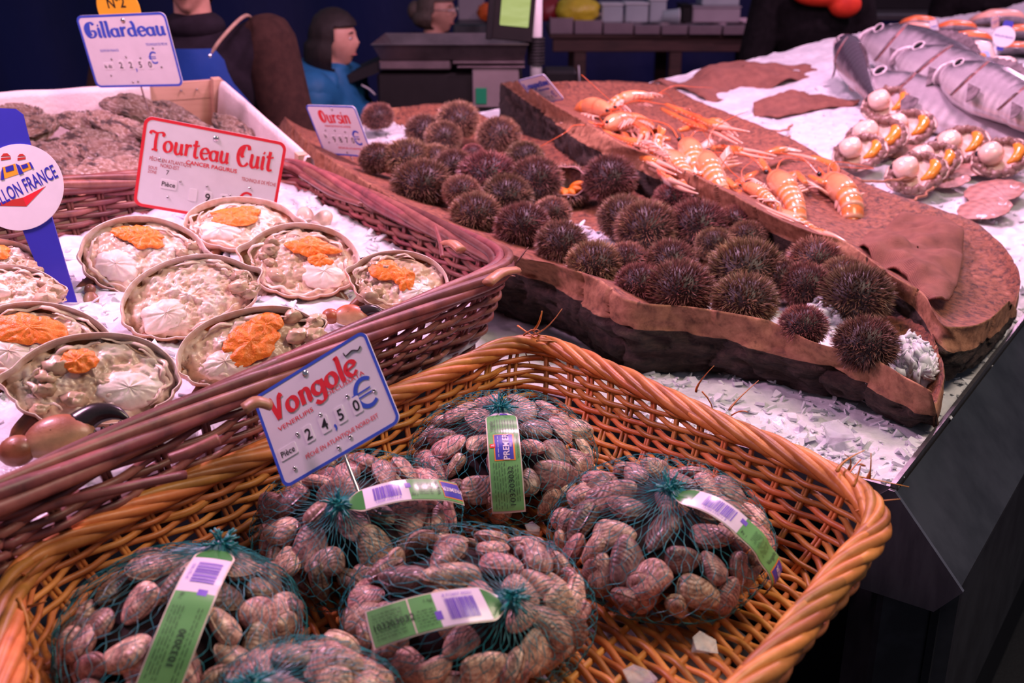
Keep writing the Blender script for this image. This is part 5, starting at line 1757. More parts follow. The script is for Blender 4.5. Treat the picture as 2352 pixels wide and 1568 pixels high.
# text along a slanted baseline; visible letters are the right half
V, F = text_mesh('PAVILLON FRANCE', 0.014)
p0 = Vector(loc(0, 473)); p1 = Vector(loc(136, 406))
k1 = text_mesh('PAVI', 0.014)[0][:, 0].max() - 0.35
dirx = (p1 - p0); Lx = V[:, 0].max()
cap = 0.70 * (Vector(loc(50, 448)) - Vector(loc(40, 402))).length
sx = dirx.length / (Lx - k1)
ex = dirx.normalized(); ey = Vector((-ex.y, ex.x))
Q = np.array([tuple(p0 + ex * ((v[0] - k1) * sx) + ey * (v[1] * cap)) for v in V])
part('lettering', np.column_stack([Q, np.full(len(Q), 0.0026)]), F, M_pblue, bd, smooth=False)
poly_on('hull_light', [(62, 474), (62, 452), (106, 428)], M_sred, bd)
poly_on('hull_dark', [(-30, 472), (54, 454), (62, 474)], M_sred2, bd)
poly_on('hull_dark', [(54, 454), (106, 428), (62, 474)], M_sred, bd, 0.0022)
for (pts, m) in (([(6, 385), (36, 376), (44, 400), (8, 412)], M_sorange), ([(14, 384), (32, 379), (34, 391), (16, 396)], M_pblue), ([(8, 384), (12, 412), (4, 414), (5, 395)], M_pblue), ([(38, 376), (46, 380), (56, 398), (46, 402)], M_pblue),
                 ([(48, 380), (68, 373), (74, 388), (54, 396)], M_sorange), ([(50, 380), (64, 376), (67, 384), (54, 389)], M_pblue), ([(68, 373), (72, 373), (79, 386), (75, 389)], M_pblue), ([(-8, 396), (2, 394), (2, 412), (-8, 416)], M_sorange)):
    poly_on('boat_shape', pts, m, bd, 0.0025 if m is M_sorange else 0.0030)
for (u, v, r) in ((15, 361, 11), (51, 361, 9)):
    poly_on('boat_roof', [(u - r, v - 1), (u - r * 0.5, v - r * 0.75), (u + r * 0.3, v - r * 0.8), (u + r, v - 2)], M_sred2, bd)
    poly_on('boat_roof', [(u - r, v + 2), (u + r, v), (u + r, v + 5), (u - r, v + 8)], M_sred2, bd)

def at_ice(u, v, dz=0.0):
    d = ray(u, v); o = Vector((0, 0, CAMZ))
    t = 1.2
    for _ in range(4000):
        p = o + d * t
        if p.z <= float(ice0(p.x, p.y)) + dz: break
        t += 0.004
    return p
def ice0(x, y):
    back = (x - C0.x) * RD.x + (y - C0.y) * RD.y
    b = min(max(back - 0.85, 0), 1.9)
    return 0.842 + 0.168 * (math.sqrt(b * b + 0.01) - 0.1)

# ---------------------------------------------------------------- langoustines
M_lang = colmat('langoustine_shell', 0.26, 0.5, 0.25, 120, 0.001, var=0.18, vscale=60)
M_eye = flat('black_eye', (0.01, 0.008, 0.01), 0.15)
ORG, PALE, REDO, WHT = np.array([0.84, 0.235, 0.055]), np.array([0.88, 0.52, 0.36]), np.array([0.80, 0.085, 0.03]), np.array([0.90, 0.72, 0.64])
def lang_claw(root, pts, r, seed, Mi=None, spiny=True):
    """long slender claw arm along pts: arm, hand, two fingers"""
    P = smoothpath(pts, 40)
    n = len(P)
    k = 22
    rad = np.interp(np.arange(n), [0, 6, 7, 14, 15, 21, 22, 28, 39], [0.5, 0.85, 0.6, 1.0, 0.7, 1.0, 1.15, 1.0, 0.5]) * r
    V, F = tube(P[:k + 6], rad[:k + 6], 10, (0, 0, 1), flat=0.85)
    N_ = len(P[:k + 6])
    up = np.zeros(len(V)); up[:N_ * 10] = np.tile(np.sin(np.arange(10) * 2 * math.pi / 10), N_)
    t = np.zeros(len(V)); t[:N_ * 10] = np.repeat(np.linspace(0, 1, N_), 10)
    col = ORG * (1 - sstep(0.2, 0.9, -up)[:, None]) + WHT * sstep(0.2, 0.9, -up)[:, None]
    red = np.exp(-((t - 0.5) / 0.16) ** 2)[:, None] * 0.7
    col = col * (1 - red) + REDO * red
    part('claw_arm', V, F, M_lang, root, col=col)
    for s in (1, -1):
        T = nrm(np.gradient(P, axis=0)); Sd = nrm(np.cross(T, [0, 0, 1.0]))
        q = np.linspace(0, 1, n - k - 3)
        Q = P[k + 3:] + Sd[k + 3:] * (s * r * (0.55 + 0.25 * np.sin(q * math.pi)))[:, None]
        Vf, Ff = tube(Q, r * np.linspace(0.62, 0.14, len(Q)), 8, (0, 0, 1))
        c = ORG * 0.5 + WHT * 0.5
        cc_ = np.tile(c, (len(Vf), 1)); cc_[-9:] = WHT
        part('claw_finger', Vf, Ff, M_lang, root, col=cc_)
    if spiny:
        sp = []
        for j in range(6, 34, 2):
            for s in (1, -1):
                T = nrm(np.gradient(P, axis=0))[j]; Sd = nrm(np.cross(T, [0, 0, 1.0]))
                b = P[j] + Sd * s * rad[j] * 0.9
                sp.append(tube([b, b + (Sd * s + np.array([0, 0, 0.5])) * r * 0.45], [r * 0.16, r * 0.02], 4))
        V, F = join(sp)
        part('claw_spines', V, F, M_lang, root, col=np.tile(PALE, (len(V), 1)))
def langoustine(head, tail, z, lbl, curl=0.5, bend=0.0, roll=0.0, claws=None, seed=0, sc_=1.0, zt=None):
    ph, pt = at(head[0], head[1], z), at(tail[0], tail[1], z if zt is None else zt)
    L = min((ph - pt).length, 0.34) * sc_
    X = (ph - pt).normalized()
    Zv = Vector((0, 0, 1)); Y = Zv.cross(X).normalized(); Zv = X.cross(Y)
    M = frame(X, Y, Zv, (ph + pt) / 2) @ Matrix.Rotation(roll, 4, 'X')
    root = thing('langoustine', lbl, 'langoustine', M, 'langoustines in the cork trough')
    rr = np.random.RandomState(seed + 300)
    # carapace from the waist (x=0) to the rostrum (x=.5)
    xs = np.linspace(-0.02, 0.40, 22) * L
    pr = np.interp(np.linspace(0, 1, 22), [0, 0.06, 0.3, 0.7, 0.88, 1.0], [0.062, 0.074, 0.080, 0.066, 0.045, 0.02]) * L
    P = np.column_stack([xs, 0 * xs, 0.006 * L + 0.02 * L * np.sin(np.linspace(0, math.pi, 22))])
    V, F = tube(P, pr, 20, (0, 0, 1), flat=1.05)
    t = np.concatenate([np.repeat(np.linspace(0, 1, 22), 20), [0, 1]])
    hz = V[:, 2] / (0.08 * L)
    col = PALE * 0.55 + ORG * 0.45
    col = np.tile(col, (len(V), 1))
    up = sstep(0.1, 0.9, hz)[:, None]
    col = col * (1 - up) + (ORG * 0.75 + PALE * 0.25) * up
    dn = sstep(-0.2, -0.8, hz)[:, None]; col = col * (1 - dn) + WHT * dn
    gv = np.exp(-((t - 0.52) / 0.03) ** 2)[:, None] * 0.6; col = col * (1 - gv) + REDO * gv
    part('carapace', V, F, M_lang, root, col=col)
    P = smoothpath([(0.36 * L, 0, 0.03 * L), (0.46 * L, 0, 0.045 * L), (0.55 * L, 0, 0.065 * L)], 8)
    V, F = tube(P, np.linspace(0.018, 0.003, 8) * L, 6)
    part('rostrum', V, F, M_lang, root, col=np.tile(REDO * 0.6 + ORG * 0.4, (len(V), 1)))
    for s in (1, -1):
        V, F = ball(10, 6)
        part('eye', V * np.array([0.022, 0.016, 0.016]) * L + np.array([0.40, 0.040 * s, 0.045]) * L, F, M_eye, root)
    # abdomen: six overlapping bands along an arc
    a, pos, seg = 0.0, np.array([-0.01 * L, 0, 0.006 * L]), 0.062 * L
    ya = 0.0
    for k in range(6):
        a += curl * 0.30 * (0.5 + k * 0.22); ya += bend * 0.25
        d = np.array([-math.cos(a) * math.cos(ya), -math.cos(a) * math.sin(ya), -math.sin(a)])
        q = pos + d * seg * 1.35
        r0 = (0.074 - 0.0055 * k) * L
        P = np.array([pos * (1 - u) + q * u for u in np.linspace(0, 1, 7)])
        rad = r0 * np.array([0.90, 1.0, 1.03, 1.02, 1.0, 0.98, 0.90])
        V, F = tube(P, rad, 18, np.cross(d, [math.sin(ya), -math.cos(ya), 0]) * 1.0 if True else (0, 0, 1), flat=0.86)
        u = np.concatenate([np.repeat(np.linspace(0, 1, 7), 18), [0, 1]])
        cb = np.tile(ORG, (len(V), 1))
        pb = sstep(0.62, 0.92, u)[:, None]; cb = cb * (1 - pb) + PALE * pb
        part('abdomen_segment', V, F, M_lang, root, col=cb)
        # side flaps
        for s in (1, -1):
            sd = np.array([math.sin(ya), -math.cos(ya), 0]) * s
            dnv = np.cross(sd, d) * (1 if s > 0 else -1)
            dnv = dnv * (-1 if dnv[2] > 0 else 1)
            b = (pos + q) / 2 + sd * r0 * 0.86
            V, F = ball(10, 6)
            R3 = np.stack([d * seg * 0.5, sd * r0 * 0.12, dnv * r0 * 0.55])
            V = V @ R3 + b + dnv * r0 * 0.45
            part('side_flap', V, F, M_lang, root, col=np.tile(WHT * 0.7 + ORG * 0.3, (len(V), 1)))
        pos = pos + d * seg
    # tail fan
    for k, sp in enumerate((-0.55, -0.28, 0, 0.28, 0.55)):
        d0 = np.array([-math.cos(a) * math.cos(ya + sp), -math.cos(a) * math.sin(ya + sp), -math.sin(a)])
        V, F = ball(14, 8)
        side = nrm(np.cross(d0, [0, 0, 1.0])); nn = np.cross(side, d0)
        V = V @ np.stack([d0 * 0.060 * L, side * 0.026 * L, nn * 0.007 * L]) + pos + d0 * 0.075 * L - nn * 0.002 * L * abs(k - 2)
        col = np.tile(ORG, (len(V), 1))
        part('tail_lobe', V, F, M_lang, root, col=col)
    # walking legs
    for s in (1, -1):
        for k in range(4):
            x = (0.10 + 0.06 * k) * L
            kk = rr.rand()
            P = smoothpath([(x, s * 0.05 * L, -0.03 * L), (x + 0.02 * L, s * (0.13 + 0.03 * kk) * L, 0.01 * L), (x + (0.10 + 0.06 * kk) * L, s * 0.16 * L, -0.03 * L), (x + 0.15 * L, s * (0.12 + 0.04 * kk) * L, -0.05 * L)], 14)
            V, F = tube(P, np.linspace(0.010, 0.004, 14) * L, 6)
            part('leg', V, F, M_lang, root, col=np.tile(WHT * 0.65 + ORG * 0.35, (len(V), 1)))
    for s in (1, -1):
        c = rr.randn(3) * 0.15
        P = smoothpath([(0.42 * L, s * 0.025 * L, 0.03 * L), (0.62 * L, s * 0.12 * L, 0.10 * L), (0.85 * L, s * (0.30 + c[0]) * L, 0.06 * L), (1.05 * L, s * (0.45 + c[1]) * L, 0.0)], 24)
        V, F = tube(P, np.linspace(0.0055, 0.0018, 24) * L, 5)
        part('antenna', V, F, M_lang, root, col=np.tile(REDO * 0.5 + ORG * 0.5, (len(V), 1)))
    Mi = M.inverted()
    if claws is None:
        claws = [[(0.34, s * 0.05, 0.0), (0.48, s * 0.16, 0.03), (0.66, s * 0.16, 0.03), (0.92, s * 0.10, 0.0)] for s in (1, -1)]
        for c in claws: lang_claw(root, np.array(c) * L, 0.036 * L, seed)
    else:
        for c, zz in claws:
            lang_claw(root, np.array([tuple(Mi @ at(u, v, zz)) for u, v in c]), 0.011, seed)
    return root
langoustine((1520, 225), (1340, 232), 1.085, 'langoustine lying sideways at the top of the heap, tail curled towards the sign', curl=1.5, roll=-0.5, seed=1, claws=[([(1520, 250), (1590, 285), (1640, 300), (1700, 330)], 1.06), ([(1530, 240), (1600, 270), (1650, 290), (1718, 302)], 1.075)])
langoustine((1420, 265), (1290, 230), 1.06, 'langoustine with tail nearest the blue lettered sign, under the top one', curl=0.9, roll=0.3, seed=2, claws=[([(1400, 285), (1380, 292), (1340, 286), (1290, 280)], 1.05), ([(1430, 275), (1470, 290), (1480, 310), (1470, 330)], 1.06)])
langoustine((1545, 310), (1650, 430), 1.035, 'langoustine facing away with red knuckles in the middle of the heap', curl=0.5, roll=0.2, seed=3, claws=[([(1540, 320), (1510, 320), (1490, 350), (1450, 295)], 1.04), ([(1560, 300), (1600, 290), (1650, 280), (1690, 312)], 1.05)])
langoustine((1612, 335), (1660, 470), 1.03, 'langoustine lying beside the middle one with pale belly flaps', curl=0.6, roll=-0.6, seed=4, claws=[([(1620, 345), (1660, 340), (1700, 348), (1780, 362)], 1.03), ([(1600, 345), (1560, 370), (1530, 390), (1480, 372)], 1.03)])
langoustine((1485, 345), (1640, 440), 1.025, 'langoustine along the near bark rim with white tipped claws', curl=0.3, roll=0.9, seed=5, claws=[([(1480, 350), (1450, 330), (1430, 310), (1400, 298)], 1.03), ([(1500, 370), (1520, 400), (1545, 420), (1600, 440)], 1.03)])
langoustine((1745, 390), (1885, 510), 1.00, 'striped langoustine half hidden behind the near bark rim with long spiny claws', curl=0.4, roll=0.1, seed=6, claws=[([(1740, 395), (1700, 420), (1690, 450), (1830, 510)], 1.0), ([(1760, 390), (1750, 360), (1800, 345), (1840, 348)], 1.02)])
langoustine((1856, 395), (2052, 520), 0.985, 'front langoustine with big orange banded tail curled under', curl=1.35, roll=0.15, seed=7, sc_=1.05, claws=[([(1860, 405), (1900, 420), (1918, 385), (1850, 360), (1790, 350)], 1.0), ([(1850, 420), (1830, 400), (1815, 410), (1800, 425)], 1.0)])
langoustine((1375, 300), (1500, 262), 1.055, 'langoustine lying between the sign and the red knuckled one, head towards the rim', curl=0.3, roll=0.4, seed=9, claws=[([(1380, 300), (1420, 318), (1470, 330), (1530, 352)], 1.05), ([(1390, 310), (1440, 340), (1500, 372), (1560, 400)], 1.04)])
langoustine((1570, 385), (1480, 340), 1.035, 'langoustine with pale underside turned up beside the near rim', curl=0.5, roll=2.6, seed=10, claws=[([(1570, 380), (1600, 350), (1630, 330), (1660, 305)], 1.04), ([(1580, 395), (1620, 400), (1660, 380), (1700, 372)], 1.03)])
langoustine((1700, 425), (1800, 470), 1.005, 'langoustine squeezed between the striped one and the middle of the heap', curl=0.4, roll=-0.4, seed=11, claws=[([(1690, 430), (1650, 400), (1640, 375), (1690, 360)], 1.02), ([(1700, 440), (1680, 455), (1700, 470), (1760, 490)], 1.0)])
langoustine((1720, 480), (1935, 560), 0.965, 'langoustine pressed lengthwise against the inner bark rim, mostly claws showing', curl=0.1, roll=1.2, seed=8, sc_=0.9, claws=[([(1800, 505), (1850, 525), (1900, 545), (1945, 562)], 0.975), ([(1700, 470), (1740, 485), (1790, 500), (1850, 520)], 0.98)])

# ---------------------------------------------------------------- burlap cloths
def burlap():
    m, t, b = newmat('brown_burlap')
    co = coords(t)
    w1 = N(t, 'ShaderNodeTexWave', wave_type='BANDS', bands_direction='X'); w1.inputs['Scale'].default_value = 130
    w2 = N(t, 'ShaderNodeTexWave', wave_type='BANDS', bands_direction='Y'); w2.inputs['Scale'].default_value = 130
    for w_ in (w1, w2):
        w_.inputs['Distortion'].default_value = 1.5; t.links.new(co, w_.inputs['Vector'])
    h = math_(t, 'MULTIPLY', w1.outputs['Fac'], w2.outputs['Fac'])
    c = ramp(t, ntex(t, co, 30, 5), [(0.3, (0.20, 0.075, 0.055)), (0.7, (0.34, 0.135, 0.095))])
    c = mixc(t, 0.6, c, ramp(t, h, [(0.0, (0.55, 0.5, 0.5)), (0.6, (1.1, 1.1, 1.1))]), 'MULTIPLY')
    t.links.new(c, b.inputs['Base Color'])
    b.inputs['Roughness'].default_value = 0.9
    bump(t, b, h, 0.6, 0.002)
    return m
M_burlap = burlap()
def cloth(lbl, pts, zf, seed,  amp=0.008, th=0.004, nr=30, wr=14):
    loop = smoothpath([(u, v, 0) for u, v in pts + pts[:1]], 90)[:-1]
    W3 = np.array([tuple(at_ice(u, v, 0.01)) if zf is None else tuple(at(u, v, zf)) for u, v, _ in loop])
    c = W3.mean(0)
    V = []
    for q in np.linspace(1, 0.02, nr):
        A = c + (W3 - c) * q
        A[:, 2] += 0.014 * (1 - q ** 4)
        V.append(A)
    V = np.vstack(V)
    P = np.column_stack([V[:, :2] * wr, np.zeros(len(V))])
    V[:, 2] += amp * fbm(P, 3, seed)
    n = len(loop)
    F = grid_faces(nr, n, closed_v=True)
    # consistent up side
    low = V.copy(); low[:, 2] -= th
    i = np.arange(n); j = (i + 1) % n
    F = np.vstack([F, F[:, ::-1] + len(V), np.stack([i, len(V) + i, len(V) + j, j], -1)])
    V = np.vstack([V, low])
    org = V.mean(0); org[2] = V[:, 2].min()
    o = part('burlap_cloth', V - org, F, M_burlap, None, Vector(org))
    fixn(o)
    return tag(o, lbl, 'cloth', 'brown burlap cloths on the stall')
cloth('brown burlap cloth bunched at the near tip of the langoustine trough', [(1960, 548), (2030, 520), (2110, 498), (2190, 512), (2212, 560), (2200, 640), (2160, 692), (2120, 672), (2070, 625), (2010, 600)], 0.957, 3, 0.016, wr=13)
cloth('brown burlap cloth folded under the langoustine claws at the far end', [(1395, 292), (1470, 300), (1520, 330), (1560, 380), (1480, 352), (1420, 325)], 1.0, 4, 0.006)
cloth('large brown burlap cloth spread on the ice behind the langoustine trough', [(1495, 190), (1600, 165), (1680, 148), (1800, 132), (1866, 140), (1872, 165), (1800, 188), (1720, 200), (1640, 228), (1560, 205)], None, 5, 0.022, wr=9)
cloth('brown burlap strip half buried in ice behind the small price sign', [(1730, 240), (1800, 222), (1860, 212), (1950, 226), (1972, 238), (1900, 246), (1840, 258), (1780, 268), (1735, 258)], None, 6, 0.012)
# twine on the bark
M_twine = pm('twine', (0.46, 0.20, 0.12), (0.30, 0.12, 0.07), 60, 0.8)
for i, (pts, l) in enumerate(((
    [(1690, 330), (1740, 300), (1800, 300), (1820, 285)], 'short twine on the bark beyond the long orange claws'), ([(1760, 345), (1790, 330), (1815, 312)], 'second short twine on the bark beyond the long orange claws'),
    ([(1930, 398), (1985, 415), (2040, 415), (2105, 405)], 'long thin twine lying across the bark above the front langoustine'), ([(1990, 470), (2050, 465), (2110, 455), (2145, 430)], 'thicker twine on the bark right of the front langoustine'))):
    def zb_(u, v): return 0.985 - 0.035 * sstep(300, 480, v)
    W3 = np.array([tuple(at(u, v, zb_(u, v))) for u, v in pts])
    P = smoothpath(W3, 40); P[:, :2] += 0.004 * np.column_stack([np.sin(np.arange(40) * 0.9), np.cos(np.arange(40) * 0.7)])
    org = P.mean(0)
    o = part('twine', *tube(P - org, 0.0030, 6), M_twine, None, Vector(org))
    tag(o, l, 'twine', 'twine ends on the cork bark')

# ---------------------------------------------------------------- scallops
M_scs = colmat('scallop_shell', 0.45, 0.2, 0.3, 90, 0.001, var=0.35, vscale=50)
M_mantle = pm('scallop_mantle', (0.42, 0.22, 0.17), (0.12, 0.05, 0.05), 70, 0.2, 0.7, 120, 0.003, coat=0.6)
M_muscle = pm('scallop_muscle', (0.86, 0.60, 0.50), (0.78, 0.50, 0.40), 30, 0.18, 0.15, 60, coat=0.6)
M_coral = pm('scallop_coral', (0.95, 0.35, 0.03), (0.85, 0.22, 0.02), 20, 0.2, 0.15, 60, coat=0.6)
def fan(n=64, nr=12, cup=0.22, sgn=-1):
    """ribbed scallop valve of radius 1, hinge at -y"""
    a = np.linspace(0, 2 * math.pi, n, endpoint=False)
    V = []
    for q in np.linspace(1, 0.03, nr):
        rad = q * (1 + 0.02 * np.abs(np.sin(a * 8)))
        x = rad * np.sin(a) * (1.0); y = rad * np.cos(a) * 0.92
        # draw in towards the hinge
        x = x * (1 - 0.22 * sstep(-0.4, -1.0, y))
        z = sgn * cup * (1 - q ** 2) + 0.018 * np.cos(np.arctan2(x, y + 1.0) * 24) * q
        V.append(np.stack([x, y, z], -1))
    return np.vstack(V), grid_faces(nr, n, closed_v=True)
FANV, FANF = fan()
FANV2, FANF2 = fan(cup=0.14, sgn=1)
def shell_col(V, seed):
    th = np.arctan2(V[:, 0], V[:, 1] + 1.0); r = np.hypot(V[:, 0], V[:, 1] + 1)
    s = 0.5 + 0.5 * np.cos(th * 24)
    c = np.array([0.46, 0.20, 0.16]) * (1 - 0.4 * s[:, None]) + np.array([0.12, 0.08, 0.07]) * (0.5 + 0.5 * np.sin(r * 14))[:, None]
    return c
def scallop(c, px, z, lbl, open_=True, ang=0.0, seed=0, tilt=0.45):
    p = at_ice(c[0], c[1], 0.055 if open_ else 0.022)
    nn = (tocam(p) * tilt + Vector((0, 0, 1)) * (1 - tilt) + Vector((-0.15, 0, 0))).normalized()
    X0 = Vector((1, 0, 0)); Y0 = nn.cross(X0).normalized(); X0 = Y0.cross(nn)
    Xd = X0 * math.cos(ang) + Y0 * math.sin(ang)
    s = px / ppm(p)
    root = thing('scallop', lbl, 'scallop', frame(Xd, nn.cross(Xd), nn, p, s), 'scallops on the ice')
    part('lower_shell', FANV, FANF[:, ::-1].copy(), M_scs, root, col=shell_col(FANV, seed))
    if not open_:
        part('upper_shell', FANV2 + np.array([0, 0, 0.03]), FANF2, M_scs, root, col=shell_col(FANV2, seed))
        return root
    Vi = FANV * np.array([0.97, 0.97, 0.9]) + np.array([0, 0, 0.015])
    part('shell_lining', Vi, FANF, M_rim, root)
    a = np.linspace(0, 2 * math.pi, 60, endpoint=False)
    w_ = 0.05 * np.sin(a * 19 + seed) + 0.04 * np.sin(a * 11)
    P = np.stack([(0.80 + w_) * np.sin(a), (0.74 + w_) * np.cos(a), 0.02 + 0.05 * np.sin(a * 14 + seed)], -1)
    part('mantle', *tube(P, 0.13 + 0.03 * np.sin(a * 23), 8, closed=True), M_mantle, root)
    V, F = ball(30, 18)
    V = np.sign(V) * np.abs(V) ** 0.85 * np.array([0.42, 0.40, 0.34]) * (1 + 0.04 * fbm(V * 3, 2, seed)[:, None]) + np.array([-0.28, 0.16, 0.20])
    part('muscle', V, F, M_muscle, root)
    P = smoothpath([(0.05, -0.42, 0.10), (0.36, -0.36, 0.16), (0.58, -0.12, 0.15), (0.60, 0.16, 0.10), (0.52, 0.34, 0.07)], 18)
    part('coral', *tube(P, np.interp(np.arange(18), [0, 4, 9, 14, 17], [0.05, 0.17, 0.20, 0.14, 0.03]), 10, flat=0.8), M_coral, root)
    V, F = ball(14, 10)
    part('dark_gut', V * np.array([0.14, 0.16, 0.10]) + np.array([-0.62, 0.42, 0.10]), F, M_black, root)
    return root
for i, (c, r, z, l) in enumerate((((2040, 240), 60, 1.01, 'open scallop alone at the back, lit edge on'), ((2082, 297), 66, 0.995, 'open scallop second from the back with round white muscle'), ((2012, 318), 72, 0.985, 'open scallop with pale orange coral left of the second one'),
    ((1975, 350), 62, 0.955, 'open scallop half hidden by the far bark rim'), ((2205, 335), 66, 0.985, 'open scallop on the right of the middle row'), ((2140, 372), 66, 0.975, 'open scallop with bright orange coral in the middle of the front row'),
    ((2105, 398), 70, 0.95, 'front open scallop with a large orange coral wedge beside the bark rim'), ((2300, 362), 66, 0.985, 'open scallop at the right edge with orange wedge'))):
    scallop(c, r, z, l, True, 0.1 * math.sin(i * 2.1), i)
for i, (c, r, z, l) in enumerate((((2152, 282), 44, 0.985, 'closed brown scallop behind the second open one'), ((2205, 312), 46, 0.98, 'closed scallop just above the right middle open one'), ((2262, 345), 48, 0.965, 'closed scallop between the two right hand open ones'),
    ((2285, 440), 66, 0.93, 'closed scallop lying flat below the right edge open one'), ((2262, 480), 60, 0.92, 'closed scallop with radiating ribs nearest the bark rim'), ((2180, 415), 45, 0.935, 'closed scallop under the front row'), ((2070, 345), 50, 0.95, 'closed scallop buried under the open pair'), ((2235, 385), 52, 0.94, 'closed dark scallop under the right middle open one'))):
    scallop(c, r, z, l, False, 0.3 * math.cos(i * 1.7), i + 20, 0.15)

# ---------------------------------------------------------------- whole fish
M_fish = colmat('fish_skin', 0.22, 0.6, 0.35, 240, 0.001, var=0.2, vscale=160)
M_fish.node_tree.nodes['Principled BSDF'].inputs['Metallic'].default_value = 0.25
M_fin = pm('fish_fin', (0.22, 0.17, 0.19), (0.08, 0.06, 0.07), 40, 0.35, 0.4, 120, stretch=(1, 6, 1))
M_mouth = pm('fish_mouth', (0.42, 0.14, 0.13), (0.10, 0.04, 0.04), 30, 0.35)
M_silver = pm('pale_fish_jaw', (0.70, 0.62, 0.66), (0.5, 0.42, 0.46), 40, 0.25, coat=0.5)
def fish(head, tail, lbl, seed=0, dark=0.0, gape=0.25, hgt=0.24, roll=0.6):
    a, b = at_ice(*head), at_ice(*tail)
    X = (a - b).normalized(); L = (a - b).length
    Zv = Vector((0, 0, 1)); Y = Zv.cross(X).normalized(); Zv = X.cross(Y)
    M = frame(X, Y, Zv, b) @ Matrix.Rotation(roll, 4, 'X')
    root = thing('whole_fish', lbl, 'fish', M, 'large silver fish on the ice')
    n, k = 44, 28
    t = np.linspace(0.03, 0.97, n)
    H = hgt * L * np.interp(t, [0, 0.08, 0.2, 0.45, 0.68, 0.8, 0.90, 1.0], [0.22, 0.26, 0.42, 0.82, 1.0, 0.94, 0.72, 0.34]) / 2
    W = H * np.interp(t, [0, 0.3, 0.7, 1], [0.35, 0.55, 0.62, 0.7])
    an = np.arange(k) * 2 * math.pi / k
    V = np.stack([np.repeat((t * L)[:, None], k, 1), W[:, None] * np.cos(an)[None], H[:, None] * np.sin(an)[None]], -1).reshape(-1, 3)
    up = np.tile(np.sin(an), n); tt = np.repeat(t, k)
    n_ = vnoise(V / L * 60, seed)
    col = np.array([0.55, 0.48, 0.54]) * np.ones((n * k, 1))
    hd = sstep(0.78, 0.9, tt)
    bk = sstep(0.25, 0.75, up + 0.12 * n_ + dark + 0.45 * hd)[:, None]; col = col * (1 - bk) + np.array([0.10, 0.085, 0.11]) * bk
    bl_ = sstep(-0.15, -0.6, up)[:, None]; col = col * (1 - bl_) + np.array([0.80, 0.72, 0.76]) * bl_
    sc2 = (0.82 + 0.18 * np.sin(tt * 150) * np.sin(np.tile(an, n) * 26))[:, None]; col = col * sc2
    F = grid_faces(n, k, closed_v=True)
    part('body', V, F, M_fish, root, col=col)
    # head: gaping lips around a dark red mouth, gill cover edge, eye, fan fins
    hx_, r0 = 0.965 * L, 0.34 * hgt * L / 2
    a_ = np.linspace(0, 2 * math.pi, 28, endpoint=False)
    gy, gz = r0 * 0.85, r0 * (0.85 + 1.5 * gape)
    ring_ = np.column_stack([hx_ + 0.030 * L + 0.022 * L * np.cos(a_ * 1.0 + 1.57) * 0 - 0.030 * L * (np.sin(a_) > 0) * np.sin(a_), gy * np.cos(a_), gz * np.sin(a_)])
    back_ = np.column_stack([np.full(28, 0.90 * L), gy * 1.25 * np.cos(a_), gz * 0.95 * np.sin(a_)])
    in_ = np.column_stack([np.full(28, 0.93 * L), gy * 0.72 * np.cos(a_), gz * 0.72 * np.sin(a_)])
    end_ = np.column_stack([np.full(28, 0.91 * L), gy * 0.05 * np.cos(a_), gz * 0.05 * np.sin(a_)])
    V = np.vstack([back_, ring_]); F = grid_faces(2, 28, closed_v=True)
    part('jaw', V, F, M_fish, root, col=np.tile(np.array([0.30, 0.24, 0.28]), (56, 1)))
    part('mouth', np.vstack([ring_ * np.array([1, 0.9, 0.9]), in_, end_]), grid_faces(3, 28, closed_v=True), M_mouth, root)
    part('lips', *tube(ring_, 0.008 * L, 7, (1, 0, 0), closed=True), M_silver, root)
    for s in (1, -1):
        def on_body(t_, an_):
            Hh = hgt * L * np.interp(t_, [0, 0.08, 0.2, 0.45, 0.68, 0.8, 0.90, 1.0], [0.22, 0.26, 0.42, 0.82, 1.0, 0.94, 0.72, 0.34]) / 2
            Ww = Hh * np.interp(t_, [0, 0.3, 0.7, 1], [0.35, 0.55, 0.62, 0.7])
            return np.column_stack([t_ * L, s * Ww * np.cos(an_), Hh * np.sin(an_)])
        q = np.linspace(-1.1, 1.05, 22)
        tt_ = 0.745 + 0.055 * (q / 1.1) ** 2
        part('gill_edge', *tube(on_body(tt_, q) * np.array([1, 1.02, 1.0]), 0.0060 * L * (1 - 0.5 * np.abs(q) / 1.1), 7, flat=0.6), M_fin, root)
        tt2 = 0.735 + 0.055 * (q / 1.1) ** 2
        part('gill_slit', *tube(on_body(tt2, q), 0.006 * L * (1 - 0.6 * np.abs(q) / 1.1), 6, flat=0.7), M_mouth, root)
        e_ = on_body(np.array([0.90]), np.array([0.42]))[0]
        V, F = ball(14, 8)
        part('eye', V * np.array([0.020, 0.007, 0.020]) * L + e_, F, M_eye, root)
        part('eye_ring', *tube(e_ + np.column_stack([0.022 * L * np.cos(a_), 0 * a_ + s * 0.003 * L, 0.022 * L * np.sin(a_)]), 0.004 * L, 6, (0, 1, 0), closed=True), M_silver, root)
        b_ = on_body(np.array([0.72]), np.array([-0.35]))[0]
        fan_ = [b_]
        for w_ in np.linspace(-0.5, 0.5, 9): fan_.append(b_ + np.array([-0.13 * math.cos(w_), s * 0.022, -0.05 - 0.13 * math.sin(w_) * 0.6]) * L)
        V = np.array(fan_); V = np.vstack([V, V + np.array([0, s * 0.004 * L, 0])])
        F = [(0, k_, k_ + 1) for k_ in range(1, 9)] + [(10, 10 + k_ + 1, 10 + k_) for k_ in range(1, 9)] + [(k_, 10 + k_, 11 + k_, k_ + 1) for k_ in range(1, 9)]
        part('pectoral_fin', V, F, M_fin, root, smooth=False)
    # dorsal fin: a low sheet with spiny edge
    td = np.linspace(0.34, 0.66, 22)
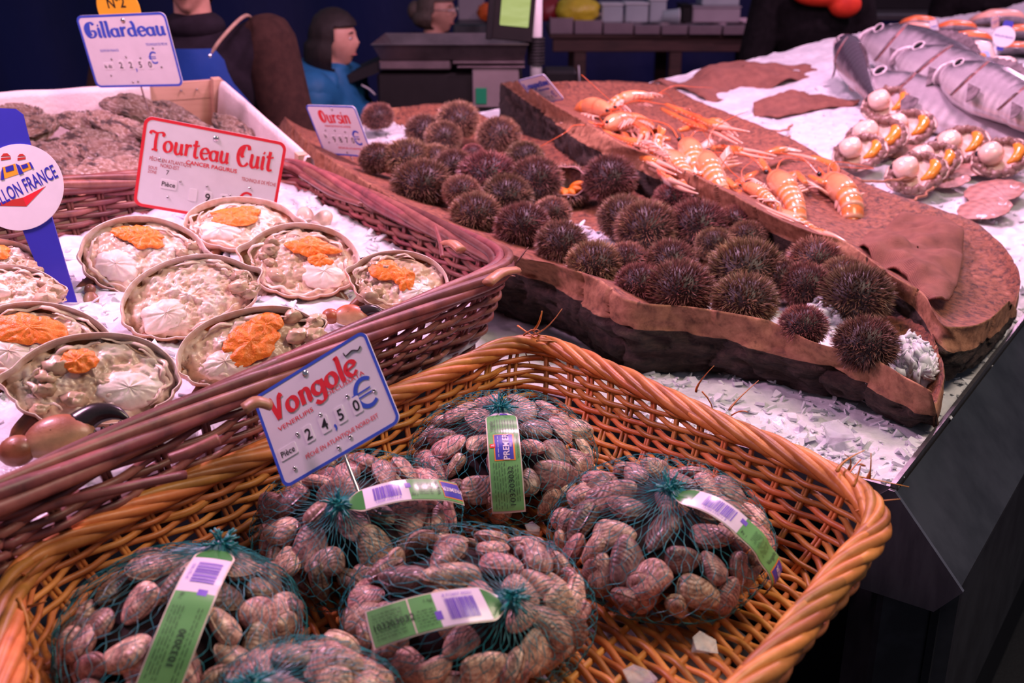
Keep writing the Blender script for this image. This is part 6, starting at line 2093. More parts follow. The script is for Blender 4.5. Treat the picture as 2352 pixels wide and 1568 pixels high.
    Hd = hgt * L * np.interp(td, [0, 0.08, 0.2, 0.45, 0.68], [0.22, 0.26, 0.42, 0.82, 1.0]) / 2
    up_ = Hd + 0.035 * L * np.sin(np.linspace(0.25, math.pi * 0.98, 22)) * (1 + 0.25 * (np.arange(22) % 2))
    V = np.vstack([np.column_stack([td * L, 0 * td + y_, z_]) for y_ in (-0.002 * L, 0.002 * L) for z_ in (Hd * 0.95, up_)])
    g_ = grid_faces(2, 22)
    part('dorsal_fin', V, np.vstack([g_, g_[:, ::-1] + 44, np.stack([22 + np.arange(21), 23 + np.arange(21), 67 + np.arange(21), 66 + np.arange(21)], -1)]), M_fin, root, smooth=False)
    zt_ = np.linspace(-1, 1, 11)
    tl = np.column_stack([(-0.10 - 0.06 * np.abs(zt_)) * L, 0 * zt_, zt_ * 0.11 * L]); rt = np.column_stack([0.05 * L + 0 * zt_, 0 * zt_, zt_ * 0.022 * L])
    V = np.vstack([rt, tl]); V = np.vstack([V - np.array([0, 0.002 * L, 0]), V + np.array([0, 0.002 * L, 0])])
    g_ = grid_faces(2, 11)
    part('tail_fin', V, np.vstack([g_, g_[:, ::-1] + 22, np.stack([11 + np.arange(10), 12 + np.arange(10), 34 + np.arange(10), 33 + np.arange(10)], -1)]), M_fin, root, smooth=False)
    return root
fish((1975, 182, 0.06), (2500, 375, 0.04), 'largest silver fish, speckled head gaping just above the scallops', 1, 0.0, 0.35, 0.19, 0.9)
fish((1930, 95, 0.13), (2010, 235, 0.05), 'dark backed fish with its head reared up at the back left of the fish pile', 2, 0.6, 0.30, 0.30, 0.2)
fish((1990, 88, 0.10), (2360, 205, 0.10), 'silver fish with arched pale back along the rear of the pile', 3, 0.1, 0.35, 0.24, 0.7)
fish((2070, 132, 0.10), (2500, 300, 0.09), 'silver fish with grey flank behind the largest one', 4, 0.0, 0.30, 0.24, 0.9)
fish((2170, 165, 0.14), (2540, 320, 0.13), 'fish with wide open gill arch at the right of the pile', 5, 0.0, 0.45, 0.24, 0.8)
fish((2275, 205, 0.14), (2600, 360, 0.12), 'fish gaping wide open nearest the right edge', 6, 0.1, 0.5, 0.24, 0.8)
fish((1990, 215, 0.03), (2090, 215, 0.05), 'small dark fish head down beneath the largest fish', 7, 0.5, 0.25, 0.30, 0.3)
# ---------------------------------------------------------------- sachets, salmon, far signs
M_sachet = pm('clear_sachet', (0.78, 0.58, 0.52), (0.86, 0.66, 0.62), 20, 0.12, 0.4, 40, 0.004, coat=1.0)
M_sblabel = pm('sachet_blue_label', (0.30, 0.45, 0.80), (0.45, 0.52, 0.80), 60, 0.2, coat=0.8)
M_lem = pm('lemon_piece', (0.70, 0.22, 0.10), (0.6, 0.3, 0.1), 30, 0.4)
for i, (c, px, l) in enumerate((((2180, 130), 38, 'clear sachet with pale blue label leaning behind the fish, second from left'), ((2235, 132), 50, 'widest clear sachet with pale blue label among the fish'), ((2292, 165), 46, 'clear sachet with bright blue label nearest the gaping fish'),
                            ((2345, 190), 36, 'clear sachet with blue label cut by the right edge'), ((2132, 98), 26, 'small crumpled sachet below the salmon pieces'))):
    p = at_ice(c[0], c[1], 0.10)
    s = px / ppm(p)
    nn = Vector((-0.15, -0.75, 0.65)).normalized(); X0 = Vector((0.97, -0.1, 0.1)); X0 = (X0 - nn * X0.dot(nn)).normalized()
    o = thing('sachet', l, 'sachet', frame(X0, nn.cross(X0), nn, p, s), 'clear sachets among the fish')
    V, F = ball(24, 14)
    V = np.sign(V) * np.abs(V) ** 0.6 * np.array([1, 0.85, 0.25]) * (1 + 0.06 * fbm(V * 4, 2, i)[:, None])
    part('bag', V, F, M_sachet, o)
    P = rrect(1.3, 0.8, 0.12, 5, -0.65, -0.7)
    lb = part('label', *plate(P, 0.22, 0.29), M_sblabel, o, smooth=False)
    for q in range(2):
        V, F = ball(10, 6)
        part('lemon_print', V * np.array([0.2, 0.18, 0.02]) + np.array([-0.1 + 0.4 * q, -0.15, 0.295]), F, M_lem, lb)
M_salmon = pm('salmon_flesh', (0.90, 0.27, 0.10), (0.80, 0.16, 0.04), 6, 0.28, 0.2, 60, coat=0.5, stretch=(1, 5, 1))
M_salmon_pale = pm('pale_salmon', (0.82, 0.46, 0.36), (0.74, 0.36, 0.27), 8, 0.3, 0.2, 60, coat=0.5)
M_skin = pm('salmon_skin', (0.30, 0.26, 0.28), (0.12, 0.10, 0.12), 30, 0.3, coat=0.5)
for i, (c, px, py, z, m, ang, l) in enumerate((((2110, 50), 42, 20, 1.13, M_salmon, -0.15, 'bright orange salmon piece on top at the left end of the salmon'), ((2105, 68), 50, 18, 1.07, M_salmon_pale, -0.2, 'pale salmon piece under the bright left one'), ((2195, 62), 46, 22, 1.11, M_salmon, -0.25, 'orange salmon piece behind the red lettered sign'),
    ((2225, 88), 52, 20, 1.08, M_salmon, -0.3, 'salmon piece with a grey skin patch in the middle'), ((2290, 42), 60, 18, 1.15, M_salmon_pale, -0.1, 'pale pink fillet at the very back'), ((2345, 75), 55, 24, 1.12, M_salmon, -0.4, 'orange salmon piece behind the round badge'), ((2345, 112), 50, 26, 1.09, M_salmon, -0.5, 'large orange salmon piece at the right edge'), ((2180, 88), 34, 16, 1.05, M_salmon_pale, -0.2, 'thin pink salmon piece under the signs'))):
    p = at_ice(c[0], c[1], 0.03)
    s = px / ppm(p)
    o = thing('salmon_piece', l, 'salmon', Matrix.Translation(p) @ Matrix.Rotation(ang, 4, 'Z') @ Matrix.Rotation(-0.25, 4, 'X'), 'salmon pieces at the far end')
    V, F = ball(30, 16)
    V = np.sign(V) * np.abs(V) ** 0.75 * np.array([s, s * 0.85, s * 0.28])
    V[:, 2] += -0.12 * s * (V[:, 0] / s) ** 2 + 0.03 * s * fbm(V / s * 3, 2, i)
    part('flesh', V, F, m, o)
    part('skin', V * np.array([1.01, 1.01, 0.6]) + np.array([0, 0, -0.12 * s]), F, M_skin, o)
def put_scrawl(S, y, m):
    root, w_, h_, th = S
    x = np.linspace(0.12, 0.88, 40)
    P = np.column_stack([x * w_, (y + 0.06 * np.sin(x * 46) * (0.6 + 0.4 * np.sin(x * 17))) * h_, np.full(40, th + 0.0008)])
    part('lettering', *tube(P, 0.022 * w_, 4), m, root)
    part('lettering', *tube([(0.25 * w_, 0.38 * h_, th + 0.0008), (0.75 * w_, 0.40 * h_, th + 0.0008)], 0.018 * w_, 4), m, root)
S = sign('far small sign with blue lettering stuck in the left salmon', (2133, 48), (2151, 44), (2140, 84), at_ice(2146, 78, 0.03), 0.62, M_sblue, 0.02)
put_scrawl(S, 0.58, M_sblue)
S = sign('far small sign with red lettering above the sachets', (2150, 76), (2172, 70), (2158, 108), at_ice(2166, 102, 0.06), 0.72, M_sred, 0.02)
put_scrawl(S, 0.58, M_sred)
S = sign('far small pale blue sign stuck in the pale fillet at the back', (2276, 42), (2294, 34), (2277, 68), at_ice(2288, 64, 0.04), 0.66, M_sblue, 0.02)
put_scrawl(S, 0.58, M_sblue)
p = at_ice(2306, 84, 0.10)
s = 24 / ppm(p)
nn = Vector((-0.45, -0.85, 0.25)).normalized(); Yv = Vector((0.18, 0.0, 1)); Yv = (Yv - nn * Yv.dot(nn)).normalized()
o = thing('paddle_sign', 'small far blue paddle sign with a round white badge in the salmon', 'sign', frame(Yv.cross(nn), Yv, nn, p, s))
part('board', *plate(np.array([(-0.3, -1.3), (0.3, -1.3), (0.45, 1.2), (0.38, 1.5), (-0.38, 1.5), (-0.45, 1.2)]), -0.12, 0), M_pblue, o, smooth=False)
a = np.linspace(0, 2 * math.pi, 33)[:-1]
bd = part('badge', *plate(np.stack([np.cos(a), np.sin(a)], -1), 0.0, 0.08), M_sign, o, smooth=False)
V, F = text_mesh('PAVILLON FRANCE', 0.01)
part('lettering', np.column_stack([(V[:, 0] / V[:, 0].max() - 0.5) * 1.7, (V[:, 1] - 0.5) * 0.22, np.full(len(V), 0.1)]), F, M_pblue, bd, smooth=False)

# ---------------------------------------------------------------- oyster crate
M_ply = pm('pale_crate_wood', (0.66, 0.42, 0.30), (0.54, 0.32, 0.22), 5, 0.6, 0.2, 60, stretch=(1, 1, 9))
M_paper = pm('white_liner_paper', (0.80, 0.70, 0.68), (0.72, 0.62, 0.60), 14, 0.55, 0.5, 26, 0.01)
Pc, Pf = at(503, 183, 1.15), at(706, 362, 1.04)
Ax = (Pf - Pc).normalized(); La = (Pf - Pc).length
Bx = Vector((0, 0, 1)).cross(Ax).normalized()
if Bx.x > 0: Bx = -Bx
Nx = Ax.cross(Bx).normalized()
if Nx.z < 0: Nx = -Nx
Mc = frame(Ax, Bx, Nx, Pc)
LB, Hc = 0.86, 0.17
# handedness: keep a proper rotation by building in explicit coordinates
def cr(a, b, n): return Pc + Ax * a + Bx * b + Nx * n
root = thing('oyster_crate', 'pale wooden crate lined with white paper, piled with oysters', 'crate', tuple(cr(La / 2, LB / 2, -Hc)))
Oc = root.matrix_world.translation
def crbox(name, a0, a1, b0, b1, n0, n1, m):
    V = np.array([tuple(cr(a, b, n) - Oc) for a in (a0, a1) for b in (b0, b1) for n in (n0, n1)])
    F = [(0, 1, 3, 2), (4, 6, 7, 5), (0, 4, 5, 1), (2, 3, 7, 6), (0, 2, 6, 4), (1, 5, 7, 3)]
    return fixn(part(name, V, F, m, root, smooth=False))
crbox('side_board', -0.008, 0.0, 0.0, LB, -0.045, 0.0, M_ply)
crbox('side_board', -0.007, -0.001, 0.0, LB, -Hc, -0.047, M_ply)
crbox('side_board', 0.0, La, -0.008, 0.0, -0.045, 0.0, M_ply)
crbox('side_board', 0.0, La, -0.007, -0.001, -Hc, -0.047, M_ply)
crbox('side_board', La, La + 0.008, 0.0, LB, -Hc, -0.05, M_ply)
crbox('side_board', 0.0, La, LB, LB + 0.008, -Hc, 0.0, M_ply)
for (a, b) in ((0.0, 0.0), (La - 0.02, 0.0), (0.0, LB - 0.02), (La - 0.02, LB - 0.02)):
    crbox('corner_post', a, a + 0.022, b, b + 0.022, -Hc, 0.008, M_ply)
crbox('crate_base', 0, La, 0, LB, -Hc - 0.006, -Hc, M_ply)
# nails
for (a, b) in ((0.004, 0.06), (0.004, 0.10), (0.03, 0.004)):
    V, F = ball(8, 5)
    part('nail', V * 0.003 + np.array(tuple(cr(a, b, -0.02) - Oc)), F, M_steel, root)
def paper(name, b0, b1, a0, a1, along_b, drop, over, seed):
    """sheet folded over a crate wall: outside lip, top edge, inside drop"""
    prof = [(-over * 0.4, -over), (-0.012, -0.004), (-0.005, 0.004), (0.004, 0.004), (0.010, -0.01), (0.014, -drop * 0.5), (0.020, -drop)]
    n = 46
    rows = []
    for i in range(n):
        u = i / (n - 1)
        w_ = 0.003 * math.sin(u * 31 + seed) + 0.004 * math.sin(u * 12 + seed * 2)
        for k, (x, z) in enumerate(prof):
            zz = z + w_ * (1.4 if k in (0, 6) else 0.5) + 0.010 * math.sin(u * 9 + seed) * (k == 6)
            p = cr(x + w_ * 0.6, b0 + (b1 - b0) * u, zz) if along_b else cr(a0 + (a1 - a0) * u, x + w_ * 0.6, zz)
            rows.append(tuple(p - Oc))
    V = np.array(rows); f = grid_faces(n, len(prof))
    th = np.array(tuple(Nx)) * 0.0006
    o = part(name, np.vstack([V, V - th]), np.vstack([f, f[:, ::-1] + len(V)]), M_paper, root)
paper('paper_liner', 0.18, LB, 0, 0, True, 0.12, 0.02, 1)
paper('paper_liner', 0, 0, 0.03, La + 0.01, False, 0.12, 0.05, 4)

M_oys = colmat('oyster_shell', 0.6, 0.15, 0.9, 110, 0.003, var=0.55, vscale=40, rnd=(0.75, 1.25))
def oyster_mesh(k):
    rr = np.random.RandomState(400 + k)
    V, F = ball(64, 40)
    a = np.arctan2(V[:, 1], V[:, 0])
    P = V * 1.0
    w_ = 0.50 + 0.10 * rr.rand()
    X = P[:, 0] * (1 + 0.14 * np.cos(a + 1)) ; Y = P[:, 1] * w_ * (1 + 0.25 * P[:, 0]) ; Z = P[:, 2] * 0.22
    Q = np.column_stack([X, Y, Z])
    Q *= (1 + 0.13 * fbm(V * 2.2 + k, 3, k))[:, None]
    # stacked frilly plates
    r = np.hypot(V[:, 0], V[:, 1])
    ph = (r * 8.0 + 1.5 * fbm(V * 3 + 4, 4, k + 3))
    fr = ph - np.floor(ph)
    Q[:, 2] += 0.085 * (fr - 0.5) * np.sign(V[:, 2] + 0.01) * sstep(0.1, 0.4, r)
    Q[:, :2] *= (1 + 0.05 * (fr - 0.5))[:, None]
    Q[:, 2] += 0.10 * np.sin(X * 2.2 + k) 
    n1 = fbm(V * 3.3, 3, k + 11)
    c = np.array([0.40, 0.225, 0.155]) * np.ones((len(V), 1))
    e = sstep(0.55, 0.92, fr)[:, None]; c = c * (1 - e) + np.array([0.86, 0.68, 0.58]) * e
    d = sstep(0.15, 0.6, n1)[:, None] * 0.92; c = c * (1 - d) + np.array([0.075, 0.045, 0.040]) * d
    g = sstep(0.25, 0.7, -n1)[:, None] * 0.8; c = c * (1 - g) + np.array([0.58, 0.40, 0.31]) * g
    return mesh('oyster', Q, F, M_oys, col=c)
OM = [oyster_mesh(k) for k in range(6)]
def crate_pt(u, v, n):
    d = ray(u, v); o = Vector((0, 0, CAMZ))
    q = Pc + Nx * n
    return o + d * ((q - o).dot(Nx) / d.dot(Nx))
OY = [(135, 242, 78, -0.12, 'long flat oyster against the back paper at left'), (55, 295, 58, 0.6, 'oyster at the left edge just above the blue paddle'), (300, 252, 74, -0.1, 'long dark oyster under the oyster price sign'), (205, 322, 66, 0.25, 'big ruffled oyster in the middle of the pile'),
      (295, 300, 66, -0.2, 'pale round oyster right of the ruffled one'), (250, 352, 76, -0.1, 'wide brown oyster below the ruffled one'), (90, 300, 52, 1.2, 'upright oyster beside the paddle top'), (130, 372, 60, -0.4, 'oyster tucked behind the round badge'), (230, 408, 88, -0.03, 'long thin oyster lying along the dark basket rim'),
      (395, 268, 72, -0.35, 'oyster touching the bare crate board'), (450, 300, 60, -0.3, 'oyster half hidden behind the red bordered sign'), (525, 288, 52, -0.7, 'speckled oyster at the right paper liner'), (560, 310, 46, -0.7, 'last oyster before the red bordered sign corner'), (345, 262, 46, 0.3, 'small oyster in the back row'),
      (30, 250, 60, 0.1, 'oyster at the back left corner'), (180, 280, 58, 0.1, 'dark oyster between the back row and the ruffled one'), (70, 345, 56, 0.3, 'oyster hidden behind the paddle'), (300, 385, 66, -0.15, 'oyster at the left border of the red sign'), (165, 345, 52, -0.5, 'dark oyster left of the wide brown one'), (15, 330, 56, -0.2, 'oyster behind the paddle at the photo edge'),
      (355, 310, 60, -0.2, 'oyster behind the top of the red sign'), (490, 330, 60, -0.5, 'oyster hidden behind the red sign'), (110, 415, 60, 0.0, 'oyster above the dark rim right of the badge'), (240, 275, 50, -0.4, 'pointed oyster in the shadow of the pile')]
for i, (u, v, px, ang, l) in enumerate(OY):
    p = crate_pt(u, v, -0.050 + 0.008 * (i % 3))
    s = px / ppm(p)
    tc = tocam(p)
    nn = (Nx * 0.65 + tc * 0.35).normalized()
    X0 = Vector((1, 0, 0)); X0 = (X0 - nn * X0.dot(nn)).normalized(); Y0 = nn.cross(X0)
    Xd = X0 * math.cos(ang) + Y0 * math.sin(ang)
    tag(link('oyster', OM[i % 6], None, frame(Xd, nn.cross(Xd), nn, p, s)), l, 'oyster', 'oysters piled in the wooden crate')
rr = np.random.RandomState(77)
for i in range(26):
    p = cr(0.06 + (La - 0.12) * rr.rand(), 0.05 + (LB - 0.1) * rr.rand(), -0.088)
    s = 0.06
    q = rr.rand() * 6.28
    Xd = Ax * math.cos(q) + Bx * math.sin(q); nn = Nx
    tag(link('oyster', OM[i % 6], None, frame(Xd, nn.cross(Xd), nn, p, s)), 'rough dark oyster buried in the lower layer of the crate', 'oyster', 'oysters in the lower layer of the crate')

# ---------------------------------------------------------------- people
def cap(p, q, r0, r1, n=14):
    p, q = np.array(p, float), np.array(q, float)
    d = nrm(q - p)
    P = [p - d * r0 * 0.9, p - d * r0 * 0.6, p] + [p * (1 - t) + q * t for t in np.linspace(0, 1, 6)[1:-1]] + [q, q + d * r1 * 0.6, q + d * r1 * 0.9]
    rad = [r0 * 0.35, r0 * 0.8, r0] + [r0 * (1 - t) + r1 * t for t in np.linspace(0, 1, 6)[1:-1]] + [r1, r1 * 0.8, r1 * 0.35]
    ref = (0.21, 0.93, 0.3)
    return tube(P, rad, n, ref)
def ell(c, s, n=24, m=16):
    V, F = ball(n, m)
    return V * np.array(s) + np.array(c), F
def remesh(name, parts, vox, m, parent, smooth_it=2, seg=None):
    V, F = join([(v, (f.tolist() if isinstance(f, np.ndarray) else f)) for v, f in parts])
    me = mesh(name, V, F, m)
    o = link(name, me, parent)
    fixn(o)
    md = o.modifiers.new('r', 'REMESH'); md.mode = 'VOXEL'; md.voxel_size = vox
    ms = o.modifiers.new('s', 'SMOOTH'); ms.iterations = smooth_it; ms.factor = 0.5
    dg = bpy.context.evaluated_depsgraph_get()
    nm = bpy.data.meshes.new_from_object(o.evaluated_get(dg))
    o.modifiers.clear()
    o.data = nm
    nm.polygons.foreach_set('use_smooth', np.ones(len(nm.polygons), bool))
    if not nm.materials: nm.materials.append(m)
    return o
def head_parts(c, s, yaw=0.0, chin=1.0):
    """head facing +x (turned by yaw): skull, jaw, nose, brow, lips, ears, with hollowed eyes"""
    V, F = ball(56, 40)
    x, y, z = V[:, 0].copy(), V[:, 1], V[:, 2]
    front = sstep(0.2, 0.9, x)
    X = x * 0.096; Y = y * 0.076; Z = z * 0.118
    low = sstep(0.0, -0.9, z)
    Y = Y * (1 - 0.34 * low); X = X * (1 - 0.16 * low * (x < 0)) + 0.010 * low * (x > 0)
    g = lambda cy, cz, wy, wz: np.exp(-((y - cy) / wy) ** 2 - ((z - cz) / wz) ** 2) * (x > 0)
    X = X + 0.023 * g(0, -0.17, 0.15, 0.17) + 0.010 * g(0, 0.02, 0.12, 0.16)
    X = X - 0.012 * (g(0.36, 0.05, 0.20, 0.12) + g(-0.36, 0.05, 0.20, 0.12))
    X = X + 0.006 * (g(0.3, 0.22, 0.3, 0.10) + g(-0.3, 0.22, 0.3, 0.10))
    X = X + 0.008 * g(0, -0.50, 0.22, 0.06) + 0.008 * g(0, -0.60, 0.2, 0.06) - 0.006 * g(0, -0.55, 0.25, 0.03) - 0.006 * g(0, -0.72, 0.3, 0.07) + 0.014 * g(0, -0.90, 0.3, 0.14)
    H = np.column_stack([X, Y, Z])
    L = [(H, F)]
    for sgn in (1, -1):
        v, f = ell((-0.008, sgn * 0.076, -0.008), (0.020, 0.010, 0.032), 16, 10)
        L.append((v, f))
    cy, sy = math.cos(yaw), math.sin(yaw)
    Rm = np.array([[cy, -sy, 0], [sy, cy, 0], [0, 0, 1]])
    out = []
    for v, f in L: out.append((v @ Rm.T * s + np.array(c), f))
    return out, Rm
def hand(wr, d, s=1.0, curl=0.5):
    """palm with four bent fingers and a thumb, pointing along d"""
    d = Vector(d).normalized(); sd = d.cross(Vector((0, 0, 1)));
    if sd.length < 0.1: sd = Vector((1, 0, 0))
    sd.normalize(); up = sd.cross(d)
    w_ = Vector(wr)
    L = [cap(w_, w_ + d * 0.08 * s, 0.026 * s, 0.034 * s)]
    for k, (o_, ln) in enumerate(((-0.030, 0.062), (-0.010, 0.072), (0.010, 0.068), (0.029, 0.052))):
        b = w_ + d * 0.085 * s + sd * o_ * s
        m = b + (d * 0.9 - up * curl * 0.5) * ln * 0.55 * s
        e = m + (d * 0.6 - up * curl * 1.2) * ln * 0.5 * s
        L += [cap(b, m, 0.0095 * s, 0.009 * s, 8), cap(m, e, 0.009 * s, 0.0075 * s, 8)]
    b = w_ + d * 0.03 * s - sd * 0.030 * s
    m = b + (d * 0.6 - sd * 0.7) * 0.045 * s
    L += [cap(b, m, 0.012 * s, 0.010 * s, 8), cap(m, m + (d * 0.9 - sd * 0.1) * 0.035 * s, 0.010 * s, 0.008 * s, 8)]
    return L
M_skin_ = pm('skin', (0.52, 0.27, 0.20), (0.46, 0.225, 0.165), 30, 0.5)
M_lip = pm('lips', (0.42, 0.13, 0.12), rough=0.4)
M_vest = pm('dark_vest', (0.016, 0.011, 0.018), (0.009, 0.006, 0.010), 20, 0.9, 0.4, 60, spec=0.15)
M_brown = pm('brown_sweater', (0.042, 0.019, 0.015), (0.026, 0.012, 0.010), 40, 0.95, 0.5, 120, spec=0.15)
M_apron = pm('blue_rubber_apron', (0.016, 0.060, 0.30), (0.010, 0.040, 0.22), 5, 0.3, 0.2, 14, 0.01)
M_trous = pm('dark_trousers', (0.025, 0.025, 0.035), rough=0.85)
M_puffer = pm('blue_puffer', (0.016, 0.12, 0.27), (0.011, 0.09, 0.21), 10, 0.6, 0.3, 60, spec=0.25)
M_hair1 = pm('dark_brown_hair', (0.018, 0.010, 0.009), (0.008, 0.005, 0.005), 40, 0.5, 0.8, 90, stretch=(6, 6, 0.6), spec=0.3)
M_hair2 = pm('greying_brown_hair', (0.12, 0.080, 0.060), (0.05, 0.032, 0.026), 40, 0.5, 0.8, 90, stretch=(6, 6, 0.6))
M_blk = pm('black_cloth', (0.010, 0.008, 0.010), (0.005, 0.004, 0.005), 30, 0.9, 0.4, 80, spec=0.15)
M_redc = pm('red_cloth', (0.80, 0.045, 0.012), (0.62, 0.025, 0.008), 20, 0.7, 0.4, 40)
M_white_eye = flat('eye_white', (0.6, 0.55, 0.53), 0.25)
def person(name_lbl, base, yaw, hgt, wid=1.0, skin=M_skin_, arms=None, head_yaw=0.0, lean=0.0):
    """a standing figure facing +x before yaw; returns root, joints (local)"""
    M = Matrix.Translation(base) @ Matrix.Rotation(yaw, 4, 'Z')
    root = thing('person', name_lbl, 'person', M)
    k = hgt / 1.72
    hx = lean
    J = dict(head=(0.02 + hx, 0, 1.60 * k), neck=(0.0 + hx * 0.9, 0, 1.46 * k), chest=(hx * 0.7, 0, 1.26 * k), waist=(hx * 0.3, 0, 1.05 * k), hip=(0, 0, 0.93 * k))
    for s, n in ((1, 'l'), (-1, 'r')):
        J['sh' + n] = (hx * 0.8, s * 0.185 * k * wid, 1.40 * k)
        el, wr = (arms or {}).get(n, ((0.03 + hx * 0.6, s * 0.25 * k * wid, 1.12 * k), (0.16 + hx * 0.6, s * 0.23 * k * wid, 0.93 * k)))
        J['el' + n], J['wr' + n] = el, wr
        J['hp' + n] = (0, s * 0.095 * k, 0.90 * k); J['kn' + n] = (0.02, s * 0.105 * k, 0.49 * k); J['an' + n] = (-0.01, s * 0.11 * k, 0.08 * k)
    hp, Rm = head_parts(J['head'], 1.0 * k, head_yaw)
    L = hp + [cap(J['neck'], (J['head'][0] - 0.015, 0, J['head'][2] - 0.06 * k), 0.058 * k, 0.052 * k), cap(J['chest'], J['neck'], 0.11 * k, 0.06 * k), ell(J['chest'], (0.10 * k, 0.15 * k * wid, 0.17 * k)), ell(J['waist'], (0.095 * k, 0.13 * k * wid, 0.15 * k)), ell(J['hip'], (0.10 * k, 0.15 * k * wid, 0.12 * k))]
    for n in 'lr':
        L += [cap(J['chest'], J['sh' + n], 0.07 * k, 0.05 * k), cap(J['sh' + n], J['el' + n], 0.048 * k, 0.038 * k), cap(J['el' + n], J['wr' + n], 0.038 * k, 0.026 * k)]
        d = Vector(J['wr' + n]) - Vector(J['el' + n])
        L += hand(J['wr' + n], d, k)
        L += [cap(J['hp' + n], J['kn' + n], 0.078 * k, 0.052 * k), cap(J['kn' + n], J['an' + n], 0.052 * k, 0.035 * k), cap((-0.03, J['an' + n][1], 0.04), (0.14 * k, J['an' + n][1], 0.03), 0.038, 0.032)]
    remesh('body', L, 0.0085, skin, root, 3)
    # eyes and lips
    hc = np.array(J['head'])
    for s in (1, -1):
        v, f = ell((0.081, s * 0.028, 0.006), (0.007, 0.010, 0.0055), 12, 8)
        part('eye', (v @ Rm.T) * k + hc, f, M_white_eye, root)
        v, f = ell((0.0862, s * 0.028, 0.006), (0.003, 0.0052, 0.0052), 10, 6)
        part('iris', (v @ Rm.T) * k + hc, f, M_eye, root)
        v, f = tube(smoothpath([(0.088, s * 0.012, 0.026), (0.091, s * 0.028, 0.031), (0.080, s * 0.046, 0.027)], 8), [0.002, 0.003, 0.0035, 0.0035, 0.0035, 0.003, 0.002, 0.001], 5)
        part('eyebrow', (v @ Rm.T) * k + hc, f, M_hair1, root)
    v, f = tube(smoothpath([(0.083, 0.022, -0.065), (0.095, 0, -0.064), (0.083, -0.022, -0.065)], 10), np.array([0.002, 0.003, 0.0035, 0.004, 0.004, 0.004, 0.004, 0.0035, 0.003, 0.002]), 6)
    part('lips', (v @ Rm.T) * k + hc, f, M_lip, root)
    return root, J, k, Rm, hc
def torso(name, root, J, k, m, wid=1.0, puff=0.022, low='hip', sleeves=True, vox=0.010, sleeve_m=None, hem=0.0):
    L = [ell(J['chest'], (0.11 * k + puff, 0.16 * k * wid + puff, 0.19 * k)), ell(J['waist'], (0.105 * k + puff, 0.145 * k * wid + puff, 0.17 * k)), ell((J['hip'][0], 0, J['hip'][2] - hem), (0.11 * k + puff, 0.16 * k * wid + puff, 0.12 * k)),
         cap(J['chest'], (J['neck'][0] - 0.005, 0, J['neck'][2] - 0.035 * k), 0.12 * k + puff, 0.066 * k + puff * 0.5)]
    for n in 'lr':
        L.append(cap(J['chest'], J['sh' + n], 0.085 * k + puff, 0.056 * k + puff))
        if sleeves and sleeve_m is None:
            L += [cap(J['sh' + n], J['el' + n], 0.056 * k + puff, 0.046 * k + puff), cap(J['el' + n], J['wr' + n], 0.046 * k + puff, 0.034 * k + puff * 0.8)]
    remesh(name, L, vox, m, root, 3)
    if sleeve_m is not None:
        for n in 'lr':
            remesh('sleeve', [cap(J['sh' + n], J['el' + n], 0.062 * k + puff, 0.050 * k + puff), cap(J['el' + n], J['wr' + n], 0.050 * k + puff, 0.036 * k + puff * 0.8)], vox, sleeve_m, root, 3)
def trousers(root, J, k, m):
    L = [ell((0, 0, J['hip'][2] - 0.02), (0.122 * k, 0.172 * k, 0.13 * k))]
    for n in 'lr':
        L += [cap(J['hp' + n], J['kn' + n], 0.092 * k, 0.068 * k), cap(J['kn' + n], (J['an' + n][0], J['an' + n][1], 0.10), 0.066 * k, 0.058 * k)]
    remesh('trousers', L, 0.014, m, root, 2)
    for n in 'lr':
        v, f = join([cap((-0.03, J['an' + n][1], 0.045), (0.15 * k, J['an' + n][1], 0.035), 0.046, 0.04), cap((J['an' + n][0], J['an' + n][1], 0.05), (J['an' + n][0], J['an' + n][1], 0.12), 0.05, 0.05)])
        part('shoe', v, f, M_black, root)

# fishmonger behind the oyster crate
bx = aty(432, 30, 3.25); hz = bx.z + 0.10
root, J, k, Rm, hc = person('person in dark vest, brown sleeves and blue apron behind the oyster crate', (bx.x, 3.30, FL), -math.pi / 2, 1.665, 1.18, arms={'l': ((0.06, 0.285, 1.06), (0.20, 0.25, 0.88)), 'r': ((0.06, -0.285, 1.06), (0.20, -0.22, 0.88))})
torso('vest', root, J, k, M_vest, 1.18, 0.026, sleeve_m=M_brown)
trousers(root, J, k, M_trous)
v, f = ell((J['neck'][0], 0, J['neck'][2] - 0.015), (0.085, 0.09, 0.05)); part('collar', v, f, M_vest, root)
V, F = ball(30, 20); keep = (V[:, 2] > 0.05) | (V[:, 0] < -0.1)
F = np.array([q for q in F if keep[q].all()])
part('hair', (V * np.array([0.104, 0.084, 0.125])) * k + hc, F, M_hair1, root)
# apron sheet wrapping the front
P = []
n1, n2 = 26, 22
for i in range(n1):
    z = 1.355 - 0.80 * i / (n1 - 1)
    hw = np.interp(z, [0.55, 1.02, 1.15, 1.27, 1.34, 1.355], [0.30, 0.30, 0.25, 0.165, 0.150, 0.13])
    for j in range(n2):
        y = hw * (2 * j / (n2 - 1) - 1) - 0.025
        x = 0.225 * math.sqrt(max(0.02, 1 - (y / 0.36) ** 2)) - 0.01 + 0.004 * math.sin(y * 40 + z * 9)
        P.append((x, y, z))
P = np.array(P); f = grid_faces(n1, n2)
ap = fixn(part('apron', np.vstack([P, P - np.array([0.003, 0, 0])]), np.vstack([f, f[:, ::-1] + len(P)]), M_apron, root))
M_cord = pm('pale_cord', (0.42, 0.27, 0.20), (0.3, 0.18, 0.13), 50, 0.8)
Mi = root.matrix_world.inverted()
pts = [tuple(Mi @ aty(u, v, y)) for u, v, y in ((482, 128, 3.10), (500, 100, 3.10), (525, 70, 3.12), (550, 45, 3.16), (566, 36, 3.24), (575, 40, 3.34))]
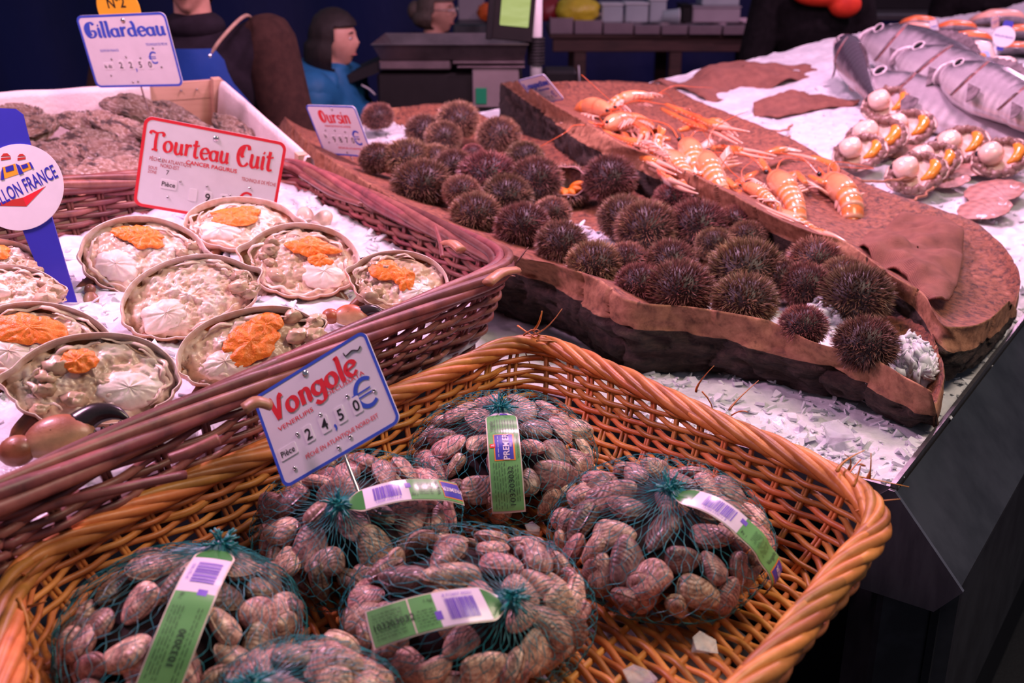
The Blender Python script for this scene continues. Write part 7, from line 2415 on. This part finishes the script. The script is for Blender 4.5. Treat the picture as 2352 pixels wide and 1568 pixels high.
part('apron_cord', *tube(smoothpath(pts, 24), 0.0055, 7), M_cord, root)
V, F = ball(12, 8)
part('apron_eyelet', V * 0.009 + np.array(pts[0]), F, M_chrome, root)

# girl in a blue puffer jacket
gx = aty(770, 110, 4.0)
root, J, k, Rm, hc = person('person, young, dark hair and blue puffer jacket, looking right behind the counter', (gx.x - 0.02, 4.0, FL), -0.30, 1.40, 0.95, arms={'l': ((0.02, 0.21, 0.92), (0.12, 0.18, 0.78)), 'r': ((0.05, -0.22, 0.92), (0.20, -0.14, 0.88))}, head_yaw=0.15)
L = [ell((0.0, 0, 1.00), (0.13, 0.165, 0.16)), ell((0, 0, 0.86), (0.125, 0.16, 0.16)), ell((0, 0, 0.74), (0.13, 0.165, 0.10)), cap(J['chest'], (0.0, 0, J['neck'][2] - 0.03), 0.12, 0.085)]
for n in 'lr': L.append(cap(J['chest'], J['sh' + n], 0.10, 0.075))
remesh('jacket', L, 0.010, M_puffer, root, 2)
# quilted rings
for i in range(7):
    z = 0.70 + 0.058 * i
    a = np.linspace(0, 2 * math.pi, 40, endpoint=False)
    w_ = np.interp(z, [0.7, 0.9, 1.05], [1.0, 1.02, 0.92])
    part('jacket_quilt', *tube(np.column_stack([0.112 * w_ * np.cos(a), 0.148 * w_ * np.sin(a), z + 0 * a]), 0.034, 8, closed=True), M_puffer, root)
for n in 'lr':
    A, B, C_ = [np.array(J[q + n]) for q in ('sh', 'el', 'wr')]
    P = smoothpath([A, B, C_], 40)
    part('puffed_sleeve', *tube(P, 0.058 + 0.012 * np.abs(np.sin(np.linspace(0, math.pi * 7, 40))), 12), M_puffer, root)
a = np.linspace(-2.4, 2.4, 30)
part('hood', *tube(np.column_stack([-0.02 - 0.085 * np.cos(a), 0.10 * np.sin(a), J['neck'][2] - 0.02 + 0.02 * np.cos(a)]), 0.045, 10), M_puffer, root)
trousers(root, J, k, M_trous)
def hair(root, hc, k, m, drop, face=0.35, back=-0.05, seed=1):
    V, F = ball(48, 34)
    x, y, z = V[:, 0], V[:, 1], V[:, 2]
    keep = (z > 0.42 - 0.0 * x) | (x < face - 0.35 * (z > -0.2) * 0)
    F = np.array([q for q in F if keep[q].all()])
    H = V * np.array([0.112, 0.094, 0.130])
    low = z < 0
    H[:, 2] = np.where(low, z * (0.13 + drop), H[:, 2])
    H[:, 0] = np.where(low, np.minimum(H[:, 0], 0.05) * (1 - 0.1 * -z) - 0.012, H[:, 0])
    H[:, :2] = np.where(low[:, None], np.sign(H[:, :2]) * np.maximum(np.abs(H[:, :2]), 0.0) * (1 + 0.55 * np.abs(z)[:, None]), H[:, :2])
    H = H * (1 + 0.03 * fbm(np.column_stack([V[:, 0] * 9, V[:, 1] * 9, V[:, 2] * 1.5]), 2, seed)[:, None])
    inner = H * 0.94
    return H, F, inner
H, F, inner = hair(root, hc, k, M_hair1, 0.05, 0.30, seed=3)
part('hair', (np.vstack([H, inner]) @ Rm.T) * k * 1.03 + hc, np.vstack([F, F[:, ::-1] + len(H)]), M_hair1, root)

# woman with glasses at the far table
wx = aty(985, 78, 5.2)
root, J, k, Rm, hc = person('person with glasses, tied grey brown hair and dark coat, looking right', (wx.x + 0.02, 5.2, FL), -0.15, 1.42, 1.1, head_yaw=-0.1)
torso('coat', root, J, k, M_blk, 1.15, 0.03)
a = np.linspace(0, 2 * math.pi, 24, endpoint=False)
part('coat_collar', *tube(np.column_stack([J['neck'][0] - 0.03 + 0.07 * np.cos(a), 0.085 * np.sin(a), J['neck'][2] - 0.035 - 0.02 * np.cos(a)]), 0.035, 8, closed=True), M_blk, root)
trousers(root, J, k, M_trous)
H, F, inner = hair(root, hc, k, M_hair2, -0.03, 0.15, seed=5)
part('hair', (np.vstack([H, inner]) @ Rm.T) * k * 1.03 + hc, np.vstack([F, F[:, ::-1] + len(H)]), M_hair2, root)
v, f = ell((-0.125, 0, 0.0), (0.045, 0.045, 0.055)); part('hair_bun', (v @ Rm.T) * k + hc, f, M_hair2, root)
v, f = tube([(-0.10, 0.03, -0.05), (-0.125, 0.03, 0.0), (-0.11, 0.03, 0.05)], 0.010, 6); part('hair_clip', (v @ Rm.T) * k + hc, f, M_black, root)
for s in (1, -1):
    a = np.linspace(0, 2 * math.pi, 20, endpoint=False)
    v, f = tube(np.column_stack([0.108 + 0 * a, s * 0.032 + 0.024 * np.cos(a), 0.008 + 0.018 * np.sin(a)]), 0.0022, 5, (1, 0, 0), closed=True)
    part('glasses_rim', (v @ Rm.T) * k + hc, f, M_chrome, root)
    v, f = tube([(0.108, s * 0.056, 0.012), (0.0, s * 0.084, 0.010)], 0.002, 5); part('glasses_arm', (v @ Rm.T) * k + hc, f, M_chrome, root)

# vendor in black apron and red top, and a far dark figure
vx = aty(1858, 100, 5.3)
root, J, k, Rm, hc = person('person in black with a bright red scarf at the chest, behind the ice', (vx.x, 5.3, FL), -math.pi / 2 + 0.2, 1.70, 1.15)
torso('black_jacket', root, J, k, M_blk, 1.15, 0.03)
trousers(root, J, k, M_blk)
L = [ell((0.15, -0.03, 1.40), (0.05, 0.15, 0.06)), ell((0.16, 0.08, 1.35), (0.045, 0.08, 0.06)), ell((0.05, 0, 1.45), (0.11, 0.12, 0.05))]
remesh('red_scarf', L, 0.010, M_redc, root, 3)
V, F = ball(30, 20); keep = (V[:, 2] > 0.05) | (V[:, 0] < -0.1)
F = np.array([q for q in F if keep[q].all()])
part('hair', (V * np.array([0.104, 0.084, 0.125])) * k + hc, F, M_hair1, root)
vx = aty(2246, 60, 6.6)
root, J, k, Rm, hc = person('far person in black beyond the salmon pieces', (vx.x, 6.6, FL), -math.pi / 2, 1.72, 1.0)
torso('black_coat', root, J, k, M_blk, 1.1, 0.03)
trousers(root, J, k, M_blk)
part('hair', (V * np.array([0.104, 0.084, 0.125])) * k + hc, F, M_hair1, root)

# ---------------------------------------------------------------- weighing scale behind the troughs
ys = 3.95
kk = ppm(aty(1050, 150, ys))
def spx(u, v, dy=0.0): return aty(u, v, ys + dy)
b0 = spx(1040, 250)
root = thing('weighing_scale', 'shop weighing scale with steel tray, lit display and pole behind the urchins', 'scale', (b0.x, ys, b0.z))
Os = root.matrix_world.translation
def sbox(name, u0, v0, u1, v1, d0, d1, m, bev=0.004):
    a, b = spx(u0, v1), spx(u1, v0)
    V, F = box(((a.x + b.x) / 2 - Os.x, (d0 + d1) / 2, (a.z + b.z) / 2 - Os.z), (abs(b.x - a.x), d1 - d0, abs(b.z - a.z)), bev)
    return fixn(part(name, V, F, m, root, smooth=False))
M_sbody = pm('scale_dark_body', (0.013, 0.011, 0.012), rough=0.5, spec=0.25)
M_ssteel = pm('scale_steel', (0.26, 0.21, 0.22), (0.18, 0.145, 0.155), 12, 0.35, 0.1, 90, metallic=0.8)
M_tray = pm('table_tray_metal', (0.42, 0.32, 0.36), (0.34, 0.26, 0.30), 9, 0.4, metallic=0.35)
M_spanel = pm('scale_grey_panel', (0.33, 0.27, 0.28), (0.26, 0.21, 0.22), 6, 0.35, metallic=0.4)
sbox('scale_body', 868, 168, 1200, 252, 0.0, 0.36, M_sbody, 0.01)
sbox('side_panel', 1086, 152, 1192, 246, -0.02, 0.0, M_spanel)
sbox('green_sticker', 1093, 200, 1118, 237, -0.024, -0.02, flat('green_sticker', (0.01, 0.22, 0.10), 0.4), 0.001)
sbox('panel_window', 1155, 190, 1205, 250, -0.03, -0.02, M_black, 0.002)
sbox('foot', 1098, 246, 1132, 262, 0.0, 0.05, flat('pale_foot', (0.45, 0.55, 0.55), 0.4))
sbox('platform', 872, 137, 1036, 160, -0.02, 0.34, M_ssteel, 0.006)
sbox('platform', 1040, 138, 1205, 146, -0.02, 0.34, M_ssteel, 0.003)
sbox('under_plate', 1050, 150, 1205, 155, -0.03, 0.30, M_ssteel, 0.003)
# flared tray
a0, a1 = spx(858, 99), spx(1212, 92); c0, c1 = spx(876, 136), spx(1203, 126)
zt, zb_ = a0.z - Os.z, c0.z - Os.z
rings = []
for (xl, xr, y0, y1, z) in ((a0.x - 0.004, a1.x + 0.004, -0.064, 0.384, zt), (a0.x, a1.x, -0.06, 0.38, zt + 0.003), (c0.x, c1.x, -0.02, 0.34, zb_), (c0.x + 0.01, c1.x - 0.01, -0.01, 0.33, zb_ + 0.004), (a0.x + 0.006, a1.x - 0.006, -0.054, 0.374, zt)):
    rings.append([(xl - Os.x, y0, z), (xr - Os.x, y0, z), (xr - Os.x, y1, z), (xl - Os.x, y1, z)])
V = np.array(rings).reshape(-1, 3)
F = grid_faces(5, 4, closed_v=True).tolist() + [(8, 9, 10, 11), (15, 14, 13, 12)]
fixn(part('weighing_tray', V, F, M_ssteel, root, smooth=False))
# keyboard wedge
P = [spx(797, 172), spx(872, 138), spx(880, 150), spx(872, 166), spx(803, 192)]
V = np.array([(p.x - Os.x, d, p.z - Os.z) for d in (0.0, 0.32) for p in P])
F = [(0, 1, 2, 3, 4), (9, 8, 7, 6, 5)] + [(i, 5 + i, 5 + (i + 1) % 5, (i + 1) % 5) for i in range(5)]
fixn(part('keyboard', V, F, M_black, root, smooth=False))
P = smoothpath([tuple(spx(830, 195) - Os), tuple(spx(848, 205) - Os), tuple(spx(862, 218) - Os)], 8)
part('keyboard_cable', *tube(P, 0.004, 6), M_cable, root)
# pole with corrugated sleeve
pz0, pz1 = spx(1230, 250).z - Os.z, spx(1230, -120).z - Os.z
px = spx(1232, 60).x - Os.x
part('pole', *tube([(px, 0.02, pz0), (px, 0.02, pz1)], 0.021, 16), M_white, root)
q0, q1 = spx(1228, 150).z - Os.z, spx(1228, 86).z - Os.z
qz = np.linspace(q0, q1, 30)
part('pole_sleeve', *tube(np.column_stack([px + 0 * qz, 0.02 + 0 * qz, qz]), 0.031 + 0.003 * np.sin(np.arange(30) * 1.9), 16), M_black, root)
# display, slightly tilted
dm, t_, b_ = newmat('display_glow')
em = ramp(t_, ntex(t_, coords(t_, (1, 1, 8)), 9, 3), [(0.35, (0.40, 0.50, 0.14)), (0.65, (0.50, 0.60, 0.22))])
t_.links.new(em, b_.inputs['Emission Color']); b_.inputs['Emission Strength'].default_value = 0.9
b_.inputs['Base Color'].default_value = (0.05, 0.06, 0.03, 1); b_.inputs['Roughness'].default_value = 0.2
Md = Matrix.Rotation(0.09, 3, 'Y')
dc = spx(1180, 35, -0.05) - Os
def dbox(name, cx, cz, sx, sz, y0, y1, m, par=None):
    V, F = box((cx, (y0 + y1) / 2, cz), (sx, y1 - y0, sz), 0.003)
    V = np.array([tuple(Md @ Vector(v) + dc) for v in V])
    return fixn(part(name, V, F, m, par or root, smooth=False))
sx_, sz_ = 92 / kk, 150 / kk
dp = dbox('display', 0, 0.03, sx_, sz_, 0, 0.045, M_sbody)
dbox('screen', 0.004, 0.047, sx_ * 0.70, sz_ * 0.72, -0.003, 0.0, dm, dp)
dbox('display_side', -sx_ * 0.56, 0.03, sx_ * 0.16, sz_ * 1.02, -0.01, 0.05, M_black, dp)
V, F = text_mesh('1250 g', 0.0)
# stand for the scale
st = thing('scale_stand', 'dark cabinet carrying the weighing scale behind the counter', 'cabinet', (b0.x + 0.02, ys + 0.17, FL))
zt_ = b0.z - FL
V, F = box((0, 0, zt_ / 2), (0.50, 0.44, zt_), 0.01); part('cabinet', V, F, M_black, st, smooth=False)
V, F = box((0, 0, zt_ - 0.012), (0.54, 0.47, 0.02), 0.004); part('cabinet_top', V, F, M_sbody, st, smooth=False)
# small dark printer and till slip right of the pole
p = aty(1285, 175, 4.3)
o = thing('label_printer', 'small black label printer beside the scale pole', 'printer', (p.x, 4.3, p.z - 0.07))
V, F = box((0, 0, 0.05), (0.13, 0.16, 0.10), 0.012); part('printer_body', V, F, M_black, o, smooth=False)
V, F = box((0.07, -0.09, 0.02), (0.07, 0.02, 0.03), 0.004); part('paper_slip', V, F, M_white, o, smooth=False)
V, F = tube([(0.075, -0.09, 0.03), (0.068, -0.09, 0.12)], 0.003, 6); part('pen_rod', V, F, M_cable, o)

# ---------------------------------------------------------------- far work table
yt = 6.3
T0, T1 = aty(1262, 78, yt), aty(1775, 78, yt)
zt = T0.z
root = thing('work_table', 'far dark wooden work table topped with steel trays', 'table', ((T0.x + T1.x) / 2, yt, FL))
Ot = root.matrix_world.translation
M_dwood = pm('dark_table_wood', (0.085, 0.035, 0.030), (0.045, 0.020, 0.017), 6, 0.6, 0.3, 40, stretch=(1, 8, 8))
def tbox(name, x0, x1, y0, y1, z0, z1, m, bev=0.005, par=None, O_=None):
    O_ = O_ or Ot
    V, F = box(((x0 + x1) / 2 - O_.x, (y0 + y1) / 2 - O_.y, (z0 + z1) / 2 - O_.z), (x1 - x0, y1 - y0, z1 - z0), bev)
    return fixn(part(name, V, F, m, par or root, smooth=False))
W_ = T1.x - T0.x
tbox('beam', T0.x + 0.02, T1.x + 0.3, yt + 0.02, yt + 0.08, zt - 0.10, zt - 0.02, M_dwood)
tbox('table_top', T0.x + 0.0, T1.x + 0.3, yt + 0.0, yt + 0.75, zt - 0.025, zt, M_dwood)
for u in (1335, 1556, 1760):
    x = aty(u, 130, yt).x
    tbox('leg', x - 0.04, x + 0.03, yt + 0.03, yt + 0.10, FL, zt - 0.02, M_dwood)
    tbox('leg', x - 0.04, x + 0.03, yt + 0.62, yt + 0.70, FL, zt - 0.02, M_dwood)
tbox('shelf', aty(1570, 150, yt).x, T1.x + 0.2, yt + 0.1, yt + 0.65, zt - 0.36, zt - 0.34, M_darksteel)
us = [1262, 1318, 1384, 1455, 1516, 1578, 1655, 1720, 1790]
for i in range(8):
    a, b = aty(us[i], 70, yt), aty(us[i + 1], 70, yt)
    o = thing('steel_tray', ['steel tray at the left end of the far work table', 'second steel tray from the left on the far table', 'third steel tray on the far table, under the clear boxes', 'steel tray below the tipped cup', 'steel tray left of the grey box', 'steel tray under the grey box', 'steel tray right of the grey box', 'steel tray at the right end behind the red scarf'][i], 'tray', ((a.x + b.x) / 2, yt - 0.01 * i + 0.3, zt), 'steel trays on the far table')
    w_ = b.x - a.x - 0.012
    sk = 0.012 * (3 - i) if i < 3 else 0
    prof = [(w_ / 2, 0.30, 0.002), (w_ / 2 + 0.002, 0.31, 0.048 + sk), (w_ / 2 - 0.004, 0.305, 0.05 + sk), (w_ / 2 - 0.006, 0.295, 0.008)]
    V = np.array([(sx * hx, sy * hy, z) for hx, hy, z in prof for sx, sy in ((-1, -1), (1, -1), (1, 1), (-1, 1))])
    F = grid_faces(4, 4, closed_v=True).tolist() + [(3, 2, 1, 0), (12, 13, 14, 15)]
    fixn(part('tray', V, F, M_tray, o, smooth=False))
zz = zt + 0.05
# yellow bag
p = aty(1328, 40, yt + 0.1)
o = thing('plastic_bag', 'bulging yellow plastic bag on the far steel trays', 'bag', (p.x, yt + 0.15, zz))
V, F = ball(36, 22)
V = V * np.array([0.125, 0.10, 0.085]) * (1 + 0.07 * fbm(V * 3.5, 3, 2)[:, None]); V[:, 2] = np.maximum(V[:, 2], -0.06) + 0.065
part('bag_body', V, F, pm('yellow_film', (0.80, 0.66, 0.05), (0.66, 0.50, 0.03), 9, 0.3, 0.5, 30, 0.01), o)
part('bag_knot', *tube([(0.02, 0, 0.145), (0.03, 0.0, 0.175), (0.05, 0, 0.19)], [0.02, 0.012, 0.022], 8), pm('yellow_film_knot', (0.80, 0.66, 0.05), rough=0.3), o)
M_clear = pm('frosted_plastic', (0.50, 0.56, 0.58), (0.42, 0.46, 0.50), 4, 0.15, coat=0.5)
M_gbox = pm('grey_box', (0.42, 0.36, 0.40), (0.36, 0.30, 0.34), 4, 0.5)
def lidbox(u0, v0, u1, v1, lbl, m, lid=True, y=yt + 0.12, d=0.22, grp='boxes on the far table', zb_=None, nm='storage_box'):
    a, b = aty(u0, v1, y), aty(u1, v0, y)
    zb2 = zb_ if zb_ is not None else zz
    h = max(0.05, b.z - zb2)
    o = thing(nm, lbl, 'box', ((a.x + b.x) / 2, y + d / 2, zb2), grp)
    V, F = box((0, 0, h * 0.45), (b.x - a.x, d, h * 0.9), 0.008); part('box_body', V, F, m, o, smooth=False)
    V, F = box((0, 0, h * 0.94), (b.x - a.x + 0.012, d + 0.012, h * 0.10), 0.006); part('box_lid', V, F, M_white if lid else m, o, smooth=False)
    return h
h1 = lidbox(1382, 8, 1432, 46, 'clear plastic box right of the yellow bag', M_clear)
lidbox(1436, 6, 1490, 46, 'clear plastic box in the middle of the far table', M_clear)
lidbox(1492, -4, 1532, 44, 'taller pale plastic box left of the tipped cup', M_clear)
h2 = lidbox(1590, 14, 1702, 47, 'wide grey pink box on the far table', M_gbox, False)
lidbox(1565, 10, 1590, 47, 'narrow dark box beside the grey pink one', M_sbody, False)
lidbox(1612, -20, 1700, 14, 'clear box standing on the grey pink box', M_clear, True, zb_=zz + h2)
def cup(u, v, px, lbl, lying, y=yt + 0.02):
    p = aty(u, v, y)
    s = px / ppm(p)
    M = Matrix.Translation((p.x, y, zz + (s * 0.5 if lying else 0))) @ (Matrix.Rotation(math.pi / 2, 4, 'Y') @ Matrix.Translation((0, 0, -s * 0.5)) if lying else Matrix.Identity(4))
    o = thing('plastic_cup', lbl, 'cup', M, 'cups on the far table')
    pr = [(0.0, 0.0), (0.36, 0.0), (0.48, 1.0), (0.50, 1.02), (0.50, 1.05), (0.46, 1.03), (0.34, 0.04), (0.0, 0.04)]
    a = np.arange(20) * 2 * math.pi / 20
    V = np.vstack([np.column_stack([max(r, 0.01) * np.cos(a), max(r, 0.01) * np.sin(a), np.full(20, z)]) for r, z in pr]) * s
    part('cup', V, grid_faces(len(pr), 20, closed_v=True), M_clear, o)
    part('cup_rim', *tube(np.column_stack([0.49 * np.cos(a), 0.49 * np.sin(a), np.full(20, 1.03)]) * s, 0.03 * s, 6, closed=True), M_white, o)
cup(1540, 35, 36, 'clear plastic cup tipped over on the steel trays', True)
cup(1742, 40, 28, 'clear plastic cup standing at the right end of the far table', False)
p = aty(1652, 130, yt + 0.3)
o = thing('white_basin', 'white basin on the lower shelf of the far table', 'basin', (p.x, yt + 0.32, zt - 0.34))
a = np.arange(28) * 2 * math.pi / 28
V = np.vstack([np.column_stack([r * np.cos(a) * 1.4, r * np.sin(a), np.full(28, z)]) for r, z in ((0.01, 0.0), (0.08, 0.0), (0.115, 0.055), (0.125, 0.06), (0.118, 0.062), (0.085, 0.012), (0.01, 0.01))])
part('basin', V, grid_faces(7, 28, closed_v=True), M_white, o)
# left part behind the woman: grey cabinet with a roll and an orange cloth
p0, p1 = aty(1040, 50, 6.6), aty(1130, 50, 6.6)
o = thing('side_counter', 'dark counter with pale board beyond the woman with glasses', 'counter', ((p0.x + p1.x) / 2, 6.8, FL))
Oq = o.matrix_world.translation
tbox('counter_body', p0.x, p1.x + 0.15, 6.6, 7.0, FL, aty(1100, 55, 6.6).z, M_darksteel, 0.01, o, Oq)
tbox('pale_board', p0.x + 0.02, p1.x - 0.05, 6.9, 6.93, aty(1100, 55, 6.6).z, aty(1100, -60, 6.6).z, M_gbox, 0.004, o, Oq)
p = aty(1122, 48, 6.62)
o = thing('orange_cloth', 'crumpled orange cloth beside the scale display', 'cloth', (p.x, 6.70, p.z))
V, F = ball(24, 14); V = V * np.array([0.07, 0.05, 0.05]) * (1 + 0.25 * fbm(V * 3, 3, 4)[:, None]); V[:, 2] += 0.045
part('cloth_fold', V, F, pm('orange_cloth', (0.85, 0.14, 0.02), rough=0.7), o)
p = aty(1265, 35, 6.35)
o = thing('red_bag', 'dark red bag left of the yellow one on the far table', 'bag', (p.x, yt + 0.22, zz))
V, F = ball(24, 14); V = V * np.array([0.07, 0.06, 0.08]) * (1 + 0.12 * fbm(V * 3, 3, 8)[:, None]); V[:, 2] = np.maximum(V[:, 2], -0.05) + 0.055
part('bag_body', V, F, pm('dark_red_film', (0.30, 0.02, 0.03), rough=0.35), o)
part('bag_handle', *tube(smoothpath([(-0.04, 0, 0.11), (0, 0, 0.17), (0.04, 0, 0.11)], 12), 0.010, 6), pm('red_film_handle', (0.30, 0.02, 0.03), rough=0.35), o)
# steel bench and pole at the far right, blue drape in front
p0, p1 = aty(2000, 40, 7.2), aty(2215, 40, 7.2)
o = thing('steel_bench', 'dark steel bench far behind the salmon', 'bench', ((p0.x + p1.x) / 2, 7.4, FL))
Oq = o.matrix_world.translation
tbox('bench_top', p0.x, p1.x + 0.6, 7.2, 7.7, p0.z - 0.02, p0.z + 0.02, M_steel, 0.005, o, Oq)
tbox('bench_back', p0.x + 0.05, p1.x + 0.4, 7.65, 7.7, p0.z + 0.02, p0.z + 0.4, M_black, 0.005, o, Oq)
tbox('leg', p0.x + 0.02, p0.x + 0.08, 7.22, 7.28, FL, p0.z - 0.02, M_darksteel, 0.005, o, Oq)
tbox('leg', p1.x + 0.5, p1.x + 0.56, 7.22, 7.28, FL, p0.z - 0.02, M_darksteel, 0.005, o, Oq)
p = aty(1995, 30, 6.0)
o = thing('tent_pole', 'slim pale metal pole rising right of the red scarf', 'pole', (p.x, 6.0, FL))
part('pole_tube', *tube([(0, 0, 0), (0, 0, 2.9)], 0.02, 12), M_cable, o)
part('pole_foot', *tube([(0, 0, 0), (0, 0, 0.012)], 0.06, 16), M_cable, o)
